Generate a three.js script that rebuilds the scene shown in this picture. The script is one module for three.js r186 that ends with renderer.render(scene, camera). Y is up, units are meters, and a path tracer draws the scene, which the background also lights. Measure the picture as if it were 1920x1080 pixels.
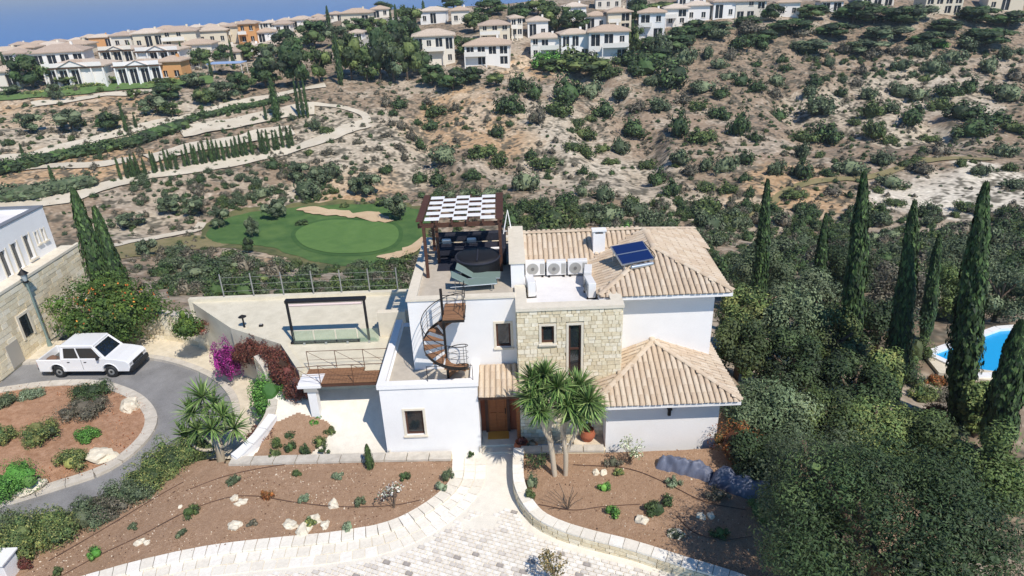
import * as THREE from 'three';
import { Sky } from 'three/addons/objects/Sky.js';
import { mergeGeometries, mergeVertices } from 'three/addons/utils/BufferGeometryUtils.js';
import { ImprovedNoise } from 'three/addons/math/ImprovedNoise.js';
import { RoundedBoxGeometry } from 'three/addons/geometries/RoundedBoxGeometry.js';

// ---------- camera, sky, sun, exposure ----------
const scene = new THREE.Scene();
const CAM_H = 17, FOCAL = 1250, PITCH = Math.atan(0.468), ROLL = THREE.MathUtils.degToRad(2.2);
const camera = new THREE.PerspectiveCamera(THREE.MathUtils.radToDeg(2 * Math.atan(540 / FOCAL)), 1024 / 576, 0.5, 40000);
camera.position.set(0, CAM_H, 0);
camera.rotation.order = 'YXZ';
camera.rotation.set(-PITCH, 0, -ROLL);
const sunDir = new THREE.Vector3(0.335, 0.785, 0.522).normalize();
const sky = new Sky();
sky.scale.setScalar(30000);
sky.name = 'sky'; sky.userData.kind = 'structure';
Object.assign(sky.material.uniforms.sunPosition.value, sunDir);
sky.material.uniforms.sunPosition.value.copy(sunDir);
sky.material.uniforms.turbidity.value = 3;
sky.material.uniforms.rayleigh.value = 1.2;
sky.material.uniforms.mieCoefficient.value = 0.004;
if (sky.material.uniforms.cloudCoverage) sky.material.uniforms.cloudCoverage.value = 0;
scene.add(sky);
scene.environmentIntensity = 0.13;
const sun = new THREE.DirectionalLight(0xfff6ea, 4.5);
sun.position.copy(sunDir).multiplyScalar(150); sun.position.z -= 25;
sun.target.position.set(0, 0, -25);
sun.castShadow = true; sun.shadow.mapSize.set(4096, 4096);
Object.assign(sun.shadow.camera, { left: -120, right: 120, top: 120, bottom: -120, near: 1, far: 500 });
sun.name = 'sun';
scene.add(sun, sun.target);
scene.fog = new THREE.FogExp2(0xd3deea, 0.0002);
const renderer = new THREE.WebGLRenderer({ antialias: true });
renderer.setSize(1024, 576);
renderer.toneMapping = THREE.LinearToneMapping;
renderer.toneMappingExposure = 0.95;
renderer.shadowMap.enabled = true;

// ---------- helpers ----------
function rng(seed) { let a = seed >>> 0; return () => { a = (a + 0x6D2B79F5) | 0; let t = Math.imul(a ^ (a >>> 15), 1 | a); t = (t + Math.imul(t ^ (t >>> 7), 61 | t)) ^ t; return ((t ^ (t >>> 14)) >>> 0) / 4294967296; }; }
const noiser = new ImprovedNoise();
const noise = (x, y, z = 0.37) => noiser.noise(x, y, z);
const fbm = (x, y, o = 4) => { let s = 0, a = 0.5, f = 1; for (let i = 0; i < o; i++) { s += a * noise(x * f, y * f, i * 7.3 + 0.4); a *= 0.5; f *= 2.03; } return s; };
const clamp = (v, a, b) => Math.min(b, Math.max(a, v));
const smooth = (a, b, v) => { const t = clamp((v - a) / (b - a), 0, 1); return t * t * (3 - 2 * t); };
const lerp = (a, b, t) => a + (b - a) * t;
const V = (x, y, z) => new THREE.Vector3(x, y, z);
const taken = new Map();
function numbered(n) { const k = taken.get(n) || 0; taken.set(n, k + 1); return k ? `${n}_${String(k).padStart(3, '0')}` : n; }
function fin(o) { o.castShadow = true; o.receiveShadow = true; return o; }
function mesh(name, geo, mat, parent) { const m = fin(new THREE.Mesh(Array.isArray(geo) ? join(geo) : geo, mat)); m.name = parent ? name : numbered(name); (parent || scene).add(m); return m; }
function tag(o, label, category, group, kind) { if (label) o.userData.label = label; if (category) o.userData.category = category; if (group) o.userData.group = group; if (kind) o.userData.kind = kind; return o; }
function thing(name, label, category, pos = [0, 0, 0], turn = 0, group) { const g = new THREE.Group(); g.name = numbered(name); g.position.set(...pos); g.rotation.y = turn; scene.add(g); return tag(g, label, category, group); }
function struct(name, geo, mat) { const m = mesh(name, geo, mat); m.userData.kind = 'structure'; return m; }
function copy(o, pos, turn, label, group) { const c = o.clone(); c.name = numbered(o.userData.base || o.name.replace(/_\d{3}$/, '')); c.userData = { ...o.userData }; scene.add(c); c.position.set(...pos); c.rotation.y = turn; if (label) c.userData.label = label; if (group) c.userData.group = group; return c; }
function join(list) { const l = list.map(g => { const n = g.index ? g.toNonIndexed() : g; for (const k of Object.keys(n.attributes)) if (!['position', 'normal', 'uv', 'color'].includes(k)) n.deleteAttribute(k); if (!n.attributes.uv) n.setAttribute('uv', new THREE.BufferAttribute(new Float32Array(n.attributes.position.count * 2), 2)); return n; }); return l.length === 1 ? l[0] : mergeGeometries(l, false); }
// box by its extents; uv in metres
function bx(x0, x1, y0, y1, z0, z1) {
  const g = new THREE.BoxGeometry(x1 - x0, y1 - y0, z1 - z0); g.translate((x0 + x1) / 2, (y0 + y1) / 2, (z0 + z1) / 2);
  return metreUV(g);
}
function metreUV(g) { const p = g.attributes.position, n = g.attributes.normal, u = g.attributes.uv; for (let i = 0; i < p.count; i++) { const ax = Math.abs(n.getX(i)), ay = Math.abs(n.getY(i)), az = Math.abs(n.getZ(i)); if (ay >= ax && ay >= az) u.setXY(i, p.getX(i), p.getZ(i)); else if (ax >= az) u.setXY(i, p.getZ(i), p.getY(i)); else u.setXY(i, p.getX(i), p.getY(i)); } return g; }
function rbx(x0, x1, y0, y1, z0, z1, r = 0.02) { const g = new RoundedBoxGeometry(x1 - x0, y1 - y0, z1 - z0, 2, r); g.translate((x0 + x1) / 2, (y0 + y1) / 2, (z0 + z1) / 2); return metreUV(g.index ? g.toNonIndexed() : g); }
function rod(a, b, r, r2 = r, seg = 6) { const A = V(...a), B = V(...b), d = B.clone().sub(A), g = new THREE.CylinderGeometry(r2, r, d.length(), seg, 1); g.applyQuaternion(new THREE.Quaternion().setFromUnitVectors(V(0, 1, 0), d.normalize())); g.translate((A.x + B.x) / 2, (A.y + B.y) / 2, (A.z + B.z) / 2); return g; }
function tube(pts, r, n = 24, seg = 6) { return new THREE.TubeGeometry(new THREE.CatmullRomCurve3(pts.map(p => V(...p))), n, r, seg, false); }
function quadGeo(quads) { // [[a,b,c,d],...] counter-clockwise
  const pos = [], uv = []; for (const q of quads) { for (const i of [0, 1, 2, 0, 2, 3]) pos.push(...q[i]); for (const i of [0, 1, 2, 0, 2, 3]) uv.push(q[i][0] + q[i][2] * 0.3, q[i][1] + q[i][2]); }
  const g = new THREE.BufferGeometry(); g.setAttribute('position', new THREE.Float32BufferAttribute(pos, 3)); g.setAttribute('uv', new THREE.Float32BufferAttribute(uv, 2)); g.computeVertexNormals(); return g;
}
const srgb = (r, g, b) => new THREE.Color().setRGB(r / 255, g / 255, b / 255, THREE.SRGBColorSpace);
function noiseTex(n, seed, fn, repeat = 1, color = true) { // tileable by mirrored wrap
  const d = new Uint8Array(n * n * 4); const R = rng(seed);
  for (let j = 0; j < n; j++) for (let i = 0; i < n; i++) { const c = fn(i / n, j / n, R); const k = (j * n + i) * 4; d[k] = clamp(c[0], 0, 255); d[k + 1] = clamp(c[1], 0, 255); d[k + 2] = clamp(c[2], 0, 255); d[k + 3] = 255; }
  const t = new THREE.DataTexture(d, n, n); t.wrapS = t.wrapT = THREE.MirroredRepeatWrapping; t.magFilter = THREE.LinearFilter; t.minFilter = THREE.LinearMipmapLinearFilter; t.generateMipmaps = true; if (color) t.colorSpace = THREE.SRGBColorSpace; t.repeat.set(repeat, repeat); t.needsUpdate = true; return t;
}
const mat = (c, rough = 0.9, extra = {}) => new THREE.MeshStandardMaterial({ color: Array.isArray(c) ? srgb(...c) : c, roughness: rough, metalness: 0, ...extra });
// sight lines: a pixel of the 1920 x 1080 photograph to the point where its ray meets a level or a distance (survey of the place)
function ray(px, py) { const u = px - 960, v = py - 540, c = Math.cos(ROLL), s = Math.sin(ROLL), a = u * c - v * s, b = u * s + v * c, cp = Math.cos(PITCH), sp = Math.sin(PITCH); return [a, -b * cp - FOCAL * sp, b * sp - FOCAL * cp]; }
function at(px, py, y = 0) { const d = ray(px, py), t = (y - CAM_H) / d[1]; return [d[0] * t, y, d[2] * t]; }
function atD(px, py, D) { const d = ray(px, py), t = D / -d[2]; return [d[0] * t, CAM_H + d[1] * t, -D]; }
// ---------- terrain ----------
const ctrl = [];
for (const [px, rows] of [
  [-150, [[125, 250], [112, 192], [150, 158], [200, 140], [260, 122], [320, 106], [380, 94], [440, 84]]],
  [100, [[118, 260], [105, 195], [150, 158], [200, 140], [260, 122], [320, 106], [380, 94], [440, 86], [500, 72]]],
  [300, [[95, 270], [86, 205], [110, 180], [150, 158], [200, 140], [260, 123], [320, 108], [380, 97], [440, 87], [500, 73], [550, 50]]],
  [500, [[78, 285], [70, 230], [100, 190], [150, 158], [200, 141], [260, 126], [320, 112], [380, 101], [440, 88.5], [500, 75], [550, 50]]],
  [730, [[20, 260], [60, 215], [100, 178], [150, 156], [200, 141], [260, 126], [320, 111], [380, 101], [440, 88.5], [500, 76], [545, 55]]],
  [960, [[20, 235], [60, 190], [100, 172], [150, 156], [200, 140], [260, 125], [320, 110], [380, 97], [440, 85], [500, 66]]],
  [1180, [[20, 220], [60, 185], [100, 170], [150, 154], [200, 139], [260, 123], [320, 108], [380, 96], [440, 84], [500, 66]]],
  [1400, [[20, 195], [60, 178], [100, 166], [150, 152], [200, 138], [260, 122], [320, 107], [380, 95], [440, 85], [500, 66], [550, 50]]],
  [1600, [[20, 193], [60, 178], [100, 165], [150, 151], [200, 136], [260, 120], [320, 104], [380, 92], [440, 82], [500, 64], [550, 50]]],
  [1800, [[20, 192], [60, 178], [100, 165], [150, 150], [200, 135], [260, 118], [320, 102], [380, 90], [440, 78], [500, 60], [550, 50]]],
  [2070, [[20, 190], [100, 163], [200, 133], [320, 100], [440, 74], [550, 48]]],
]) for (const [py, D] of rows) { const p = atD(px, py, D); ctrl.push([p[0], p[2], p[1]]); }
ctrl.push([-25, -14, -1.1], [-32, -30, -1.1], [-30, -40, -3], [-20, -40, -4], [-10, -38, -3], [0, -38, -3.5], [10, -36, -4], [0, -12, -0.1], [-10, -12, -0.1], [10, -13, -0.1], [9, -30, -2.2], [14, -16, -0.7], [14, -24, -2.4], [20, -18, -2], [20, -28, -4.2], [26, -34, -5.2], [31, -36, -5.3], [30, -29, -5], [35, -40, -6], [26, -20, -3], [40, -30, -6], [20, -40, -6], [14, -33, -4],
  [-260, -320, -14], [-120, -320, -14], [0, -340, 2], [120, -320, 11], [280, -320, 12], [-300, -420, -40], [-150, -420, -40], [0, -420, -30], [120, -420, 6], [300, -420, 8], [0, 20, -0.1], [-60, 20, -2], [60, 20, -3], [-120, -20, -4], [120, -20, -8], [330, -150, -6], [330, -20, -8], [-330, -20, -6], [-330, -150, -4]);
// linear radial-basis surface through the control points
const N_C = ctrl.length, RW = (() => {
  const n = N_C + 3, A = Array.from({ length: n }, () => new Float64Array(n + 1));
  for (let i = 0; i < N_C; i++) { for (let j = 0; j < N_C; j++) A[i][j] = Math.hypot(ctrl[i][0] - ctrl[j][0], ctrl[i][1] - ctrl[j][1]); A[i][i] -= 0.8; A[i][N_C] = 1; A[i][N_C + 1] = ctrl[i][0]; A[i][N_C + 2] = ctrl[i][1]; A[N_C][i] = 1; A[N_C + 1][i] = ctrl[i][0]; A[N_C + 2][i] = ctrl[i][1]; A[i][n] = ctrl[i][2]; }
  for (let c = 0; c < n; c++) { let p = c; for (let r = c + 1; r < n; r++) if (Math.abs(A[r][c]) > Math.abs(A[p][c])) p = r; [A[c], A[p]] = [A[p], A[c]]; for (let r = c + 1; r < n; r++) { const f = A[r][c] / A[c][c]; if (f) for (let k = c; k <= n; k++) A[r][k] -= f * A[c][k]; } }
  const w = new Float64Array(n); for (let r = n - 1; r >= 0; r--) { let s = A[r][n]; for (let k = r + 1; k < n; k++) s -= A[r][k] * w[k]; w[r] = s / A[r][r]; } return w;
})();
const flats = [ // level plots: x0, x1, z0, z1, level, soft edge
  [-9.5, 9.5, -30.5, -8, -0.14, 2.2], [-34, -13.2, -33, -13, -1.16, 2.0], [23, 34, -39, -31, -5.2, 1.5], [-22, -2.9, -20.4, -9, -1.05, 0.8]];
function rawHeight(x, z) {
  let s = RW[N_C] + RW[N_C + 1] * x + RW[N_C + 2] * z; for (let i = 0; i < N_C; i++) s += RW[i] * Math.hypot(x - ctrl[i][0], z - ctrl[i][1]);
  const far = smooth(45, 75, -z);
  s += far * (fbm(x * 0.045, z * 0.045, 4) * 2.4 - 2.6 * smooth(0.16, 0.0, Math.abs(fbm(x * 0.028 + 20, z * 0.014, 3))) * smooth(95, 110, -z) * smooth(175, 150, -z) * smooth(-30, -5, x) + fbm(x * 0.3 + 9, z * 0.3, 2) * 0.35) * (1 - 0.85 * smooth(0, 1, 1.35 - Math.hypot((x + 24) / 18, (z + 90) / 16)));
  for (const [x0, x1, z0, z1, y, e] of flats) { const k = smooth(-e, 0, Math.min(x - x0, x1 - x, z - z0, z1 - z)); s = lerp(s, y, k); }
  return s;
}
const TX0 = -330, TX1 = 330, TZ0 = -420, TZ1 = 20, TN = 560, TM = 420;
const tgrid = new Float32Array((TN + 1) * (TM + 1));
for (let j = 0; j <= TM; j++) for (let i = 0; i <= TN; i++) tgrid[j * (TN + 1) + i] = rawHeight(lerp(TX0, TX1, i / TN), lerp(TZ0, TZ1, j / TM));
function height(x, z) {
  const fx = clamp((x - TX0) / (TX1 - TX0) * TN, 0, TN - 1e-4), fz = clamp((z - TZ0) / (TZ1 - TZ0) * TM, 0, TM - 1e-4), i = Math.floor(fx), j = Math.floor(fz), a = fx - i, b = fz - j, k = j * (TN + 1) + i;
  return lerp(lerp(tgrid[k], tgrid[k + 1], a), lerp(tgrid[k + TN + 1], tgrid[k + TN + 2], a), b);
}
function ground(px, py, lift = 0) { // where the ray of a pixel meets the terrain
  const d = ray(px, py), L = -d[2]; let last = 30;
  for (let D = 30; D < 415; D += 0.5) { const t = D / L, y = CAM_H + d[1] * t; if (y < height(d[0] * t, -D) + lift) { const m = (last + D) / 2, tt = m / L; return [d[0] * tt, height(d[0] * tt, -m), -m]; } last = D; }
  const t = 300 / L; return [d[0] * t, height(d[0] * t, -300), -300];
}
const pxAt = (D) => FOCAL / (D * 0.905 + 6.5); // pixels of the photograph per metre at a distance
// soil colour of the slopes: stony ground, pale limestone, orange earth, dry turf
const soils = [];
for (const [px, py, r, k] of [[1085, 260, 10, 1], [1150, 330, 12, 1], [1060, 330, 9, 1], [1010, 215, 9, 1], [1790, 355, 10, 2], [1700, 375, 7, 2], [1850, 350, 9, 2], [1570, 385, 6, 3], [1500, 380, 5, 3], [1480, 345, 7, 3], [880, 230, 11, 3], [930, 260, 8, 3], [860, 190, 7, 3], [700, 300, 10, 1], [650, 250, 12, 1], [660, 345, 7, 3], [985, 130, 9, 3], [1300, 395, 7, 1], [1400, 400, 6, 3], [1200, 250, 14, 4], [1380, 250, 12, 4], [1500, 250, 10, 4], [1600, 230, 12, 1], [1750, 180, 14, 1], [1700, 240, 10, 1], [560, 480, 6, 3], [640, 505, 6, 3], [750, 530, 6, 1], [560, 370, 5, 1], [640, 365, 6, 3], [300, 425, 7, 1], [380, 435, 6, 4], [100, 200, 16, 3], [250, 200, 12, 3], [60, 240, 14, 1], [200, 230, 10, 1], [350, 210, 9, 1], [150, 310, 10, 3], [60, 325, 12, 3]]) { const p = ground(px, py); soils.push([p[0], p[2], r, k]); }
const SOIL = [[147, 128, 106], [190, 177, 155], [221, 212, 193], [188, 155, 117], [153, 133, 111]];
const TW = 2048, TH = 1536, tcol = new Uint8Array(TW * TH * 4);
{
  const R = rng(5);
  for (let j = 0; j < TH; j++) for (let i = 0; i < TW; i++) {
    const x = lerp(TX0, TX1, (i + 0.5) / TW), z = lerp(TZ0, TZ1, (j + 0.5) / TH);
    const n1 = fbm(x * 0.06, z * 0.06, 4), n2 = noise(x * 0.45, z * 0.45), n3 = noise(x * 1.4 + 40, z * 1.4);
    let w = 0.5, r = SOIL[0][0] * w, g = SOIL[0][1] * w, b = SOIL[0][2] * w;
    for (const s of soils) { const dx = x - s[0], dz = z - s[1]; if (Math.abs(dx) > s[2] * 1.9 || Math.abs(dz) > s[2] * 1.9) continue; const q = Math.hypot(dx, dz) / s[2] + n1 * 1.3 + n2 * 0.25; const k = 2.2 * smooth(1.15, 0.55, q); w += k; r += SOIL[s[3]][0] * k; g += SOIL[s[3]][1] * k; b += SOIL[s[3]][2] * k; }
    r /= w; g /= w; b /= w;
    const rough = noise(x * 0.22 + 3, z * 0.22), fine = noise(x * 0.9 + 11, z * 0.9);
    const pale = smooth(0.05, 0.16, n1 * 0.9 + rough * 0.35 + fine * 0.18 + (R() - 0.5) * 0.1); r = lerp(r, 202, pale * 0.42); g = lerp(g, 192, pale * 0.42); b = lerp(b, 174, pale * 0.42);
    const tuft = smooth(0.1, 0.26, n3 * 0.7 + n2 * 0.55 - n1 * 0.35 + (R() - 0.5) * 0.3); r = lerp(r, 80, tuft * 0.78); g = lerp(g, 76, tuft * 0.78); b = lerp(b, 63, tuft * 0.78);
    const stone = R() > 0.93 ? 32 : 0, gr = (R() - 0.5) * 34;
    const k = (j * TW + i) * 4; tcol[k] = clamp(r + gr + stone, 0, 255); tcol[k + 1] = clamp(g + gr + stone, 0, 255); tcol[k + 2] = clamp(b + gr * 0.9 + stone, 0, 255); tcol[k + 3] = 255;
  }
}
const terrainTex = new THREE.DataTexture(tcol, TW, TH); terrainTex.magFilter = THREE.LinearFilter; terrainTex.colorSpace = THREE.SRGBColorSpace; terrainTex.needsUpdate = true;
{
  const pos = new Float32Array((TN + 1) * (TM + 1) * 3), uv = new Float32Array((TN + 1) * (TM + 1) * 2), idx = new Uint32Array(TN * TM * 6); let q = 0;
  for (let j = 0; j <= TM; j++) for (let i = 0; i <= TN; i++) { const k = j * (TN + 1) + i; pos.set([lerp(TX0, TX1, i / TN), tgrid[k], lerp(TZ0, TZ1, j / TM)], k * 3); uv.set([i / TN, j / TM], k * 2); if (i < TN && j < TM) { idx.set([k, k + TN + 1, k + 1, k + 1, k + TN + 1, k + TN + 2], q); q += 6; } }
  const g = new THREE.BufferGeometry(); g.setAttribute('position', new THREE.BufferAttribute(pos, 3)); g.setAttribute('uv', new THREE.BufferAttribute(uv, 2)); g.setIndex(new THREE.BufferAttribute(idx, 1)); g.computeVertexNormals();
  struct('hillside_terrain', g, new THREE.MeshStandardMaterial({ map: terrainTex, roughness: 1 }));
}
// coast beyond the ridge and the sea
{
  const pos = [], idx = [], nx = 60, nz = 24;
  for (let j = 0; j <= nz; j++) for (let i = 0; i <= nx; i++) { const z = -419 - 900 * (j / nz), x = lerp(-1600, 1600, i / nx); const e = height(clamp(x, -329, 329), -419); pos.push(x, lerp(e, -90, smooth(0, 1, j / nz * 1.15)) + fbm(x * 0.01, z * 0.01) * 6 * Math.sin(j / nz * 3.1) - (j === 0 ? 0 : 0), z); if (i < nx && j < nz) { const k = j * (nx + 1) + i; idx.push(k, k + 1, k + nx + 1, k + 1, k + nx + 2, k + nx + 1); } }
  const g = new THREE.BufferGeometry(); g.setAttribute('position', new THREE.Float32BufferAttribute(pos, 3)); g.setIndex(idx); g.computeVertexNormals();
  struct('coast_land', g, mat([120, 112, 92], 1));
  const s = new THREE.PlaneGeometry(60000, 30000, 1, 1); s.rotateX(-Math.PI / 2); s.translate(0, -75, -15500);
  const ripple = noiseTex(512, 31, (u, v) => { const n = 128 + 127 * (fbm(u * 40, v * 40, 3)); return [n, n, n]; }, 1, false); ripple.repeat.set(500, 250);
  struct('sea', s, new THREE.MeshStandardMaterial({ color: srgb(70, 124, 192), roughness: 0.3, bumpMap: ripple, bumpScale: 0.6 }));
}
// sheets laid on the terrain
function drapeRing(center, edge, lift, rings = 8) { // star-shaped outline
  const pos = [], uv = [], idx = [], n = edge.length; pos.push(center[0], height(center[0], center[1]) + lift, center[1]); uv.push(center[0], center[1]);
  for (let r = 1; r <= rings; r++) for (let i = 0; i < n; i++) { const t = r / rings, x = lerp(center[0], edge[i][0], t), z = lerp(center[1], edge[i][1], t); pos.push(x, height(x, z) + lift, z); uv.push(x, z); }
  for (let i = 0; i < n; i++) { const a = 1 + i, b = 1 + (i + 1) % n; idx.push(0, b, a); for (let r = 1; r < rings; r++) { const o = (r - 1) * n, p = r * n; idx.push(a + o, b + o, a + p, b + o, b + p, a + p); } }
  const g = new THREE.BufferGeometry(); g.setAttribute('position', new THREE.Float32BufferAttribute(pos, 3)); g.setAttribute('uv', new THREE.Float32BufferAttribute(uv, 2)); g.setIndex(idx); g.computeVertexNormals(); return upward(g);
}
function upward(g) { const n = g.attributes.normal; let s = 0; for (let i = 0; i < n.count; i++) s += n.getY(i); if (s < 0) { const a = g.index.array; for (let i = 0; i < a.length; i += 3) { const t = a[i + 1]; a[i + 1] = a[i + 2]; a[i + 2] = t; } g.computeVertexNormals(); } return g; }
function drapePath(pts, w, lift, cross = 4, hf = height) {
  const c = new THREE.CatmullRomCurve3(pts.map(p => V(p[0], 0, p[p.length - 1]))), len = c.getLength(), n = Math.ceil(len / 1.0), pos = [], uv = [], idx = [];
  for (let i = 0; i <= n; i++) { const p = c.getPointAt(i / n), t = c.getTangentAt(i / n); const ww = typeof w === 'function' ? w(i / n) : w; for (let k = 0; k <= cross; k++) { const o = (k / cross - 0.5) * ww, x = p.x - t.z * o, z = p.z + t.x * o; pos.push(x, hf(x, z) + lift, z); uv.push(x, z); if (i < n && k < cross) { const a = i * (cross + 1) + k; idx.push(a, a + 1, a + cross + 1, a + 1, a + cross + 2, a + cross + 1); } } }
  const g = new THREE.BufferGeometry(); g.setAttribute('position', new THREE.Float32BufferAttribute(pos, 3)); g.setAttribute('uv', new THREE.Float32BufferAttribute(uv, 2)); g.setIndex(idx); g.computeVertexNormals(); return upward(g);
}
const ringOf = pts => { // smooth closed outline from pixels of the ground
  const c = new THREE.CatmullRomCurve3(pts.map(([x, y]) => V(...ground(x, y))), true); return c.getPoints(pts.length * 6).slice(0, -1).map(p => [p.x, p.z]); };
const centroid = e => [e.reduce((s, p) => s + p[0], 0) / e.length, e.reduce((s, p) => s + p[1], 0) / e.length];
const turfTex = (a, b, seed) => noiseTex(256, seed, (u, v, R) => { const n = fbm(u * 6, v * 6, 4) + (R() - 0.5) * 0.35; return [0, 1, 2].map(i => lerp(a[i], b[i], clamp(n + 0.5, 0, 1))); }, 0.09);
const M = {};
M.fairway = new THREE.MeshStandardMaterial({ map: turfTex([58, 92, 44], [90, 118, 60], 3), roughness: 1 });
M.green = new THREE.MeshStandardMaterial({ map: turfTex([80, 114, 56], [98, 130, 66], 4), roughness: 1 });
M.dryturf = new THREE.MeshStandardMaterial({ map: turfTex([112, 110, 70], [148, 134, 98], 6), roughness: 1 });
M.bunker = new THREE.MeshStandardMaterial({ map: turfTex([192, 164, 128], [208, 184, 150], 7), roughness: 1 });
M.track = new THREE.MeshStandardMaterial({ map: turfTex([196, 184, 162], [214, 204, 184], 8), roughness: 1 });
M.roadPale = new THREE.MeshStandardMaterial({ map: turfTex([150, 146, 138], [176, 170, 158], 9), roughness: 1 });
M.fringe = new THREE.MeshStandardMaterial({ map: turfTex([50, 86, 38], [72, 104, 50], 13), roughness: 1 });
M.rough = new THREE.MeshStandardMaterial({ map: turfTex([74, 84, 48], [124, 118, 76], 12), roughness: 1 });
M.lawn = new THREE.MeshStandardMaterial({ map: turfTex([78, 108, 56], [108, 130, 74], 10), roughness: 1 });
let e_ = ringOf([[380, 428], [460, 392], [565, 380], [650, 376], [750, 382], [812, 400], [812, 430], [803, 470], [748, 498], [690, 511], [615, 506], [550, 490], [490, 474], [420, 466], [372, 452]]);
struct('rough_grass', drapeRing(centroid(e_), e_.map(p => [p[0] + 1.6 * noise(p[0] * 0.5, p[1] * 0.5), p[1] + 1.6 * noise(p[0] * 0.5 + 7, p[1] * 0.5)]), 0.07, 12), M.rough);
e_ = ringOf([[395, 425], [470, 400], [570, 388], [650, 384], [740, 388], [800, 402], [800, 430], [790, 465], [740, 490], [690, 502], [620, 498], [560, 482], [500, 465], [430, 458], [390, 450]]);
struct('golf_fairway', drapeRing(centroid(e_), e_.map(p => [p[0] + 0.7 * noise(p[0] * 0.7, p[1] * 0.7), p[1] + 0.7 * noise(p[0] * 0.7 + 5, p[1] * 0.7)]), 0.12, 12), M.fairway);
e_ = ringOf([[555, 440], [575, 425], [620, 415], [690, 416], [735, 424], [748, 440], [735, 462], [690, 475], [625, 478], [575, 466]]);
{ const c = centroid(e_); struct('green_fringe', drapeRing(c, e_.map(p => [c[0] + (p[0] - c[0]) * 1.09, c[1] + (p[1] - c[1]) * 1.12]), 0.16, 10), M.fringe); }
struct('putting_green', drapeRing(centroid(e_), e_, 0.22, 10), M.green);
e_ = ringOf([[562, 394], [585, 389], [612, 394], [640, 398], [672, 402], [700, 399], [722, 408], [738, 416], [705, 420], [680, 412], [640, 408], [590, 406]]);
struct('sand_bunker', drapeRing(centroid(e_), e_.map(p => [p[0] + 0.8 * noise(p[0] * 0.9, p[1] * 0.9), p[1] + 0.8 * noise(p[0] * 0.9 + 5, p[1] * 0.9)]), 0.28, 6), M.bunker);
e_ = ringOf([[712, 484], [735, 476], [760, 466], [785, 452], [805, 446], [805, 462], [780, 474], [745, 488], [725, 491]]);
struct('sand_bunker', drapeRing(centroid(e_), e_.map(p => [p[0] + 0.8 * noise(p[0] * 0.9, p[1] * 0.9), p[1] + 0.8 * noise(p[0] * 0.9 + 5, p[1] * 0.9)]), 0.28, 6), M.bunker);
e_ = ringOf([[205, 465], [260, 455], [330, 446], [390, 442], [440, 446], [420, 462], [330, 472], [260, 482], [210, 488]]);
struct('dry_turf', drapeRing(centroid(e_), e_, 0.1, 6), M.dryturf);
const P = l => l.map(([x, y]) => ground(x, y));
struct('cart_path', drapePath(P([[190, 468], [250, 454], [310, 445], [365, 434], [380, 420]]), 1.2, 0.22), M.track);
struct('dirt_road', drapePath(P([[-40, 385], [60, 382], [120, 372], [180, 355], [260, 336], [360, 318], [450, 302], [540, 282], [610, 262], [660, 240], [690, 232]]), 3.6, 0.24), M.track);
struct('terrace_path', drapePath(P([[-40, 320], [80, 315], [160, 312], [250, 300]]), 2.6, 0.22), M.track);
struct('upper_road', drapePath(P([[-40, 306], [40, 295], [130, 276], [230, 250], [330, 226], [420, 200], [500, 184], [560, 170], [610, 160]]), 3.0, 0.24), M.track);
struct('hillside_path', drapePath(P([[690, 232], [680, 215], [640, 202], [590, 196], [560, 196]]), 1.6, 0.22), M.track);
struct('footpath', drapePath(P([[1380, 430], [1400, 405], [1440, 385], [1480, 358], [1540, 340], [1620, 335], [1680, 318], [1730, 303], [1800, 297], [1860, 300]]), 1.5, 0.22), M.dryturf);
struct('resort_lawn', drapePath(P([[-40, 186], [60, 180], [160, 168], [260, 160], [330, 156], [400, 150]]), 6, 0.24), M.lawn);
struct('terrace_walk', drapePath(P([[60, 198], [140, 188], [230, 176], [300, 168]]), 3, 0.26), M.track);
struct('village_road', drapePath(P([[690, 110], [680, 85], [690, 62], [715, 45], [735, 35]]), 6, 0.3), M.roadPale);
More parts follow.
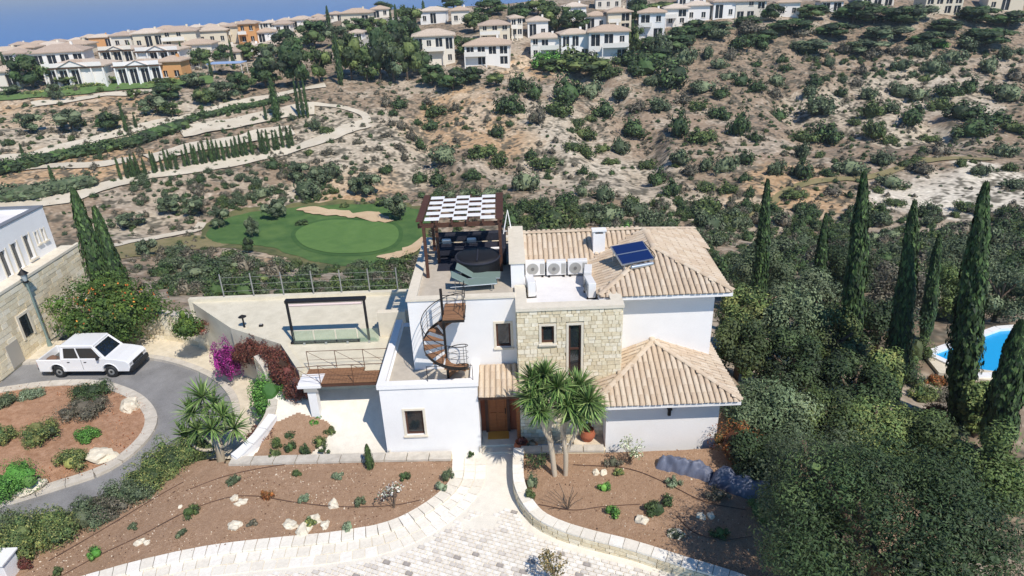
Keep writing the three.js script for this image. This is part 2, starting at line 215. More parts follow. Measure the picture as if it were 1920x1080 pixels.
// ---------- vegetation ----------
// leaves: many small faces with their own tone, spread through the volume of a crown
class Leaves {
  constructor() { this.p = []; this.c = []; this.n = []; }
  leaf(x, y, z, nx, ny, nz, len, wid, R, col, along) { // pointed blade in the plane square to n
    let l = Math.hypot(nx, ny, nz) || 1; nx /= l; ny /= l; nz /= l;
    let tx, ty, tz; if (along) [tx, ty, tz] = along; else { tx = R() - 0.5; ty = R() - 0.5; tz = R() - 0.5; }
    const d = tx * nx + ty * ny + tz * nz; tx -= d * nx; ty -= d * ny; tz -= d * nz; l = Math.hypot(tx, ty, tz) || 1; tx /= l; ty /= l; tz /= l;
    const bx_ = ny * tz - nz * ty, by = nz * tx - nx * tz, bz = nx * ty - ny * tx, h = len / 2, w = wid / 2;
    const a = [x - tx * h, y - ty * h, z - tz * h], b = [x + bx_ * w, y + by * w, z + bz * w], c = [x + tx * h, y + ty * h, z + tz * h], e = [x - bx_ * w, y - by * w, z - bz * w];
    this.p.push(...a, ...b, ...c, ...a, ...c, ...e); for (let i = 0; i < 6; i++) { this.c.push(col.r, col.g, col.b); this.n.push(nx, ny, nz); }
  }
  blade(a, dir, up, len, wid, droop, col) { // long folded blade from a point outwards, three segments
    const d = V(...dir).normalize(), u = V(...up), side = new THREE.Vector3().crossVectors(d, u).normalize(); let p = V(...a), q = d.clone();
    const pts = []; for (let i = 0; i <= 3; i++) { const w = wid * [0.7, 1, 0.75, 0.04][i] / 2; pts.push([p.clone().addScaledVector(side, w), p.clone().addScaledVector(side, -w)]); q.y -= droop; q.normalize(); p = p.clone().addScaledVector(q, len / 3); }
    for (let i = 0; i < 3; i++) { const [A, B] = pts[i], [C, D] = pts[i + 1], n = new THREE.Vector3().crossVectors(B.clone().sub(A), C.clone().sub(A)).normalize(); for (const v of [A, B, C, B, D, C]) { this.p.push(v.x, v.y, v.z); this.c.push(col.r, col.g, col.b); this.n.push(n.x, n.y, n.z); } }
  }
  core(x, y, z, rx, ry, rz, R, col, det = 1, amp = 0.18) { const g = new THREE.IcosahedronGeometry(1, det), q = g.attributes.position, s = R() * 50; for (let i = 0; i < q.count; i++) { const a = q.getX(i), b = q.getY(i), c = q.getZ(i), k = 1 + amp * 2 * noise(a * 1.6 + s, b * 1.6, c * 1.6 + s); this.p.push(x + a * k * rx, y + b * k * ry, z + c * k * rz); this.n.push(a, b, c); this.c.push(col.r, col.g, col.b); } }
  geo() { const g = new THREE.BufferGeometry(); g.setAttribute('position', new THREE.Float32BufferAttribute(this.p, 3)); g.setAttribute('normal', new THREE.Float32BufferAttribute(this.n, 3)); g.setAttribute('color', new THREE.Float32BufferAttribute(this.c, 3)); g.computeVertexNormals(); return g; }
}
const leafMat = new THREE.MeshStandardMaterial({ vertexColors: true, roughness: 0.72, side: THREE.DoubleSide });
const barkMat = mat([112, 96, 80], 0.95), barkPale = mat([192, 178, 156], 0.95);
function tone(R, pal) { const a = pal[Math.floor(R() * pal.length)], k = 0.72 + R() * 0.56; return srgb(a[0] * k, a[1] * k, a[2] * k); }
const PAL = {
  olive: [[76, 90, 62], [90, 104, 74], [64, 78, 52], [104, 114, 84]],
  dark: [[50, 70, 38], [62, 84, 44], [44, 60, 34], [80, 98, 54]],
  lentisc: [[66, 84, 42], [80, 98, 50], [56, 72, 38], [98, 110, 60]],
  grey: [[100, 96, 80], [86, 82, 68], [116, 108, 92], [80, 82, 64]],
  bright: [[70, 116, 44], [88, 134, 54], [58, 100, 40], [104, 148, 66]],
  hedge: [[86, 104, 56], [106, 120, 66], [70, 90, 50], [136, 138, 78]],
  rust: [[150, 86, 46], [120, 70, 40], [96, 84, 44], [168, 108, 52]],
  red: [[104, 52, 44], [84, 44, 38], [122, 72, 54], [86, 62, 46]],
  purple: [[150, 34, 120], [120, 30, 100], [168, 54, 138], [96, 40, 84]],
  orangeTree: [[66, 92, 34], [56, 80, 32], [84, 104, 38], [72, 96, 38], [92, 110, 44], [60, 84, 34]],
  cypress: [[50, 72, 36], [64, 88, 44], [42, 60, 34], [80, 102, 54]],
  sage: [[118, 134, 104], [136, 150, 120], [100, 118, 88]],
  yucca: [[92, 120, 60], [110, 138, 72], [78, 106, 52], [134, 154, 92]],
};
// a bush: clumps of leaves round a lumpy heart, standing on y = 0, about rx wide and h high
function bushGeo(seed, pal, { rx = 1, rz = 1, h = 1.4, clumps = 9, n = 320, leaf = 0.16, thin = 0.5, skirt = 0, core = 0.6, heart = 0.58 } = {}) {
  const R = rng(seed), L = new Leaves(), cs = [];
  for (let i = 0; i < clumps; i++) { const a = R() * 6.283, r = Math.sqrt(R()) * 0.78, y = 0.24 + 0.62 * R() * (1.05 - r); cs.push([Math.cos(a) * r * rx, y * h, Math.sin(a) * r * rz, 0.2 + 0.24 * R()]); }
  for (const c of cs) L.core(c[0], c[1] * 0.95, c[2], c[3] * rx * core, c[3] * h * 0.8 * core, c[3] * rz * core, R, tone(R, pal), 1);
  L.core(0, h * 0.34, 0, rx * heart, h * 0.32, rz * heart, R, tone(R, pal), 1);
  for (let i = 0; i < n; i++) { const c = cs[Math.floor(R() * cs.length)]; let x, y, z, l; do { x = R() * 2 - 1; y = R() * 2 - 1; z = R() * 2 - 1; l = Math.hypot(x, y, z); } while (l > 1 || l < 0.1); x /= l; y /= l; z /= l; const k = c[3] * (0.82 + 0.32 * R()); const Y = c[1] + y * k * h * 0.8; if (Y < 0.02) continue; L.leaf(c[0] + x * k * rx, Y, c[2] + z * k * rz, x + (R() - 0.5) * 1.1, y + 0.35 + (R() - 0.5) * 1.1, z + (R() - 0.5) * 1.1, leaf * (0.7 + 0.7 * R()), leaf * thin * (0.7 + 0.6 * R()), R, tone(R, pal)); }
  return L.geo();
}
// a tree crown made of leafy clumps inside an ellipsoid centred at height cy
function crownGeo(seed, pal, { rx, ry, rz, cy, clumps = 40, n = 6000, leaf = 0.12, thin = 0.4, cr = 0.3, core = 0.7, low = -0.75, up = 0.35 }) {
  const R = rng(seed), L = new Leaves(), cs = [];
  for (let i = 0; i < clumps; i++) { let x, y, z, l; do { x = R() * 2 - 1; y = R() * 2 - 1; z = R() * 2 - 1; l = Math.hypot(x, y, z); } while (l > 1 || l < 0.25 || y < low); const k = lerp(l, 1, 0.35) * 0.82 / Math.max(l, 0.01) * l; cs.push([x / l * k * rx, cy + y / l * k * ry, z / l * k * rz, cr * (0.7 + 0.6 * R()), tone(R, pal)]); }
  for (const c of cs) L.core(c[0], c[1], c[2], c[3] * rx * core, c[3] * ry * core, c[3] * rz * core, R, c[4], 1, 0.25);
  for (let i = 0; i < n; i++) { const c = cs[Math.floor(R() * cs.length)]; let x, y, z, l; do { x = R() * 2 - 1; y = R() * 2 - 1; z = R() * 2 - 1; l = Math.hypot(x, y, z); } while (l > 1 || l < 0.1); x /= l; y /= l; z /= l; const k = c[3] * (0.72 + 0.5 * R()); const t = tone(R, pal).lerp(c[4], 0.55); L.leaf(c[0] + x * k * rx, c[1] + y * k * ry, c[2] + z * k * rz, x + (R() - 0.5) * 1.2, y + up + (R() - 0.5) * 1.2, z + (R() - 0.5) * 1.2, leaf * (0.6 + 0.8 * R()), leaf * thin * (0.7 + 0.6 * R()), R, t); }
  return L.geo();
}
function trunkGeo(seed, h, r, limbs = 4, spread = 1, top = 0.55) { const R = rng(seed), g = [tube([[0, -0.3, 0], [r * 0.5, h * 0.3, -r * 0.4], [0, h * top, 0]], r, 8, 7)]; for (let i = 0; i < limbs; i++) { const a = i / limbs * 6.283 + R(); g.push(tube([[0, h * top * 0.92, 0], [Math.cos(a) * spread * 0.45, h * (top + 0.14), Math.sin(a) * spread * 0.45], [Math.cos(a) * spread, h * (0.82 + 0.14 * R()), Math.sin(a) * spread]], r * 0.5, 8, 5)); } return join(g); }
// cypress: columnar, of upright sprays, in metres: height H, greatest radius r
function cypressGeo(seed, n, H, r, spray = 0.34) {
  const R = rng(seed), L = new Leaves(), s = R() * 30; const prof = t => Math.min(1, 0.42 + t * 2.2) * Math.pow(Math.max(0, 1 - Math.pow(t, 2.6)), 0.62) * (1 - 0.22 * t);
  const lump = (a, t) => 1 + 0.34 * noise(Math.cos(a) * 1.3 + s, t * H * 0.55, Math.sin(a) * 1.3) + 0.16 * noise(Math.cos(a) * 3 + s, t * H * 1.6, Math.sin(a) * 3);
  const g = new THREE.CylinderGeometry(1, 1, 1, 10, 18, true).toNonIndexed(), p = g.attributes.position, c0 = tone(R, PAL.cypress);
  for (let i = 0; i < p.count; i++) { const t = p.getY(i) + 0.5, a = Math.atan2(p.getZ(i), p.getX(i)), k = prof(t) * 0.66 * r * lump(a, t); L.p.push(Math.cos(a) * k, t * H * 0.98, Math.sin(a) * k); L.n.push(0, 1, 0); L.c.push(c0.r, c0.g, c0.b); }
  for (let i = 0; i < n; i++) { const t = R() * 0.985, a = R() * 6.283, k = (prof(t) + 0.03) * r * (0.66 + 0.4 * R()) * lump(a, t), cx = Math.cos(a), cz = Math.sin(a); L.leaf(cx * k, t * H, cz * k, cx + (R() - 0.5) * 1.1, 0.15 + (R() - 0.5) * 0.5, cz + (R() - 0.5) * 1.1, spray * (0.6 + 0.8 * R()), spray * 0.36 * (0.6 + 0.8 * R()), R, tone(R, PAL.cypress), [cx * 0.3 + (R() - 0.5) * 0.4, 1, cz * 0.3 + (R() - 0.5) * 0.4]); }
  return L.geo();
}
// ---- shrubs of the far slopes ----
const shrubKinds = {}; const KINDS = ['dark', 'lentisc', 'olive', 'grey', 'bright'];
KINDS.forEach((k, i) => { shrubKinds[k] = [0, 1, 2].map(v => bushGeo(100 + i * 10 + v, PAL[k], { h: 1.25, n: 680, leaf: 0.17, clumps: 9 + v * 2, thin: 0.6, core: 0.4, heart: 0.5 })); });
// read off the photograph: px, py of the middle, width and height in pixels, kind
const Z1 = (ox, oy, l) => l.map(([x, y, w, h, k]) => [ox + x / 4, oy + y / 4, w / 4, h / 4, k]);
const shrubs = [
  ...Z1(480, 180, [[975, 35, 80, 130, 3], [1080, 55, 130, 80, 0], [1025, 118, 90, 70, 0], [1345, 115, 170, 110, 1], [1285, 35, 90, 80, 3], [1495, 75, 90, 90, 3], [1210, 190, 100, 65, 0], [1320, 220, 140, 80, 0], [1015, 200, 70, 70, 3], [1090, 215, 70, 90, 3], [980, 280, 90, 70, 3], [1170, 295, 90, 90, 3], [860, 295, 50, 40, 0], [1500, 325, 70, 55, 3], [1800, 265, 140, 110, 0], [1735, 165, 60, 60, 3], [1910, 200, 60, 60, 0], [1900, 75, 200, 180, 0], [1235, 355, 100, 100, 0], [1075, 375, 110, 70, 3], [920, 385, 80, 60, 3], [830, 395, 60, 60, 3], [1410, 435, 240, 170, 2], [1700, 410, 200, 130, 1], [1820, 480, 160, 150, 1], [1570, 430, 60, 60, 3], [1115, 460, 70, 80, 3], [975, 535, 140, 95, 0], [670, 450, 50, 50, 0], [815, 540, 60, 50, 3], [1235, 600, 140, 130, 0], [1370, 620, 140, 130, 0], [1635, 580, 120, 110, 0], [1525, 540, 40, 40, 3], [1550, 720, 150, 100, 2], [575, 570, 170, 140, 2], [380, 690, 240, 180, 2], [130, 515, 160, 90, 0], [300, 590, 140, 100, 2], [1350, 740, 120, 90, 1], [1470, 735, 120, 90, 2], [450, 215, 90, 110, 2], [530, 250, 110, 60, 1], [380, 215, 50, 60, 0], [250, 545, 60, 50, 3], [200, 590, 80, 80, 3], [1750, 720, 180, 110, 2], [1650, 690, 120, 90, 3], [460, 480, 90, 60, 3], [540, 420, 100, 60, 3], [400, 420, 90, 50, 1], [280, 150, 100, 60, 2], [720, 200, 40, 30, 0], [800, 225, 50, 40, 3], [640, 330, 60, 40, 3], [560, 335, 60, 40, 0], [760, 340, 70, 60, 3], [890, 470, 60, 40, 3], [1260, 80, 60, 60, 0], [1600, 110, 50, 50, 3], [1620, 200, 40, 40, 3], [1550, 200, 50, 50, 3], [1830, 190, 40, 30, 3], [20, 640, 120, 140, 2], [60, 720, 160, 120, 2], [665, 812, 70, 70, 1], [335, 955, 80, 50, 0]]),
  ...Z1(960, 180, [[330, 90, 200, 130, 1], [200, 150, 120, 140, 3], [370, 130, 100, 70, 1], [700, 100, 180, 160, 0], [1090, 60, 180, 150, 2], [1290, 30, 130, 80, 3], [1400, 80, 130, 60, 1], [1560, 120, 180, 130, 0], [910, 240, 200, 160, 0], [1250, 230, 180, 220, 0], [1420, 300, 200, 140, 1], [1700, 230, 180, 200, 0], [1820, 300, 120, 90, 0], [540, 270, 170, 130, 1], [465, 365, 140, 110, 1], [555, 420, 130, 100, 1], [680, 385, 110, 80, 1], [805, 385, 140, 140, 2], [440, 250, 60, 60, 0], [135, 430, 100, 100, 0], [240, 505, 180, 80, 1], [375, 490, 60, 50, 2], [740, 485, 110, 80, 1], [1010, 500, 150, 120, 1], [835, 530, 50, 40, 1], [905, 530, 40, 40, 0], [750, 570, 60, 50, 0], [535, 545, 90, 90, 0], [600, 600, 80, 70, 0], [270, 600, 80, 70, 0], [110, 640, 200, 200, 2], [1245, 460, 170, 170, 2], [1450, 510, 160, 90, 2], [1600, 500, 180, 200, 2], [1740, 460, 140, 140, 0], [1085, 620, 150, 160, 0], [1200, 690, 160, 150, 0], [540, 650, 70, 60, 2], [680, 720, 180, 180, 2], [530, 720, 110, 100, 2], [410, 760, 150, 140, 0], [1455, 670, 150, 120, 1], [1620, 690, 150, 100, 1], [1790, 720, 100, 100, 0], [920, 840, 200, 180, 2], [1450, 830, 280, 180, 1], [220, 830, 160, 130, 0], [80, 820, 120, 120, 0], [740, 890, 200, 150, 2], [1030, 920, 200, 180, 2], [1480, 960, 220, 200, 2], [1690, 950, 150, 150, 2], [1730, 870, 120, 90, 3], [300, 950, 300, 120, 1], [940, 80, 110, 90, 3], [590, 170, 90, 70, 1], [490, 200, 100, 90, 1], [1180, 590, 110, 60, 3], [1330, 570, 130, 70, 3], [1660, 760, 90, 50, 3], [1740, 600, 110, 90, 0], [60, 540, 70, 60, 3], [330, 330, 60, 50, 3], [500, 940, 160, 90, 1], [860, 990, 150, 60, 4], [560, 900, 140, 120, 2], [120, 930, 160, 100, 1], [380, 900, 140, 110, 2], [1280, 880, 90, 60, 3], [1560, 1050, 200, 140, 2]]),
  ...Z1(960, 0, [[50, 640, 130, 150, 0], [170, 690, 150, 130, 0], [460, 500, 300, 110, 1], [640, 560, 130, 100, 2], [740, 540, 150, 120, 1], [880, 440, 220, 160, 0], [1120, 380, 180, 200, 2], [1000, 500, 250, 160, 0], [1290, 430, 140, 160, 2], [1220, 580, 300, 180, 0], [420, 690, 280, 230, 0], [590, 680, 160, 160, 2], [830, 690, 160, 140, 2], [1060, 600, 130, 120, 2], [1420, 640, 180, 150, 2], [1700, 320, 180, 120, 0], [1880, 330, 120, 90, 0], [1530, 240, 180, 120, 2], [1780, 230, 200, 70, 3], [1460, 400, 120, 100, 2], [1560, 480, 110, 100, 2], [1640, 420, 90, 100, 3], [1830, 475, 90, 60, 0], [1720, 600, 140, 120, 0], [1830, 640, 130, 110, 0], [1560, 690, 150, 120, 0], [1620, 570, 120, 70, 2], [1300, 300, 200, 120, 0], [260, 480, 220, 60, 4], [1180, 460, 160, 100, 2]]),
  ...Z1(1440, 0, [[300, 360, 140, 110, 0], [620, 340, 120, 90, 1], [100, 440, 90, 80, 0], [130, 510, 90, 60, 0], [450, 460, 80, 120, 2], [560, 465, 60, 40, 0], [340, 610, 130, 110, 0], [320, 685, 150, 120, 2], [60, 600, 150, 130, 2], [430, 580, 60, 60, 0], [1000, 480, 150, 120, 2], [1240, 500, 120, 130, 2], [1350, 660, 180, 150, 0], [980, 680, 160, 150, 2], [1130, 700, 130, 130, 2], [750, 700, 150, 140, 2], [1500, 650, 130, 150, 0], [1650, 660, 120, 100, 0], [380, 810, 260, 130, 2], [80, 860, 130, 130, 0], [770, 830, 180, 150, 1], [910, 800, 130, 110, 2], [1070, 860, 220, 220, 0], [1290, 780, 150, 120, 1], [1450, 840, 250, 150, 0], [650, 910, 80, 80, 1], [260, 1020, 180, 120, 1], [450, 990, 220, 200, 0], [790, 970, 170, 200, 1], [910, 1050, 110, 80, 1], [1200, 1030, 130, 90, 1], [1550, 950, 250, 200, 0], [1800, 700, 200, 160, 2], [1850, 950, 170, 120, 1], [1700, 880, 200, 140, 0], [1360, 440, 200, 120, 2], [1480, 330, 150, 100, 2], [560, 600, 80, 70, 2], [660, 610, 90, 80, 3], [540, 690, 110, 80, 0], [850, 540, 80, 60, 0], [1090, 550, 70, 60, 0], [1170, 590, 70, 60, 1], [700, 520, 90, 90, 3], [950, 380, 130, 80, 3], [780, 400, 130, 100, 3], [1100, 380, 160, 80, 2], [1650, 500, 160, 140, 2], [1780, 400, 150, 120, 2], [1850, 560, 140, 110, 3], [40, 700, 110, 90, 3], [560, 370, 120, 80, 3], [240, 240, 150, 90, 3], [1300, 330, 110, 80, 4], [200, 340, 120, 80, 2]]),
  ...Z1(1440, 270, [[260, 60, 150, 170, 2], [390, 75, 90, 70, 1], [240, 200, 150, 150, 0], [440, 200, 130, 90, 0], [620, 170, 220, 170, 2], [860, 100, 170, 150, 2], [1030, 145, 110, 60, 1], [1105, 105, 90, 70, 1], [1170, 50, 100, 60, 0], [1270, 50, 150, 90, 3], [1450, 140, 90, 80, 1], [1540, 120, 60, 60, 1], [1810, 170, 110, 90, 1], [930, 290, 180, 100, 2], [820, 340, 100, 60, 1], [950, 430, 120, 90, 1], [610, 370, 70, 70, 0], [1150, 180, 160, 90, 3], [1600, 180, 150, 120, 2], [480, 350, 140, 60, 3], [200, 380, 160, 80, 1], [60, 180, 120, 140, 2], [1750, 60, 200, 90, 2], [1850, 300, 160, 90, 2], [1480, 470, 170, 90, 1], [1240, 700, 130, 140, 1], [1420, 620, 180, 130, 2], [1230, 610, 60, 50, 0], [300, 520, 160, 110, 2], [100, 560, 170, 120, 2], [840, 560, 200, 110, 2], [940, 680, 180, 100, 2], [560, 660, 150, 130, 2], [250, 720, 200, 130, 2], [800, 700, 140, 110, 2], [1500, 760, 200, 120, 2], [1330, 830, 170, 130, 2], [1840, 560, 180, 150, 0], [1830, 760, 190, 140, 0]]),
];
{
  const R = rng(77); const KW = ['dark green', 'mid green', 'grey olive', 'brownish dry', 'bright green'];
  const zone = (px, py) => px < 700 ? (py > 320 ? 'beside the golf green' : 'by the dirt road') : px < 960 ? (py < 250 ? 'on the orange slope' : 'above the golf green') : px < 1440 ? (py < 200 ? 'under the white hill villas' : py < 320 ? 'on the pale central hillside' : 'just above the tiled roof') : (py < 150 ? 'high on the right hillside' : py < 290 ? 'midway up the right hillside' : 'by the right footpath');
  const ORD = ['leftmost', 'second from left', 'third from left', 'fourth from left', 'fifth from left', 'sixth from left', 'seventh from left', 'eighth from left', 'ninth from left', 'tenth from left', 'eleventh from left', 'twelfth from left', 'thirteenth from left', 'fourteenth from left', 'fifteenth from left', 'sixteenth from left'], sizeOf = w => w > 45 ? 'broad' : w > 27 ? 'rounded' : 'small', keyOf = s => `${sizeOf(s[2])} ${KW[s[4]]} shrubs ${zone(s[0], s[1])}`, fam = {}; shrubs.forEach(s => (fam[keyOf(s)] ||= []).push(s)); Object.values(fam).forEach(l => l.sort((a, b) => a[0] - b[0]));
  shrubs.forEach((sh, i) => { const [px, py, w, h, k] = sh;
    const g = ground(px, py + h * 0.32), s = 1 / pxAt(-g[2]), W = w * s * 0.66, Hh = Math.max(h * s * 0.8, W * 0.8);
    const m = mesh('hillside_shrub', shrubKinds[KINDS[k]][i % 3], leafMat); m.position.set(g[0], g[1] - 0.25, g[2]); m.scale.set(W * (0.85 + 0.3 * R()), Hh * (0.85 + 0.35 * R()), W * (0.7 + 0.35 * R())); m.rotation.y = R() * 6.28;
    const key = keyOf(sh), f = fam[key], n = f.indexOf(sh); tag(m, f.length === 1 ? key.replace('shrubs', 'shrub') : `${n === f.length - 1 ? 'rightmost' : ORD[n]} of the ${key}`, 'shrub', key);
  });
  // low scrub nobody could count: tufts and bushes between the shrubs, denser in the gullies
  const list = KINDS.map(() => []);
  for (let i = 0; i < 13000; i++) {
    const px = -60 + R() * 2040, py = 95 + Math.pow(R(), 0.9) * 460; let dens = 0.36 + (px > 1250 && py < 300 ? 0.3 : 0) + 0.8 * noise(px * 0.011, py * 0.022) + 0.3 * noise(px * 0.04, py * 0.07), big = 0.78;
    if (px > 1380 && py > 395) { dens = 0.42; big = 1.6; }
    if (px > 960 && px <= 1400 && py > 385) { dens = 0.55; big = 1.45; }
    if (px > 780 && px <= 960 && py > 350) { dens = 0.45; big = 1.2; }
    if (px < 640 && px > 250 && py > 325 && py < 395) { dens = 0.5; big = 1.1; }
    if (px > 300 && px < 800 && py > 468) { dens = 0.6; big = 1.35; }
    if (px > 1500 && py < 150) { dens = 0.7; big = 1.15; }
    if (px < 560 && py < 300) { dens = 0.6; big = 0.95; }
    if (px < 300 && py > 380) dens = 0.15;
    if (R() > dens) continue; const g = ground(px, py); const x = g[0], z = g[2];
    if (px > 375 && px < 815 && py > 382 && py < 500 && Math.hypot((px - 610) / 215, (py - 442) / 60) < 1.05) continue;
    if (z > -38) continue; if (px > 1680 && px < 1870 && py > 325 && py < 405 && R() < 0.85) continue; if (px > 1540 && px < 1610 && py > 360 && py < 400 && R() < 0.8) continue; const s = big * (0.35 + 0.75 * R() * R()) * (big > 1 ? 1.15 : 1);
    const k = big > 1 ? [0, 2, 2, 1, 0, 3][Math.floor(R() * 6)] : [3, 3, 0, 1, 2, 3][Math.floor(R() * 6)]; list[k].push([x, g[1] - 0.1, z, s, s * (0.7 + 0.6 * R()), R() * 6.28]);
  }
  list.forEach((l, k) => { const im = new THREE.InstancedMesh(shrubKinds[KINDS[k]][k % 3], leafMat, l.length), m4 = new THREE.Matrix4(), q = new THREE.Quaternion(); l.forEach((t, i) => { q.setFromAxisAngle(V(0, 1, 0), t[5]); im.setMatrixAt(i, m4.compose(V(t[0], t[1], t[2]), q, V(t[3], t[4], t[3]))); }); im.name = numbered('hillside_scrub'); tag(im, `${KW[k]} low scrub scattered over the far slopes`, 'scrub', null, 'stuff'); fin(im); scene.add(im); });
}
// ---------- the plot: road, island, pavements, drive, beds, terrace ----------
const speck = (base, amp, seed, rep, coarse = 5, grain = 0.5) => noiseTex(256, seed, (u, v, R) => { const n = fbm(u * coarse, v * coarse, 4) * (2 - grain * 2) + (R() - 0.5) * grain * 2; return base.map(c => c + n * amp); }, rep);
const bumpy = (seed, f, rep) => noiseTex(256, seed, (u, v, R) => { const n = 128 + 150 * fbm(u * f, v * f, 4) + (R() - 0.5) * 40; return [n, n, n]; }, rep, false);
M.asphalt = new THREE.MeshStandardMaterial({ map: speck([136, 135, 134], 26, 21, 0.22, 4, 0.45), roughness: 0.95 });
M.kerb = new THREE.MeshStandardMaterial({ map: speck([198, 190, 176], 28, 22, 0.6, 6, 0.5), roughness: 0.95 });
M.pave = new THREE.MeshStandardMaterial({ map: speck([216, 204, 180], 26, 23, 0.4, 8, 0.5), roughness: 0.95, bumpMap: bumpy(24, 14, 0.8), bumpScale: 0.01 });
M.drive = new THREE.MeshStandardMaterial({ map: speck([232, 225, 210], 18, 25, 0.35, 9, 0.6), roughness: 0.95 });
M.patio = new THREE.MeshStandardMaterial({ map: speck([214, 206, 184], 20, 26, 0.3, 7, 0.5), roughness: 0.95 });
M.mulch = new THREE.MeshStandardMaterial({ map: speck([160, 130, 104], 40, 27, 0.5, 14, 0.75), roughness: 1, bumpMap: bumpy(28, 30, 0.6), bumpScale: 0.03 });
M.orangeSoil = new THREE.MeshStandardMaterial({ map: speck([166, 128, 100], 46, 29, 0.45, 9, 0.6), roughness: 1, bumpMap: bumpy(30, 24, 0.6), bumpScale: 0.03 });
M.render_ = new THREE.MeshStandardMaterial({ map: speck([238, 236, 233], 7, 32, 0.2, 5, 0.4), roughness: 0.92, bumpMap: bumpy(33, 40, 1.2), bumpScale: 0.003 });
M.stoneTex = [[226, 212, 180], [232, 220, 192], [218, 203, 170], [228, 216, 186], [214, 200, 170], [236, 226, 202]].map((c, i) => new THREE.MeshStandardMaterial({ map: speck(c, 26, 40 + i, 1.4, 8, 0.5), roughness: 0.95 }));
M.sett = [[236, 229, 214], [230, 222, 206], [240, 234, 222]].map((c, i) => new THREE.MeshStandardMaterial({ map: speck(c, 18, 310 + i, 1.4, 8, 0.5), roughness: 0.95 }));
M.joint = mat([216, 204, 174], 1);
M.rock = new THREE.MeshStandardMaterial({ map: speck([222, 212, 190], 30, 50, 0.8, 6, 0.4), roughness: 1 });
function flatPoly(pts, y, holes = []) { const s = new THREE.Shape(pts.map(p => new THREE.Vector2(p[0], -p[1]))); for (const h of holes) s.holes.push(new THREE.Path(h.map(p => new THREE.Vector2(p[0], -p[1])))); const g = new THREE.ShapeGeometry(s); g.rotateX(-Math.PI / 2); g.translate(0, y, 0); const p = g.attributes.position, u = g.attributes.uv; for (let i = 0; i < p.count; i++) u.setXY(i, p.getX(i), p.getZ(i)); return g; }
function slabPoly(pts, y0, y1) { const s = new THREE.Shape(pts.map(p => new THREE.Vector2(p[0], -p[1]))); const g = new THREE.ExtrudeGeometry(s, { depth: y1 - y0, bevelEnabled: false }); g.rotateX(-Math.PI / 2); g.translate(0, y0, 0); return metreUV(g); }
const curve2 = (pts, n, closed = false) => new THREE.CatmullRomCurve3(pts.map(p => V(p[0], 0, p[1])), closed, 'centripetal').getSpacedPoints(n).map(p => [p.x, p.z]);
function inside(x, z, poly) { let c = false; for (let i = 0, j = poly.length - 1; i < poly.length; j = i++) { const a = poly[i], b = poly[j]; if ((a[1] > z) !== (b[1] > z) && x < (b[0] - a[0]) * (z - a[1]) / (b[1] - a[1]) + a[0]) c = !c; } return c; }
function edgeDist(x, z, poly, closed = true) { let d = 1e9; for (let i = 0; i < poly.length - (closed ? 0 : 1); i++) { const a = poly[i], b = poly[(i + 1) % poly.length], ux = b[0] - a[0], uz = b[1] - a[1], t = clamp(((x - a[0]) * ux + (z - a[1]) * uz) / (ux * ux + uz * uz), 0, 1); d = Math.min(d, Math.hypot(x - a[0] - ux * t, z - a[1] - uz * t)); } return d; }
function gridPoly(poly, hf, cell) { // sheet with its own relief inside an outline
  const xs = poly.map(p => p[0]), zs = poly.map(p => p[1]), x0 = Math.min(...xs), x1 = Math.max(...xs), z0 = Math.min(...zs), z1 = Math.max(...zs), nx = Math.ceil((x1 - x0) / cell), nz = Math.ceil((z1 - z0) / cell), pos = [], uv = [], idx = [];
  for (let j = 0; j <= nz; j++) for (let i = 0; i <= nx; i++) { const x = x0 + i * cell, z = z0 + j * cell; pos.push(x, hf(x, z), z); uv.push(x, z); if (i < nx && j < nz && inside(x + cell / 2, z + cell / 2, poly)) { const a = j * (nx + 1) + i; idx.push(a, a + nx + 1, a + 1, a + 1, a + nx + 1, a + nx + 2); } }
  const g = new THREE.BufferGeometry(); g.setAttribute('position', new THREE.Float32BufferAttribute(pos, 3)); g.setAttribute('uv', new THREE.Float32BufferAttribute(uv, 2)); g.setIndex(idx); g.computeVertexNormals(); return g.toNonIndexed();
}
function offsetLine(line, d) { return line.map((p, i) => { const a = line[Math.max(0, i - 1)], b = line[Math.min(line.length - 1, i + 1)], tx = b[0] - a[0], tz = b[1] - a[1], l = Math.hypot(tx, tz) || 1; return [p[0] - tz / l * d, p[1] + tx / l * d]; }); }
function wallGeo(line, w, y0, y1) { // solid wall along a line, width w, levels may be functions of the index
  const A = offsetLine(line, w / 2), B = offsetLine(line, -w / 2), q = [], f = (v, i) => typeof v === 'function' ? v(i / (line.length - 1)) : v;
  for (let i = 0; i < line.length - 1; i++) { const a0 = f(y0, i), a1 = f(y1, i), b0 = f(y0, i + 1), b1 = f(y1, i + 1); const P3 = (p, y) => [p[0], y, p[1]];
    q.push([P3(A[i], a1), P3(A[i + 1], b1), P3(B[i + 1], b1), P3(B[i], a1)], [P3(A[i], a0), P3(A[i + 1], b0), P3(A[i + 1], b1), P3(A[i], a1)], [P3(B[i + 1], b0), P3(B[i], a0), P3(B[i], a1), P3(B[i + 1], b1)]);
    if (i === 0) q.push([P3(B[0], a0), P3(A[0], a0), P3(A[0], a1), P3(B[0], a1)]); if (i === line.length - 2) { const k = i + 1; q.push([P3(A[k], b0), P3(B[k], b0), P3(B[k], b1), P3(A[k], b1)]); } }
  return quadGeo(q);
}
